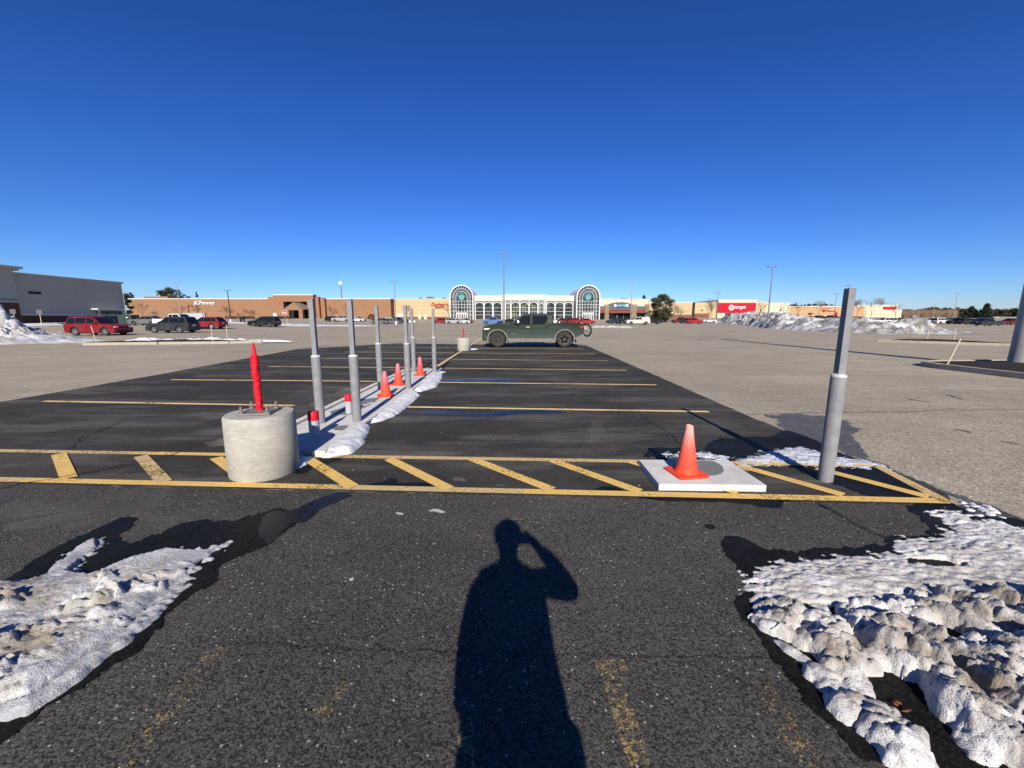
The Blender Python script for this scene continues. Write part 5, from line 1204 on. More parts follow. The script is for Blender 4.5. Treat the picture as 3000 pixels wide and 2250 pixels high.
for i, (px, Y, k, p, f, lab) in enumerate([
    (2375, 168, 'sedan', 'black', 1, 'black sedan over the snow crest below the red pharmacy letters'), (2404, 168, 'suv', 'charcoal', 1, 'charcoal SUV over the snow crest left of the lone grey post'),
    (2432, 166, 'van', 'black', -1, 'black minivan over the snow crest, just left of the lone grey post'), (2350, 172, 'hatch', 'silver', 1, 'silver car peeking over the snow crest, leftmost there'),
    (2535, 96, 'pickup', 'white', -1, 'white pickup behind the snow heap right of the lone grey post'), (2597, 112, 'van', 'white', -1, 'white minivan behind the snow heap, next to the white pickup'),
    (2622, 124, 'hatch', 'maroon', 1, 'maroon car behind the dirtiest stretch of snow heap'), (2654, 140, 'suv', 'black', 1, 'black SUV behind the snow heap crest, under the bare wood'), (2574, 118, 'sedan', 'black', -1, 'black sedan between the white pickup and white minivan'),
    (2738, 132, 'van', 'white', -1, 'white van at the end of the snow heap, behind the white SUV'), (2761, 114, 'suv', 'white', 1, 'white SUV just past the end of the snow heap'),
    (2789, 118, 'sedan', 'blue', 1, 'blue car between the white SUV and black SUV, right lot'), (2806, 109, 'suv', 'black', -1, 'black SUV in front of the blue car, right lot'),
    (2840, 107, 'wagon', 'charcoal', 1, 'charcoal wagon with silver wheels, centre of the right lot'), (2880, 104, 'suv', 'navy', -1, 'navy SUV behind the dark sedan, right lot'),
    (2890, 128, 'van', 'white', 1, 'white van roof behind the navy SUV, right lot'), (2897, 85, 'sedan', 'charcoal', 1, 'charcoal sedan nearest in the right lot'),
    (2960, 96, 'hatch', 'maroon', -1, 'maroon hatchback beside the thick pole, right lot'), (2985, 104, 'sedan', 'black', 1, 'black sedan partly behind the thick pole, right lot'),
    (2800, 136, 'van', 'navy', 1, 'navy minivan in the rear row of the right lot'), (2828, 138, 'suv', 'black', 1, 'black SUV in the rear row before the round conifer'), (2856, 137, 'sedan', 'charcoal', -1, 'charcoal sedan in the rear row before the tall spruce'), (2775, 140, 'suv', 'grey', 1, 'grey SUV in the rear row near the leaning far lamp')]):
    car(px, Y, k, p, f, lab, grp='cars parked in the right lot')
# ------------------------------------------------------------------ buildings
def brickmat(name, c1, c2, sc):
    c1 = tuple(x * 0.74 for x in c1); c2 = tuple(x * 0.74 for x in c2)
    t = NT(name); v = t.obj()
    x, y, z = t.sep(v)[:3]
    vec = t.n('ShaderNodeCombineXYZ', {0: t.math('ADD', x, y), 1: z, 2: 0.0}).outputs[0]
    br = t.n('ShaderNodeTexBrick', {'Vector': vec, 'Color1': (*c1, 1), 'Color2': (*c2, 1), 'Mortar': (*(q * 0.8 for q in c1), 1), 'Scale': sc, 'Mortar Size': 0.015}).outputs[0]
    c = t.mix(t.rng(t.noise(v, 0.5, 7, 0.65), 0.35, 0.7, 0, 0.35), br, tuple(q * 0.72 for q in c1))
    c = t.mix(t.rng(t.noise(t.vmul(v, (1.2, 1, 0.12)), 1.4, 5), 0.55, 0.75, 0, 0.25), c, tuple(q * 0.6 for q in c1))
    return t.out(c, 0.95, spec=0.08)
def stucco(name, c, streak=0.25):
    c = tuple(x * 0.66 for x in c)
    t = NT(name); v = t.obj()
    k = t.mix(t.noise(v, 0.6, 6), tuple(q * 0.93 for q in c), tuple(min(1, q * 1.05) for q in c))
    k = t.mix(t.rng(t.noise(t.vmul(v, (1.5, 1, 0.1)), 1.2, 6, 0.7), 0.5, 0.75, 0, streak), k, tuple(q * 0.75 for q in c))
    return t.out(k, 0.92, spec=0.08)
M['brick'] = brickmat('tan_brick', (0.34, 0.185, 0.105), (0.38, 0.215, 0.125), 2.2)
M['brick_red'] = brickmat('red_brick', (0.24, 0.10, 0.075), (0.30, 0.13, 0.095), 3)
M['brick_dark'] = brickmat('brown_brick', (0.11, 0.065, 0.05), (0.16, 0.10, 0.08), 3)
M['cream'] = stucco('cream_stucco', (0.66, 0.52, 0.30)); M['cream_pale'] = stucco('pale_cream_stucco', (0.74, 0.68, 0.50))
M['peach'] = stucco('peach_stucco', (0.62, 0.40, 0.22)); M['white_wall'] = stucco('white_stucco', (0.78, 0.76, 0.68)); M['grey_wall'] = stucco('grey_panel_wall', (0.62, 0.58, 0.50))
M['coping'] = pm('white_coping', (0.52, 0.515, 0.50), 0.8); M['reveal'] = pm('wall_reveal', (0.36, 0.27, 0.17), 0.9); M['dark_gap'] = pm('dark_recess', (0.02, 0.018, 0.017), 0.9)
M['maroon_trim_and_shade'] = pm('maroon_trim_and_shade', (0.11, 0.028, 0.025), 0.7); M['shingle'] = pm('grey_shingle', (0.19, 0.18, 0.165), 0.9, 0.25, 6)
M['white_paint'] = pm('white_frame_paint', (0.52, 0.53, 0.525), 0.6, 0.05); M['sign_white'] = pm('white_sign_letter', (0.6, 0.6, 0.6), 0.7, 0.03); M['sign_red'] = pm('red_sign_letter', (0.36, 0.010, 0.018), 0.8, 0.05, spec=0.06)
M['red_panel'] = pm('red_sign_panel', (0.40, 0.014, 0.030), 0.8, 0.07, 1.0, spec=0.06); M['stone'] = pm('brown_field_stone', (0.21, 0.155, 0.105), 0.9, 0.4, 4, 0.4, 8)
M['slate'] = pm('slate_grey_cladding', (0.10, 0.104, 0.104), 0.8); M['awning'] = pm('brick_red_awning', (0.19, 0.045, 0.034), 0.8); M['teal_sign'] = pm('dark_teal_sign', (0.02, 0.05, 0.065), 0.6); M['sign_blue'] = pm('pale_blue_letter', (0.28, 0.55, 0.70), 0.5)
M['hvac'] = pm('rooftop_metal', (0.16, 0.16, 0.155), 0.7, 0.2); M['teal_glass'] = pm('teal_tinted_glass', (0.12, 0.26, 0.26), 0.15, 0.1)
t_ = NT('mall_glass'); v_ = t_.obj(); c_ = t_.mix(t_.rng(t_.noise(t_.vmul(v_, (1, 1, 1.6)), 0.55, 6, 0.7), 0.45, 0.68), (0.005, 0.006, 0.006), (0.085, 0.10, 0.085)); c_ = t_.mix(t_.math('MULTIPLY', t_.rng(t_.noise(t_.vmul(v_, (.5, 1, 2.5)), 0.45, 4), 0.52, 0.62), t_.rng(t_.math('ABSOLUTE', t_.sep(v_)[0]), 5.0, 8.5, 0.8, 0.0)), c_, (0.13, 0.13, 0.02)); M['mall_glass'] = t_.out(c_, 0.08, t_.bump(t_.noise(v_, 0.35, 2), 0.03, 0.3), spec=0.5)  # painted reflections: pale mottling, yellow-green across the middle panes
M['spandrel'] = pm('grey_spandrel', (0.21, 0.20, 0.18), 0.8)

def Bld(name, label, cat, x, Y): return thing(name, label, cat, (x, Y, gz(x, Y)), 0)
def rect(px0, py0, px1, py1, Y):
    """photo rectangle on a frontal plane -> x0, x1, z0 (bottom), z1 (top)"""
    x0, z1 = P(px0, py0, Y); x1, z0 = P(px1, py1, Y); return x0, x1, z0, z1
def panel(par, nm, m, px0, py0, px1, py1, Y, front=0.06, back=0.0, bevel=0.0):
    x0, x1, z0, z1 = rect(px0, py0, px1, py1, Y); return MB().box(x0, x1, Y - front, Y - back, z0, z1).build(nm, m, par, True, bevel=bevel)

# grey store on the left, its long shaded side wall runs away from the camera
gs = Bld('retail_store', 'long grey store side wall in shade with a brown brick base, left', 'store', -86, 76)
XW = -77.5; zb = 0.2
MB().box(-140, XW, 63.8, 82, 2.3, 8.30).build('wall', M['grey_wall'], gs, True)
MB().box(-140, XW + 0.03, 63.8, 82.03, -0.3, 2.0).build('brick_base', M['brick_dark'], gs, True)
MB().box(-140, XW + 0.12, 63.8, 82.1, 2.003, 2.297).build('band', M['coping'], gs, True)
MB().box(-140, XW + 0.25, 63.9, 82.25, 8.303, 8.62).build('cornice', M['grey_wall'], gs, True)
MB().box(-140, XW + 0.9, 52, 63.79, -0.3, 8.75).build('corner_tower', M['grey_wall'], gs, True)
MB().box(-140, XW + 1.35, 51.6, 64.2, 8.753, 9.05).box(-140, XW + 1.7, 51.3, 64.5, 9.053, 9.4).build('tower_cornice', M['grey_wall'], gs, True)
MB().box(XW + 0.905, XW + 1.1, 52, 63.6, -0.3, 3.9).build('tower_base', M['brick_dark'], gs, True)
MB().box(XW + 0.905, XW + 1.25, 52, 63.7, 3.903, 4.2).build('tower_band', M['grey_wall'], gs, True)
cy = lambda px: 1195.5 * XW / (px - 1500)
for a in (0.0, 0.9): MB().box(XW + 0.02, XW + 0.12, cy(98) + a, cy(98) + a + 0.75, 5.42, 5.78).build('wall_letter', M['black'], gs, True)
MB().box(XW + 0.003, XW + 1.3, 75.4, 80.6, 3.1, 3.35).build('canopy', M['coping'], gs, True)
for y in (75.6, 80.4): MB().box(XW + 1.02, XW + 1.27, y - 0.12, y + 0.12, 0, 3.1).build('canopy_column', M['coping'], gs, True)
MB().box(XW + 0.031, XW + 0.06, 76.2, 81.2, 0.4, 2.9).build('service_door', M['slate'], gs, True)
for i in range(6):
    y = 76.4 + i * 0.85; MB().lathe([(0.16, 0), (0.16, 0.16)], (XW + 0.35, y, 1.2 + 0.5 * (i % 3)), 12, 'x').tube([(XW + 0.4, y, 0.3), (XW + 0.4, y, 1.2 + 0.5 * (i % 3))], 0.05, 6).build('utility_meter', M['pipe'], gs, True)
tx = at(376, 71); tb = thing('transformer_box', 'dark green electrical transformer cabinet at the grey store corner', 'transformer', (tx, 71, gz(tx, 71)))
MB().box(-1.15, 1.15, -0.7, 0.9, 0, 1.62).build('cabinet', pm('transformer_green', (0.035, 0.06, 0.045), 0.6), tb, bevel=0.03)
MB().box(-1.12, -0.03, -0.712, -0.703, 0.15, 1.5).build('door', pm('transformer_green_dark', (0.03, 0.05, 0.04), 0.6), tb); MB().box(0.03, 1.12, -0.712, -0.703, 0.15, 1.5).build('door', bpy.data.materials['transformer_green_dark'], tb)
MB().box(0.25, 0.6, -0.72, -0.713, 1.1, 1.25).build('warning_label', M['sign_white'], tb)

# brick department store
JY = 170.0
dsx = at(760, JY)
ds = Bld('department_store', 'long tan brick department store with white name letters and a gabled entry', 'store', dsx, JY)
x0, x1, z0, z1 = rect(375, 876.5, 1147, 940, JY)
xa, xb = P(800, 900, JY)[0], P(955, 900, JY)[0]
MB().box(x0, xa, JY, JY + 60, 0, z1).box(xb, x1, JY, JY + 60, 0, z1).build('wall', M['brick'], ds, True)
MB().box(x0 - .1, xa, JY - 0.12, JY + 60, z1 + .003, z1 + 0.32).box(xb, x1 + .1, JY - 0.12, JY + 60, z1 + .003, z1 + 0.32).build('coping', M['coping'], ds, True)
f3 = crop(800, 800, 4.424)
def R3(ax, ay, bx, by, Y): return rect(*f3(ax, ay), *f3(bx, by), Y)
ex0, ex1, _, ez = R3(-40, 287, 540, 600, JY - 3)
ox0, ox1, oz0, oz1 = R3(130, 370, 455, 600, JY - 3)
MB().box(xa, ox0, JY - 3, JY, 0, ez - 0.6).box(ox0, ox1, JY - 3, JY, oz1, ez).box(ox1, ex1, JY - 3, JY, 0, ez).box(xa + 2.2, ox0, JY - 3.0, JY, ez - 0.597, ez).build('entry_block', M['brick'], ds, True)
MB().box(xa + 2.1, ex1 + 0.1, JY - 3.1, JY, ez + .003, ez + 0.3).build('coping', M['coping'], ds, True)
for a, b_, yy, dd in ((540, 606, 308, 2.0), (606, 682, 320, 1.0)):
    q0_, q1_, _, qz = R3(a, yy, b_, 600, JY - dd); MB().box(q0_, q1_, JY - dd, JY, 0, qz).build('stepped_wall', M['brick'], ds, True); MB().box(q1_ + 0.003, q1_ + 0.3, JY - dd + 0.05, JY - 0.05, 0, qz - .1).build('painted_side_shade', M['maroon_trim_and_shade'], ds, True)  # dark red boxes paint in the shadowed sides of the brick steps
MB().box(ex1 + 0.003, ex1 + 0.3, JY - 2.95, JY - 2.05, 0, ez - 0.1).build('painted_side_shade', M['maroon_trim_and_shade'], ds, True)  # same painted shade on the side of the entry block
MB().box(ox0 - 2, ox1 + 0.2, JY + 0.003, JY + 0.2, 0, oz1 + 0.2).build('entry_shade_back', M['dark_gap'], ds, True)  # near-black back panel paints the shade inside the entry opening
gx0, gx1, gz0_, gz1_ = R3(135, 388, 386, 480, JY - 8)
gm = (gx0 + gx1) / 2
MB().prism([(gx0, gz0_), (gx1, gz0_), (gx1, gz0_ + 0.2), (gm, gz1_), (gx0, gz0_ + 0.2)], JY - 8, JY - 7.7).build('gable_wall', M['brick'], ds, True)
MB().prism([(gx0 - .4, gz0_ + 0.15), (gm, gz1_ + 0.05), (gx1 + .4, gz0_ + 0.15), (gx1 + .4, gz0_ + 0.4), (gm, gz1_ + 0.35), (gx0 - .4, gz0_ + 0.4)], JY - 7.69, JY - 0.05).build('portico_roof', M['shingle'], ds, True)
for gx in (gx0 + 1.0, gx1 - 1.0): MB().box(gx - 0.75, gx + 0.75, JY - 8.0, JY - 6.6, 0, gz0_).build('portico_column', M['brick'], ds, True)
def hdoor(par, x, w, h, Y, n=2):
    d = MB().box(x - w / 2, x + w / 2, Y - 0.08, Y - 0.01, 1.0, 1.0 + h).build('door', M['glass'], par, True)
    m = MB()
    for i in range(n + 1): m.box(x - w / 2 + w * i / n - 0.05, x - w / 2 + w * i / n + 0.05, Y - 0.13, Y - 0.082, 1.0, 1.0 + h)
    m.build('door_frame', M['slate'], d, True)
hdoor(ds, gm, 5.5, 2.5, JY + 0.003, 4)
f2c = crop(350, 800, 4.424)
sx0, sz1 = P(*f2c(965, 360), JY); sx1, sz0 = P(*f2c(1245, 424), JY)
text_mesh('JCPenney', sx0, sx1, sz0, sz1, JY - 0.05, 0.3, M['sign_white'], 'wall_sign', ds, bold=0.012)
l0 = rect(*f2c(885, 420), *f2c(990, 500), JY)
MB().box(l0[0], l0[1] + 1.5, JY - 0.2, JY - 0.02, l0[3] - 0.25, l0[3]).box(l0[0], l0[0] + 0.35, JY - 0.2, JY - 0.02, 1, l0[3] - .253).box(l0[0] + 1.8, l0[1], JY - 0.2, JY - 0.02, l0[3] - 1.8, l0[3] - 1.6).build('canopy_frame', M['maroon_trim_and_shade'], ds, True)
r0 = rect(*f2c(315, 303), *f2c(625, 330), JY + 20); MB().box(r0[0], r0[1], JY + 20, JY + 30, r0[2], r0[3]).build('roof_block', M['brick'], ds, True)
MB().box(P(*f3(1535, 340), JY)[0] - 0.01, x1 + 0.02, JY - 0.05, JY - 0.01, 1, 1.4).build('plinth', M['brick_dark'], ds, True)
for a, b_ in ((1370, 1560), (1620, 1750), (2060, 2200)):
    h0 = rect(*f2c(a, 586), *f2c(b_, 615), JY - 9); hh_ = MB()
    rr2 = random.Random(a)
    for i in range(70):
        x = h0[0] + (h0[1] - h0[0]) * rr2.random(); s_ = 0.35
        for k in range(8):
            p = Vector((x + rr2.uniform(-s_, s_), JY - 9 + rr2.uniform(-s_, s_), gz(x, JY - 9) + rr2.uniform(0.05, 1.1))); d_ = Vector((rr2.uniform(-1, 1), rr2.uniform(-1, 1), rr2.uniform(-1, 1))).normalized()
            e_ = d_.orthogonal().normalized(); hh_.add([p - e_ * .12, p + d_ * .2, p + e_ * .12], [(0, 1, 2)])
    tag(hh_.build('hedge', pm('brown_hedge_%d' % a, (0.06, 0.04, 0.03), 0.9)), {1370: 'low brown hedge under the dark lamp post at the brick wall', 1620: 'low brown hedge between the drop box and the black crossover', 2060: 'low dark hedge left of the gabled brick entry'}[a], 'hedge')

# cream sports store
SY = 175.0
ss = Bld('retail_store', 'cream boarded store with red sports lettering beside the glass arches', 'store', at(1235, SY), SY)
x0, x1, z0, z1 = rect(1140, 877, 1326, 940, SY)
MB().box(x0, x1, SY, SY + 50, 2.2, z1).build('wall', M['cream'], ss, True)
MB().box(x0, x1, SY - 0.1, SY + 50, z1 + .003, z1 + 0.25).build('coping', M['coping'], ss, True)
MB().box(x0, x1, SY - 0.05, SY + 50, 0, 2.197).build('brick_base', M['brick_red'], ss, True)
rv = MB()
for yy in (382, 430, 478, 520): z = P(*f3(1700, yy), SY)[1]; rv.box(x0, x1, SY - 0.03, SY - 0.001, z - 0.06, z + 0.06)
rv.build('wall_reveal', M['reveal'], ss, True)
for a in (1880, 1955):
    p4 = rect(*f3(a, 528), *f3(a + 40, 600), SY); MB().box(p4[0], p4[1], SY - 0.12, SY - 0.053, p4[2], p4[3]).build('wall_panel', M['cream_pale'], ss, True)
p4 = rect(*f3(1600, 528), *f3(1690, 568), SY); MB().box(p4[0], p4[1], SY - 0.12, SY - 0.053, p4[2], p4[3]).build('window_band', M['coping'], ss, True)
f4 = crop(1250, 700, 4.424)
a0, az1 = P(*f4(60, 825), SY); a1, az0 = P(*f4(281, 868), SY); text_mesh("Dunham's", a0, a1, az0, az1, SY - 0.05, 0.3, M['sign_red'], 'wall_sign', ss, shear=0.2, bold=0.012)
a0, az1 = P(*f4(106, 876), SY); a1, az0 = P(*f4(234, 899), SY); text_mesh('SPORTS', a0, a1, az0, az1, SY - 0.05, 0.3, M['sign_red'], 'wall_sign', ss, shear=0.2, bold=0.012)
for a, b_, c_ in ((1885, 1912, 315), (1918, 1930, 318), (1985, 2007, 306), (2018, 2040, 306), (2050, 2073, 306), (2190, 2212, 316), (2222, 2232, 316)):
    q = rect(*f3(a, c_), *f3(b_, 338), SY + 12); MB().box(q[0], q[1], SY + 12, SY + 14, q[2] - 0.5, q[3]).build('roof_unit', M['hvac'], ss, True)

# glass entrance hall with two arched towers
gh = Bld('glass_hall', 'white framed glass mall entrance with two tall rounded arch towers', 'mall entrance', at(1537, SY), SY)
GZ = 1.0
def zof(y, Y=SY): return P(*f4(1100, y), Y)[1]
def xof(x, Y=SY): return P(*f4(x, 900), Y)[0]
def wing(xa_, xb_, Y, centres, hw, ztop, zc_, narrow=()):
    MB().box(xof(xa_, SY), xof(xb_, SY), Y, SY + 30, GZ - 0.6, zc_).build('spandrel_wall', M['spandrel'], gh, True)
    MB().box(xof(xa_, SY) - 0.1, xof(xb_, SY) + 0.1, Y - 0.35, SY + 30, zc_ + .003, ztop).build('cornice_wall', M['white_wall'], gh, True)
    MB().box(xof(xa_, SY) - 0.2, xof(xb_, SY) + 0.2, Y - 0.5, SY + 30, ztop + .003, ztop + 0.25).build('coping', M['coping'], gh, True)
    for c_ in centres:
        w = (hw if c_ not in narrow else hw * 0.6) * 0.0331; xc = xof(c_); zs = zof(862)
        pts = [(xc - w, GZ + 0.3)] + [(xc + w, GZ + 0.3)] + [(xc + w * math.cos(PI * i / 14), zs + w * 0.75 * math.sin(PI * i / 14)) for i in range(15)]
        g = MB().prism(pts, Y - 0.12, Y - 0.02).build('window', M['mall_glass'], gh, True)
        fr_ = MB()
        o_ = [(xc + w, GZ + .3)] + [(xc + w * math.cos(PI * i / 14), zs + w * 0.75 * math.sin(PI * i / 14)) for i in range(15)] + [(xc - w, GZ + .3)]
        k = 1 - 0.12 / w
        for i in range(len(o_) - 1):
            A_, B_ = o_[i], o_[i + 1]; f_ = lambda p: (xc + (p[0] - xc) * k, p[1] - (0.2 if p[1] > zs + 0.01 else 0))
            fr_.prism([A_, B_, f_(B_), f_(A_)], Y - 0.26, Y - 0.125)
        for yy in (893, 940, 985): fr_.box(xc - w * k, xc + w * k, Y - 0.22, Y - 0.123, zof(yy) - 0.055, zof(yy) + 0.055)
        if c_ in narrow or hw == 51: 
            for q in (-0.33, 0.33): fr_.box(xc + w * q - 0.04, xc + w * q + 0.04, Y - 0.2, Y - 0.122, GZ + .3, zs)
        fr_.build('window_frame', M['white_paint'], g, True)
wing(625, 985, SY, (685, 800, 918), 53, zof(742), zof(805)); wing(1545, 1905, SY, (1605, 1722, 1840), 53, zof(742), zof(805))
wing(990, 1540, SY - 4, (1055, 1150, 1263, 1378, 1478), 51, zof(735), zof(803), narrow=(1055, 1478))
pl = MB()
for x in (630, 742, 858, 975, 1550, 1663, 1782, 1895): pl.box(xof(x) - 0.16, xof(x) + 0.16, SY - 0.35, SY - 0.02, GZ - .3, zof(806))
for x in (996, 1020, 1092, 1204, 1322, 1434, 1512, 1534): pl.box(xof(x) - 0.14, xof(x) + 0.14, SY - 4.35, SY - 4.02, GZ - .3, zof(804))
pl.build('pilaster', M['white_paint'], gh, True)
def tower(cx):
    xc, zc_ = xof(cx), zof(762); k = 0.0331; Y = SY - 5
    sh = MB(); o_ = [(xc + 4.5 * math.cos(PI * i / 24), zc_ + 4.5 * math.sin(PI * i / 24)) for i in range(25)]
    g = MB().prism([(xc - 4.5, GZ - .4), (xc + 4.5, GZ - .4)] + o_, Y, SY + 20).build('glazed_vault', M['mall_glass'], gh, True)
    a = MB().arch(xc, zc_, 4.48, 4.92, GZ - .4, Y - 0.5, SY + 20, 24); a.build('outer_arch', M['white_paint'], gh, True)
    b = MB().arch(xc, zc_, 3.42, 3.58, GZ - .3, Y - 0.3, Y - 0.01).arch(xc, zc_, 2.96, 3.04, GZ - .3, Y - 0.3, Y - 0.01).arch(xc, zc_, 2.25, 2.42, GZ - .3, Y - 0.4, Y - 0.01); b.build('inner_arch', M['white_paint'], gh, True)
    c = MB()
    for i in range(13):
        t_ = PI * i / 12; d0, d1 = 3.62, 4.36
        c.obox((xc + (d0 + d1) / 2 * math.cos(t_), Y - 0.1, zc_ + (d0 + d1) / 2 * math.sin(t_)), (math.cos(t_), 0, math.sin(t_)), d1 - d0, 0.14, 0.1)
    for yy in (812, 856, 890, 940, 985):
        z = zof(yy); c.box(xc - 4.35, xc + 4.35, Y - 0.18, Y - 0.003, z - 0.06, z + 0.06)
    for q in (-1.25, 0, 1.25): c.box(xc + q - 0.06, xc + q + 0.06, Y - 0.16, Y - 0.003, GZ, zof(812) - .1)
    c.build('mullion', M['white_paint'], gh, True)
    d_ = MB().ring(xc, zc_, 1.0, 1.25, Y - 0.35, Y - 0.02)
    for i in range(13):
        t_ = PI * i / 12 ; d_.obox((xc + 1.72 * math.cos(t_), Y - 0.18, zc_ + 1.72 * math.sin(t_)), (math.cos(t_), 0, math.sin(t_)), 0.95, 0.22, 0.13)
    d_.build('sunburst', M['teal_glass'], gh, True)
    MB().lathe([(0.98, Y - 0.1), (0.98, Y - 0.02)], (xc, 0, zc_), 24, 'y').build('roundel', M['teal_glass'], gh, True)
    e = MB().box(xc - 2.2, xc + 2.2, Y - 0.6, Y - 0.42, zof(975), zof(957))
    for i in range(7): x = xc - 2.2 + 4.4 * i / 6; e.box(x - 0.14, x + 0.14, Y - 0.6, Y - 0.42, GZ - .2, zof(976))
    e.build('doorway', M['white_paint'], gh, True)
tower(474); tower(2062)

# grey fronted restaurant
AY = 177.0
f5 = crop(1700, 750, 4.424)
ag = Bld('restaurant', 'grey and stone restaurant front with a dark oval name sign between white discs', 'restaurant', at(1824, AY), AY)
def R5(ax, ay, bx, by, Y=AY): return rect(*f5(ax, ay), *f5(bx, by), Y)
q = R5(215, 562, 882, 840); MB().box(q[0], q[1], AY, AY + 40, 0, q[3]).build('wall', M['cream_pale'], ag, True)
MB().box(q[0] - .1, q[1] + .1, AY - 0.15, AY + 40, q[3] + .003, q[3] + 0.25).build('coping', M['coping'], ag, True)
q = R5(362, 600, 660, 700); top_ = R5(362, 640, 660, 700)
xc = (q[0] + q[1]) / 2; hw = (q[1] - q[0]) / 2
ar = [(q[0], q[2]), (q[1], q[2])] + [(xc + hw * math.cos(PI * (0 + i / 16)), top_[3] + (q[3] - top_[3]) * math.sin(PI * i / 16)) for i in range(17)]
MB().prism(ar, AY - 1.0, AY - 0.02).build('arched_front', M['slate'], ag, True)
oo = [(xc + (hw + 1.6) * math.cos(PI * (0.08 + 0.84 * i / 16)), top_[3] - 0.55 + (q[3] - top_[3] + 1.1) * math.sin(PI * (0.08 + 0.84 * i / 16))) for i in range(17)]
tr_ = MB()
for i in range(16): tr_.prism([oo[i], oo[i + 1], (oo[i + 1][0], oo[i + 1][1] - 0.28), (oo[i][0], oo[i][1] - 0.28)], AY - 1.25, AY - 1.003)
tr_.build('arch_trim', M['coping'], ag, True)
for a, b_ in ((312, 362), (660, 718), (836, 880)): q = R5(a, 628, b_, 835); MB().box(q[0], q[1], AY - 1.2, AY - 0.02, 0, q[3]).build('stone_pier', M['stone'], ag, True)
for a, b_ in ((232, 312), (718, 836)): q = R5(a, 652, b_, 700); MB().box(q[0], q[1], AY - 0.6, AY - 0.02, q[2], q[3]).build('fascia', M['slate'], ag, True); MB().box(q[0] - .1, q[1] + .1, AY - 0.8, AY - 0.02, q[3] + .003, q[3] + 0.3).build('fascia_cap', M['coping'], ag, True)
for a, b_ in ((232, 312), (362, 660), (718, 836)): q = R5(a, 701, b_, 740); MB().add([(q[0], AY - 0.61, q[3]), (q[1], AY - 0.61, q[3]), (q[1], AY - 1.9, q[2]), (q[0], AY - 1.9, q[2]), (q[0], AY - 0.61, q[2]), (q[1], AY - 0.61, q[2])], [(0, 1, 2, 3), (0, 3, 4), (1, 5, 2), (3, 2, 5, 4), (0, 4, 5, 1)]).build('awning', M['awning'], ag, True)
for a, b_ in ((240, 308), (366, 470), (480, 556), (564, 656), (722, 832)): q = R5(a, 744, b_, 832); MB().box(q[0], q[1], AY - 0.2, AY - 0.02, GZ - .2, q[3]).build('shopfront', M['glass'], ag, True)
q = R5(418, 622, 615, 668); MB().box(q[0], q[1], AY - 1.15, AY - 1.003, q[2], q[3]).build('name_board', M['teal_sign'], ag, True)
q = R5(468, 626, 570, 658); text_mesh('AGAVE', q[0], q[1], q[2], q[3], AY - 1.152, 0.1, M['sign_blue'], 'wall_sign', ag, bold=0.01)
for x in (443, 594): X_, Z_ = P(*f5(x, 643), AY); MB().lathe([(0.62, AY - 1.3), (0.62, AY - 1.152)], (X_, 0, Z_), 20, 'y').build('sign_disc', M['sign_white'], ag, True)
q = R5(545, 543, 605, 560, AY + 10); MB().box(q[0], q[1], AY + 10, AY + 12, q[2] - 1, q[3]).build('roof_unit', M['hvac'], ag, True)

# cream wing behind the pine
CY = 188.0
cw = Bld('retail_store', 'cream banded store wing behind the big pine', 'store', at(1985, CY), CY)
q = R5(875, 607, 1440, 830, CY); MB().box(q[0], q[1], CY, CY + 60, 0, q[3]).build('wall', M['cream'], cw, True); MB().box(q[0], q[1] + .1, CY - 0.1, CY + 60, q[3] + .003, q[3] + 0.28).build('coping', M['coping'], cw, True)
MB().box(q[0], q[1], CY - 0.06, CY - 0.002, 0, 3.2).build('brick_base', M['brick_red'], cw, True)
rv = MB()
for yy in (645, 688, 725): z = P(*f5(1300, yy), CY)[1]; rv.box(q[0], q[1], CY - 0.03, CY - 0.001, z - .06, z + .06)
rv.build('wall_reveal', M['reveal'], cw, True)

# red signed store
TY = 206.0
f6 = crop(2050, 750, 4.424)
def R6(ax, ay, bx, by, Y=TY): return rect(*f6(ax, ay), *f6(bx, by), Y)
tg = Bld('retail_store', 'wide cream store with a big red panel and white ring logo', 'store', at(2170, TY), TY)
q = R5(1490, 612, 1680, 800, TY); MB().box(q[0], q[1], TY, TY + 70, 0, q[3]).build('wall', M['cream'], tg, True)
qa = R6(135, 602, 245, 800); MB().box(q[1] + 0.003, qa[1], TY - 0.5, TY + 70, 0, qa[3]).build('wall', M['cream'], tg, True)
qb = R6(243, 582, 732, 800, TY - 2.0); MB().box(qb[0], qb[1], TY - 2.0, TY + 70, 0, qb[3]).build('sign_wall', M['cream_pale'], tg, True); MB().box(qb[0] - .15, qb[1] + .15, TY - 2.2, TY + 70, qb[3] + .003, qb[3] + 0.5).build('coping', M['coping'], tg, True)
qc = R6(733, 602, 835, 800); MB().box(qb[1] + .003, qc[1], TY - 0.5, TY + 70, 0, qc[3]).build('wall', M['cream'], tg, True)
qd = R6(838, 616, 1150, 800); MB().box(qc[1] + .003, qd[1], TY, TY + 70, 0, qd[3]).build('wall', M['cream_pale'], tg, True)
MB().box(q[0], q[1], TY - .1, TY + 70, q[3] + .003, q[3] + .3).box(q[1] + .01, qa[1], TY - .6, TY + 70, qa[3] + .003, qa[3] + .3).box(qb[1] + .2, qc[1], TY - .6, TY + 70, qc[3] + .003, qc[3] + .3).box(qc[1] + .01, qd[1], TY - .1, TY + 70, qd[3] + .003, qd[3] + .3).build('coping', M['coping'], tg, True)
qs = R6(245, 607, 724, 735, TY - 2.3); MB().box(qs[0], qs[1], TY - 2.3, TY - 2.003, qs[2], qs[3]).build('sign_panel', M['red_panel'], tg, True)
X_, Z_ = P(*f6(408, 669), TY - 2.3)
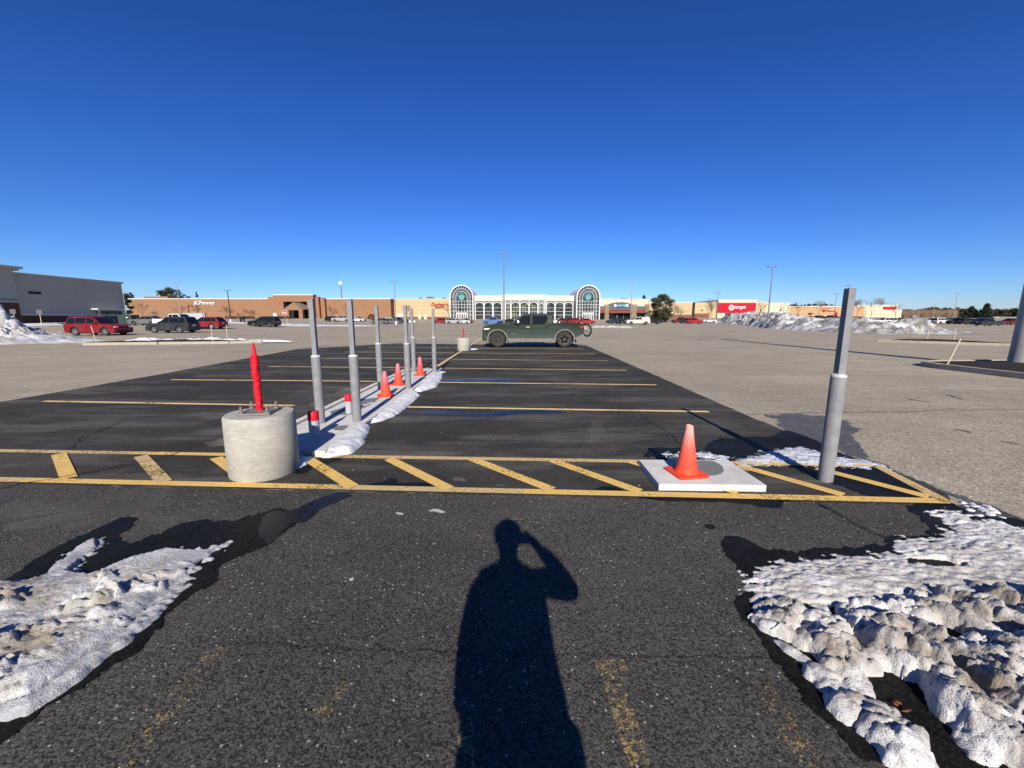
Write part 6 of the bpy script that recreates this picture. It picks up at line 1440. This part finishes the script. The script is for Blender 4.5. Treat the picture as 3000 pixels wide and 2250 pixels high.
MB().ring(X_, Z_, 0.78, 1.36, TY - 2.5, TY - 2.303).build('ring_logo', M['sign_white'], tg, True); MB().lathe([(0.40, TY - 2.5), (0.40, TY - 2.303)], (X_, 0, Z_), 20, 'y').build('logo_dot', M['sign_white'], tg, True)
qt = R6(446, 646, 594, 694, TY - 2.3); text_mesh('target', qt[0], qt[1], qt[2], qt[3], TY - 2.303, 0.15, M['sign_white'], 'wall_sign', tg, bold=0.012)
qe = R6(332, 742, 610, 800, TY - 2.3); MB().box(qe[0], qe[1], TY - 2.3, TY - 2.003, 0, qe[3]).build('entrance_shade_panel', M['dark_gap'], tg, True)  # flat near-black panel stands in for the shaded entrance opening
qf = R6(0, 775, 245, 800); MB().box(q[0], qa[0], TY - 0.06, TY - 0.002, 0, 4.0).build('brick_base', M['brick_red'], tg, True)
for x in (30, 158, 790, 1048): 
    qq = R6(x - 5, 692, x + 5, 708, TY - 0.5); MB().box(qq[0], qq[1], TY - 0.8, TY - 0.503, qq[2], qq[3]).build('wall_lamp', M['black'], tg, True)
MB().box(qd[0], qd[1], TY - 0.05, TY - 0.001, P(*f6(1000, 752), TY)[1] - .08, P(*f6(1000, 752), TY)[1] + .08).build('wall_reveal', M['reveal'], tg, True)
# peach pharmacy
VY = 232.0
vs_ = Bld('pharmacy', 'long peach stucco pharmacy with small red letters', 'pharmacy', at(2420, VY), VY)
q = R6(1130, 660, 2125, 800, VY); MB().box(q[0], q[1], VY, VY + 40, 0, q[3]).build('wall', M['peach'], vs_, True); MB().box(q[0], q[1] + .1, VY - .2, VY + 40, q[3] + .003, q[3] + .4).build('coping', M['coping'], vs_, True)
z = P(*f6(1500, 752), VY)[1]; MB().box(q[0], q[1], VY - .06, VY - .001, z - .08, z + .08).build('wall_reveal', M['reveal'], vs_, True)
MB().box(q[0], q[1], VY - .1, VY - .001, 0, P(*f6(1500, 782), VY)[1]).build('brick_base', M['brick_dark'], vs_, True)
qt = R6(1622, 700, 1668, 722, VY); text_mesh('CVS', qt[0], qt[1], qt[2], qt[3], VY - .01, .2, M['sign_red'], 'wall_sign', vs_, bold=0.015)
qt = R6(1671, 706, 1768, 726, VY); text_mesh('pharmacy', qt[0], qt[1], qt[2], qt[3], VY - .01, .2, M['sign_red'], 'wall_sign', vs_, bold=0.012)
X_, Z_ = P(*f6(1605, 710), VY); h = MB(); pts = [(X_ + 0.085 * 1.0 * 16 * math.sin(a) ** 3 * 0.75, Z_ + 0.075 * (13 * math.cos(a) - 5 * math.cos(2 * a) - 2 * math.cos(3 * a) - math.cos(4 * a)) * 0.8) for a in [2 * PI * i / 28 for i in range(28)]]
h.prism(pts, VY - .2, VY - .01).build('heart_sign', M['sign_red'], vs_, True)
qg = R6(1740, 730, 1770, 800, VY); MB().box(qg[0], qg[1], VY - .5, VY - .11, 0, qg[3]).build('doorway', M['sign_red'], vs_, True)
qg = R6(1408, 738, 1455, 745, VY); MB().box(qg[0], qg[1], VY - 1.5, VY - .1, qg[2], qg[3]).build('canopy', M['dark_gap'], vs_, True)
qr = R6(1435, 640, 1840, 660, VY + 25); MB().box(qr[0], qr[1], VY + 25, VY + 35, qr[2], qr[3] - .3).build('rear_roof', M['coping'], vs_, True)
# last pale store
EY = 238.0
f7 = crop(2500, 800, 4.424)
def R7(ax, ay, bx, by, Y): return rect(*f7(ax, ay), *f7(bx, by), Y)
es = Bld('retail_store', 'pale cream store with a plain red panel, last building in the row', 'store', at(2575, EY), EY)
q = R7(60, 478, 615, 590, EY); MB().box(q[0], q[1], EY, EY + 30, 0, q[3]).build('wall', M['cream_pale'], es, True)
q2 = R7(45, 420, 566, 478, EY + 8); MB().box(q2[0], q2[1], EY + 8, EY + 40, q[3] - 1, q2[3]).build('upper_wall', M['cream_pale'], es, True); MB().box(q2[0], q2[1], EY + 7.8, EY + 40, q2[3] + .003, q2[3] + .4).build('coping', M['coping'], es, True)
q3 = R7(385, 436, 555, 471, EY + 8); MB().box(q3[0], q3[1], EY + 7.7, EY + 7.99, q3[2], q3[3]).build('sign_panel', M['red_panel'], es, True)
z = P(*f7(300, 535), EY)[1]; MB().box(q[0], q[1], EY - .06, EY - .001, z - .08, z + .08).build('wall_reveal', M['reveal'], es, True)
# stone enclosure, drop box
ex = at(634, 120); en = tag(MB().box(-2.9, 2.9, -0.3, 0.3, 0, 2.35).box(-2.95, 2.95, -0.36, 0.36, 2.353, 2.5).build('block_wall', pm('pale_block_wall', (0.36, 0.37, 0.38), 0.85, 0.3, 3, 0.3, 6)), 'short grey block enclosure wall behind the red wagon', 'wall'); en.location = (ex, 112, gz(ex, 112))
dx_ = at(710, 110); db = thing('drop_box', 'dark two-legged drop box between the lamp post and the black crossover', 'drop box', (dx_, 110, gz(dx_, 110)))
MB().box(-.55, .55, -.35, .35, 0.75, 1.55).build('box', M['black'], db, bevel=0.04); [MB().box(s_ * .4 - .1, s_ * .4 + .1, -.2, .2, 0, .75).build('leg', M['black'], db) for s_ in (1, -1)]
# ------------------------------------------------------------------ lamp posts
M['lamp_pole'] = pm('grey_lamp_pole', (0.17, 0.17, 0.172), 0.55, 0.1); M['dark_pole'] = pm('bronze_lamp_pole', (0.05, 0.04, 0.035), 0.5); M['far_pole'] = pm('pale_lamp_pole', (0.26, 0.235, 0.20), 0.6)
def lamp(px, ytop, Y, label, m=None, arm=1.25, r=0.11, lean=0.0, foot=False):
    x, zt = P(px, ytop, Y); g = gz(x, Y); h = zt - g
    t = thing('street_lamp', label, 'street lamp', (x, Y, g), 0, 'parking lot lamps'); m = m or M['lamp_pole']
    MB().lathe([(0.3, 0), (0.3, 0.75), (0.27, 0.8)], n=20).build('footing', M['concrete'], t, smooth=40)
    MB().tube([(0, 0, 0.8), (lean * .5, 0, h / 2), (lean, 0, h - 0.1)], [r, r * .85, r * .65], 12).build('pole', m, t, smooth=50)
    for s_ in (-1, 1):
        a = MB().tube([(lean, 0, h - 0.35), (lean + s_ * 0.25, 0, h - 0.12), (lean + s_ * arm * 0.5, 0, h - 0.03)], 0.045, 8).build('arm', m, t, smooth=50)
        MB().slab([(lean + s_ * arm * .42, -.17), (lean + s_ * arm * .42, .17), (lean + s_ * arm, .2), (lean + s_ * arm, -.2)], h - 0.06, h + 0.05).build('luminaire', M['black'] if m is M['dark_pole'] else m, t)
    return t
lamp(1476, 740, 58, 'tall two-headed lamp post rising behind the green truck, centre', arm=0.85)
lamp(2265, 781, 66, 'two-headed lamp post standing at the snow heap, leaning in from its right', arm=0.85)
lamp(518, 828, 104, 'two-headed lamp post in front of the round pine behind the brick store', M['far_pole'], arm=0.95)
lamp(666, 850, 118, 'dark bronze two-headed lamp post right of the white store letters', M['dark_pole'], arm=1.0, r=0.16)
lamp(1155, 822, 101, 'two-headed lamp post at the corner of brick and cream walls', arm=0.9)
lamp(1853, 822, 103, 'two-headed lamp post in front of the grey restaurant', M['far_pole'], arm=0.95)
lamp(2105.5, 854.5, 132, 'two-headed lamp post at the left edge of the big red panel', arm=0.95)
lamp(2452, 860, 140, 'two-headed lamp post before the small red pharmacy letters', arm=0.95)
lamp(2488, 836, 108, 'lamp post whose head peeks above the lone grey post', arm=0.95)
lamp(2806, 859.5, 136, 'two-headed lamp post over the right lot, left of the conifers', M['far_pole'], arm=0.8)
lamp(2740, 889, 195, 'small distant lamp post left of the round dark trees, right lot', M['far_pole'], arm=1.4)
lamp(2540.5, 881, 190, 'tiny lamp post behind the peach pharmacy roof', arm=1.2)
lamp(360, 854.5, 118, 'slim lamp post beside the grey store corner', M['far_pole'], arm=0.7)
# thick pole at the right edge
tp = thing('street_lamp', 'thick pale pole on the near island, cut by the right picture edge', 'street lamp', (15.72, 12.35, 0.15), 0, 'parking lot lamps')
M['thick_pole'] = pm('pale_painted_pole', (0.26, 0.26, 0.25), 0.5, 0.12, 1.5, dirt=((0.42, 0.42, 0.4), 2, 0.5))
MB().lathe([(0.32, 0), (0.315, 0.02), (0.30, 0.5), (0.27, 3.0), (0.2, 7.5), (0.15, 10)], n=40).build('pole', M['thick_pole'], tp, smooth=50)
for s_ in (-1, 1): MB().tube([(0, 0, 9.7), (s_ * .5, 0, 9.95), (s_ * 1.0, 0, 10)], .06, 8).build('arm', M['thick_pole'], tp); MB().box(min(s_ * .9, s_ * 1.6), max(s_ * .9, s_ * 1.6), -.2, .2, 9.95, 10.08).build('luminaire', M['black'], tp)
# mobile-phone mast behind the brick store
mx_, mz_ = P(998, 828, 235); mt = thing('antenna_mast', 'slim mast topped by a white antenna cluster behind the brick store', 'mast', (mx_, 235, gz(mx_, 235)))
mh = mz_ - gz(mx_, 235); MB().tube([(0, 0, 0), (0, 0, mh)], [0.4, 0.3], 10).build('pole', M['lamp_pole'], mt, smooth=50)
an = MB()
for i in range(6): a = i * PI / 3; an.box(math.cos(a) * .75 - .22, math.cos(a) * .75 + .22, math.sin(a) * .75 - .2, math.sin(a) * .75 + .2, mh - 1.2, mh + 0.7)
an.build('antenna', M['sign_white'], mt)
# signs
def sign(label, px, py, Y, rad, kind):
    x, z = P(px, py, Y); g = gz(x, Y); t = thing('road_sign', label, 'road sign', (x, Y, g)); z -= g
    MB().box(-.04, .04, -.03, .03, 0, z + rad * .8).build('post', M['galv'] if kind != 'small' else M['stake'], t)
    if kind == 'no_entry':
        MB().lathe([(rad, -.05), (rad, -.035)], (0, 0, z), 24, 'y').build('disc', M['red_panel'], t); MB().box(-rad * .72, rad * .72, -.062, -.052, z - rad * .18, z + rad * .18).build('bar', M['sign_white'], t)
        MB().ring(0, z, rad * .93, rad * 1.06, -.064, -.033).build('rim', M['sign_white'], t)
    elif kind == 'round': MB().lathe([(rad, -.05), (rad, -.035)], (0, 0, z), 8, 'y').build('disc', M['coping'], t)
    else: MB().box(-rad, rad, -.06, -.035, z - rad * .7, z + rad * .7).build('panel', M['slate'], t)
sign('red round no-entry sign before the gabled brick entry', *f3(150, 516), 72, 0.40, 'no_entry'); sign('white backed octagonal sign above the black crossover', *f3(24, 540), 76, 0.38, 'round')
x_, z_ = P(*f3(182, 640), 73); stake('short pale stake by the foot of the no-entry sign', (x_, 73), (x_, 73, 1.7), 0.05, M['stake'], gz(x_, 73))
sign('small dark parking sign at the foot of the grey store, nearer the snow heap', *c1(170, 720), 60, 0.45, 'small'); sign('small dark parking sign at the grey store wall, nearer the red SUV', *c1(512, 725), 61.5, 0.45, 'small')

# ------------------------------------------------------------------ trees
def leafmat(name, a, b_):
    t = NT(name); v = t.obj(); c = t.mix(t.rng(t.noise(v, 0.9, 5, 0.7), 0.35, 0.65), a, b_); c = t.mix(t.rng(t.noise(v, 6, 3), .4, .7, 0, .6), c, tuple(x * .55 for x in a)); return t.out(c, 0.9, spec=0.1)
M['needle'] = leafmat('pine_needles', (0.028, 0.036, 0.016), (0.085, 0.085, 0.045)); M['needle_dark'] = leafmat('dark_needles', (0.018, 0.028, 0.018), (0.045, 0.058, 0.034))
M['bark'] = pm('grey_bark', (0.16, 0.12, 0.09), 0.9, 0.3, 6); M['twig'] = pm('brown_twigs', (0.17, 0.115, 0.08), 0.9, 0.2)
def tufts(b, c, r, n, size, rr, fl=0.75):
    for i in range(n):
        d_ = Vector((rr.gauss(0, 1), rr.gauss(0, 1), rr.gauss(0, 1) * fl)); d_.normalize(); p = Vector(c) + d_ * r * (rr.random() ** 0.45)
        a = Vector((rr.uniform(-1, 1), rr.uniform(-1, 1), rr.uniform(-.6, .9))).normalized(); e = a.orthogonal().normalized(); s_ = size * rr.uniform(.6, 1.4)
        b.add([p - e * s_ * .3, p + a * s_ * 1.1, p + e * s_ * .3, p - a * s_ * .4], [(0, 1, 2, 3)])
def conifer(label, x, Y, h, w, seed, shape='round', trunks=1, m=None, n=60, tuft=70, size=0.4, z0=0.2, name='pine_tree', cat='tree', group=None):
    rr = random.Random(seed); g = gz(x, Y); t = thing(name, label, cat, (x, Y, g), 0, group)
    tb_ = MB(); cb_ = MB()
    for k in range(trunks):
        ox = (k - (trunks - 1) / 2) * w * 0.28; tb_.tube([(ox, 0, 0), (ox * 1.3 + rr.uniform(-.2, .2), rr.uniform(-.3, .3), h * .45), (ox * 1.2, 0, h * .85)], [0.2 * h / 9, 0.14 * h / 9, 0.05], 8)
    for i in range(n):
        u = rr.random(); z = h * (z0 + (1 - z0) * u)
        if shape == 'cone': R = w / 2 * (1 - u) ** 0.85 + 0.2
        elif shape == 'spruce': R = w / 2 * (1 - u) * (0.75 + 0.25 * math.cos(u * 40)) + 0.12
        else: R = w / 2 * math.sqrt(max(0.02, 1 - (2 * (u * .9 + .03) - 0.85) ** 2)) * (0.68 + .5 * rr.random())
        a = rr.uniform(0, 2 * PI); q = R * (rr.random() ** .4); c = (q * math.cos(a), q * math.sin(a), z + (rr.uniform(-.3, .1) if shape != 'round' else 0))
        if i % 3 == 0: tb_.tube([(0, 0, z * .9), (c[0] * .6, c[1] * .6, z * .97), c], [0.05 * h / 9, 0.03 * h / 9, .012], 5)
        tufts(cb_, c, w * (0.10 if shape == 'round' else .085) * rr.uniform(.7, 1.3), tuft, size, rr)
    tb_.build('trunk', M['bark'], t, smooth=60); cb_.build('crown', m or M['needle'], t)
    return t
x_ = at(1936, 152); conifer('large irregular pine with several trunks between the restaurant and cream wing', x_, 152, 9.6, 9.6, 5, 'round', 4, n=125, tuft=60, size=.40, z0=.08)
x_ = at(511, 245); conifer('broad round pine rising above the brick store roof', x_, 245, 16.2, 15.5, 8, 'round', 2, n=90, tuft=50, size=.6, z0=.35, group=None)
x_ = at(388, 235); conifer('small dark pine top over the left end of the brick roof', x_, 235, 13.2, 6, 9, 'round', 1, M['needle_dark'], n=40, tuft=60, size=.5, z0=.4)
x_ = at(585, 250); conifer('tiny pointed conifer tip over the brick store roof', x_, 250, 14.8, 2.2, 10, 'cone', 1, M['needle_dark'], n=26, tuft=40, size=.4, z0=.3)
x_ = at(366, 128); conifer('dark evergreen clump in the gap beside the grey store corner', x_, 128, 8.2, 4.6, 12, 'round', 1, M['needle_dark'], n=50, tuft=70, size=.4, z0=.05)
x_ = at(1884, 225); conifer('dark pine top over the restaurant roof', x_, 225, 12.2, 4.4, 13, 'cone', 1, M['needle_dark'], n=40, tuft=50, size=.4, z0=.4)
c7q = lambda x: 2500 + x / 4.424
x_ = at(c7q(1515), 205); conifer('dark round conifer behind the right lot', x_, 205, 5.3, 6.2, 14, 'cone', 1, M['needle_dark'], n=70, tuft=70, size=.45, z0=.03)
x_ = at(c7q(1705), 200); conifer('tall pointed spruce behind the right lot', x_, 200, 6.9, 7.2, 15, 'spruce', 1, M['needle_dark'], n=130, tuft=55, size=.42, z0=.04, name='spruce_tree')
def bare(label, x, Y, h, seed, spread=0.5, m=None, depth=5, group='bare young trees by the stores', r0=0.09):
    rr = random.Random(seed); b = MB(); g = gz(x, Y)
    t = thing('bare_tree', label, 'tree', (x, Y, g), 0, group); tr2 = MB().tube([(0, 0, 0), (0, 0, h * .28)], [r0 * 1.2, r0], 7)
    def grow(p, d_, L, r, k):
        q = p + d_ * L; b.tube([p, q], [r, r * .72], 4, cap=False)
        if k == 0: return
        for i in range(3 if k > 1 else 2):
            e = (d_ + Vector((rr.gauss(0, 1), rr.gauss(0, 1), rr.gauss(0, .5) + .25)) * spread).normalized(); grow(q if i else p + d_ * L * .6, e, L * rr.uniform(.62, .86), r * .66, k - 1)
    for i in range(3): grow(Vector((0, 0, h * .2 + i * .04 * h)), (Vector((rr.gauss(0, .4), rr.gauss(0, .4), 1))).normalized(), h * .26, r0 * .8, depth)
    tr2.build('trunk', M['bark'], t, smooth=60); b.build('crown', m or M['twig'], t); return t
for i, (px, Y, h, lab, sp_, dp) in enumerate([
    (418, 160, 7.0, 'bare slender tree left end of the brick wall, above the grey sedan', .35, 4), (461, 150, 4.2, 'low bare shrubby tree left of the white pickup cab', .6, 4), (524, 158, 6.5, 'bare tree hidden behind the left lamp post', .35, 4),
    (579, 158, 5.6, 'bare tree right of the maroon canopy frame', .5, 4), (668, 140, 5.2, 'spreading bare tree around the dark lamp post', .65, 5), (702, 145, 3.4, 'tiny bare sapling right of the dark lamp post', .5, 4), (739, 140, 4.8, 'umbrella shaped bare tree left of the white octagonal sign', .75, 5),
    (970, 158, 5.0, 'bare brown tree above the black van', .55, 5), (1017, 160, 6.5, 'bare tree behind the second grey post', .4, 4), (1202, 160, 6.4, 'bare tree behind the fifth grey post at the cream wall', .4, 4), (1316, 160, 6.2, 'bare tree beside the left glass arch', .4, 4),
    (1973, 158, 6.2, 'bare tree right beside the big pine', .5, 5), (1992, 160, 4.9, 'low bare tree in front of the cream wing', .6, 4), (2071, 175, 7.5, 'bare tree left of the red panel, nearer the cream wing', .45, 4), (2085, 176, 9.2, 'taller bare tree just left of the red panel', .4, 4),
    (2220, 185, 8.8, 'thin bare tree right of the red panel', .3, 3), (2295, 188, 8.0, 'thin bare tree at the right end of the cream store', .3, 3), (2336, 195, 8.0, 'thin bare tree at the left end of the peach wall', .35, 4),
    (2397, 200, 9.0, 'dense bare tree left of the pharmacy letters', .5, 5), (2510, 205, 8.6, 'bare tree at the right end of the peach wall', .45, 4), (2551, 205, 9.0, 'bare tree before the pale last store', .35, 4), (2622, 205, 8.0, 'bare tree at the right corner of the pale last store', .5, 4)]):
    bare(lab, at(px, Y), Y, h, 100 + i, sp_, depth=dp)
for px, Y, lab in ((402, 130, 'brown rounded bush by the green transformer'), (762, 150, 'brown rounded bush above the black crossover roof'), (782, 152, 'low brown bush between the white sign and brick entry'), (1089, 160, 'dark reddish rounded bush at the brick wall, right of the second post')):
    rr = random.Random(px); b = MB(); x = at(px, Y); w = 1.9 if px != 1089 else 1.7; h_ = 1.25 if px != 1089 else 1.7
    for i in range(70):
        u = rr.uniform(0, 1); a = rr.uniform(0, 6.28); R = w * math.sqrt(max(0, 1 - u * u)) * rr.uniform(.75, 1); tufts(b, (R * math.cos(a), R * math.sin(a), u * h_ * 1.1), .25, 14, .22, rr)
    o = b.build('bush', M['twig'] if px != 1089 else pm('red_brown_twigs', (0.07, 0.035, 0.028), .9)); o.location = (x, Y, gz(x, Y)); tag(o, lab, 'bush')
# distant woods: one mass that nobody could count
wb_ = MB(); rr = random.Random(77)
tree_px = [(615, 480), (700, 470), (800, 485), (880, 470), (940, 448), (1010, 438), (1080, 436), (1150, 470), (1220, 455), (1270, 500), (1330, 470), (1400, 452), (1470, 460), (1560, 470), (1640, 490), (1800, 470), (1840, 455), (1920, 470), (2000, 462), (2060, 455), (2120, 470), (2200, 450), (2350, 440), (2550, 450), (2800, 455), (3100, 450)]
for i in range(230):
    px7 = rr.uniform(600, 3300); top_y = np.interp(px7, [p[0] for p in tree_px], [p[1] for p in tree_px])
    Y = rr.uniform(290, 380); px = c7q(px7); x, zt = P(px, 800 + (top_y + rr.uniform(0, 25)) / 4.424, Y); g = gz(x, Y); h = max(4, zt - g)
    for k in range(7):
        u = rr.random(); tufts(wb_, (x + rr.gauss(0, 1.7) * (1.2 - u), Y + rr.gauss(0, 1.5), g + h * (0.15 + .82 * u)), 2.0 * (1.15 - .6 * u), 26, 1.25, rr)
for px6, y6 in ((1165, 640), (1200, 632), (1250, 628), (1300, 634), (1450, 628), (1510, 622), (1560, 636), (1600, 630), (1640, 640), (1690, 642)):
    for q in range(3):
        Y = 330; x, zt = P(2050 + (px6 + rr.uniform(-15, 15)) / 4.424, 750 + y6 / 4.424, Y); g = gz(x, Y); h = zt - g
        for k in range(6): u = rr.random(); tufts(wb_, (x + rr.gauss(0, 1.5), Y + rr.gauss(0, 1), g + h * (.3 + .68 * u)), 2.0 * (1.2 - .6 * u), 22, 1.2, rr)
M['wood'] = leafmat('distant_wood', (0.032, 0.030, 0.018), (0.075, 0.062, 0.042)); tag(wb_.build('woods', M['wood']), 'distant dark mixed wood along the right horizon', 'woods', kind='stuff')
br = MB(); rr = random.Random(5)
for i in range(420):
    Y = rr.uniform(262, 285); px = c7q(rr.uniform(600, 1330)); x = at(px, Y); g = gz(x, Y); h = rr.uniform(3, 6.5)
    for k in range(5): br.tube([(x, Y, g), (x + rr.gauss(0, .5), Y, g + h * .5), (x + rr.gauss(0, 1.1), Y, g + h * rr.uniform(.7, 1))], [.09, .06, .02], 3, cap=False)
for px, y6, lab in ():
    pass
tag(br.build('woods', M['twig']), 'brown bare brushwood along the edge of the right lot', 'brushwood', kind='stuff')
x_ = at(2050 + 2060 / 4.424, 270)
for k, (dx, h) in enumerate(((-8, 12.2), (2, 13.4), (12, 13))): bare(('broad leafless crown over the peach roof, left of three', 'broad leafless crown over the peach roof, middle of three', 'broad leafless crown over the peach roof, right of three')[k], x_ + dx, 270, h, 300 + k, .6, depth=5, group='leafless crowns behind the pharmacy', r0=.16)
# low pale buildings beyond the right lot
for a, b_, yt, yb, lab in ((1800, 1920, 566, 590, 'low white roofed shed behind the right lot, left one'), (2040, 2165, 568, 592, 'low white roofed shed behind the thick pole')):
    q = R7(a, yt, b_, yb, 215); o = thing('shed', lab, 'shed', ((q[0] + q[1]) / 2, 215, gz(q[0], 215))); MB().box(q[0], q[1], 215, 222, gz(q[0], 215) - .2, q[3] - 1.0).build('wall', M['slate'], o, True); MB().prism([(q[0] - .5, q[3] - .997), (q[1] + .5, q[3] - .997), ((q[0] + q[1]) / 2, q[3])], 214.5, 222.5).build('roof', M['coping'], o, True)
# ------------------------------------------------------------------ camera, sun, sky
cam = bpy.data.cameras.new('camera'); co = bpy.data.objects.new('camera', cam); COL.objects.link(co)
cam.sensor_fit = 'HORIZONTAL'; cam.sensor_width = 36.0; cam.lens = FPX / 3000 * 36.0; cam.clip_start = 0.02; cam.clip_end = 6000
co.location = (0, 0, CAMH); co.rotation_euler = (PI / 2 - PITCH, 0, 0); SC.camera = co
EL = math.radians(30.0)
sun = bpy.data.lights.new('sun', 'SUN'); sun.energy = 5.0; sun.angle = math.radians(0.53); sun.color = (1.0, 0.93, 0.82)
so = bpy.data.objects.new('sun', sun); COL.objects.link(so); so.rotation_euler = (PI / 2 - EL, 0, math.radians(1.3)); so.location = (0, -30, 40)
w = bpy.data.worlds.new('World'); SC.world = w; w.use_nodes = True
nt = w.node_tree; bg = nt.nodes['Background']; sky = nt.nodes.new('ShaderNodeTexSky'); sky.sky_type = 'NISHITA'; sky.sun_disc = False
sky.sun_elevation = EL; sky.sun_rotation = PI - math.radians(1.3); sky.altitude = 200; sky.air_density = 1.0; sky.dust_density = 0.0; sky.ozone_density = 5.0
hs = nt.nodes.new('ShaderNodeHueSaturation'); hs.inputs['Saturation'].default_value = 1.15
nt.links.new(sky.outputs[0], hs.inputs['Color']); gm = nt.nodes.new('ShaderNodeGamma'); gm.inputs[1].default_value = 1.22; mx = nt.nodes.new('ShaderNodeMix'); mx.data_type = 'RGBA'; mx.blend_type = 'MULTIPLY'; mx.inputs[0].default_value = 1.0; mx.inputs[7].default_value = (0.62, 0.735, 1.08, 1)
nt.links.new(hs.outputs[0], gm.inputs[0]); nt.links.new(gm.outputs[0], mx.inputs[6]); nt.links.new(mx.outputs[2], bg.inputs['Color']); bg.inputs['Strength'].default_value = 0.05
vs = SC.view_settings; vs.view_transform = 'Standard'; vs.look = 'None'; vs.exposure = 0.6; vs.gamma = 1.0; vs.use_curve_mapping = False
SC.cycles.max_bounces = 6; SC.cycles.diffuse_bounces = 3; SC.cycles.glossy_bounces = 3; SC.cycles.transparent_max_bounces = 8; SC.cycles.use_denoising = True
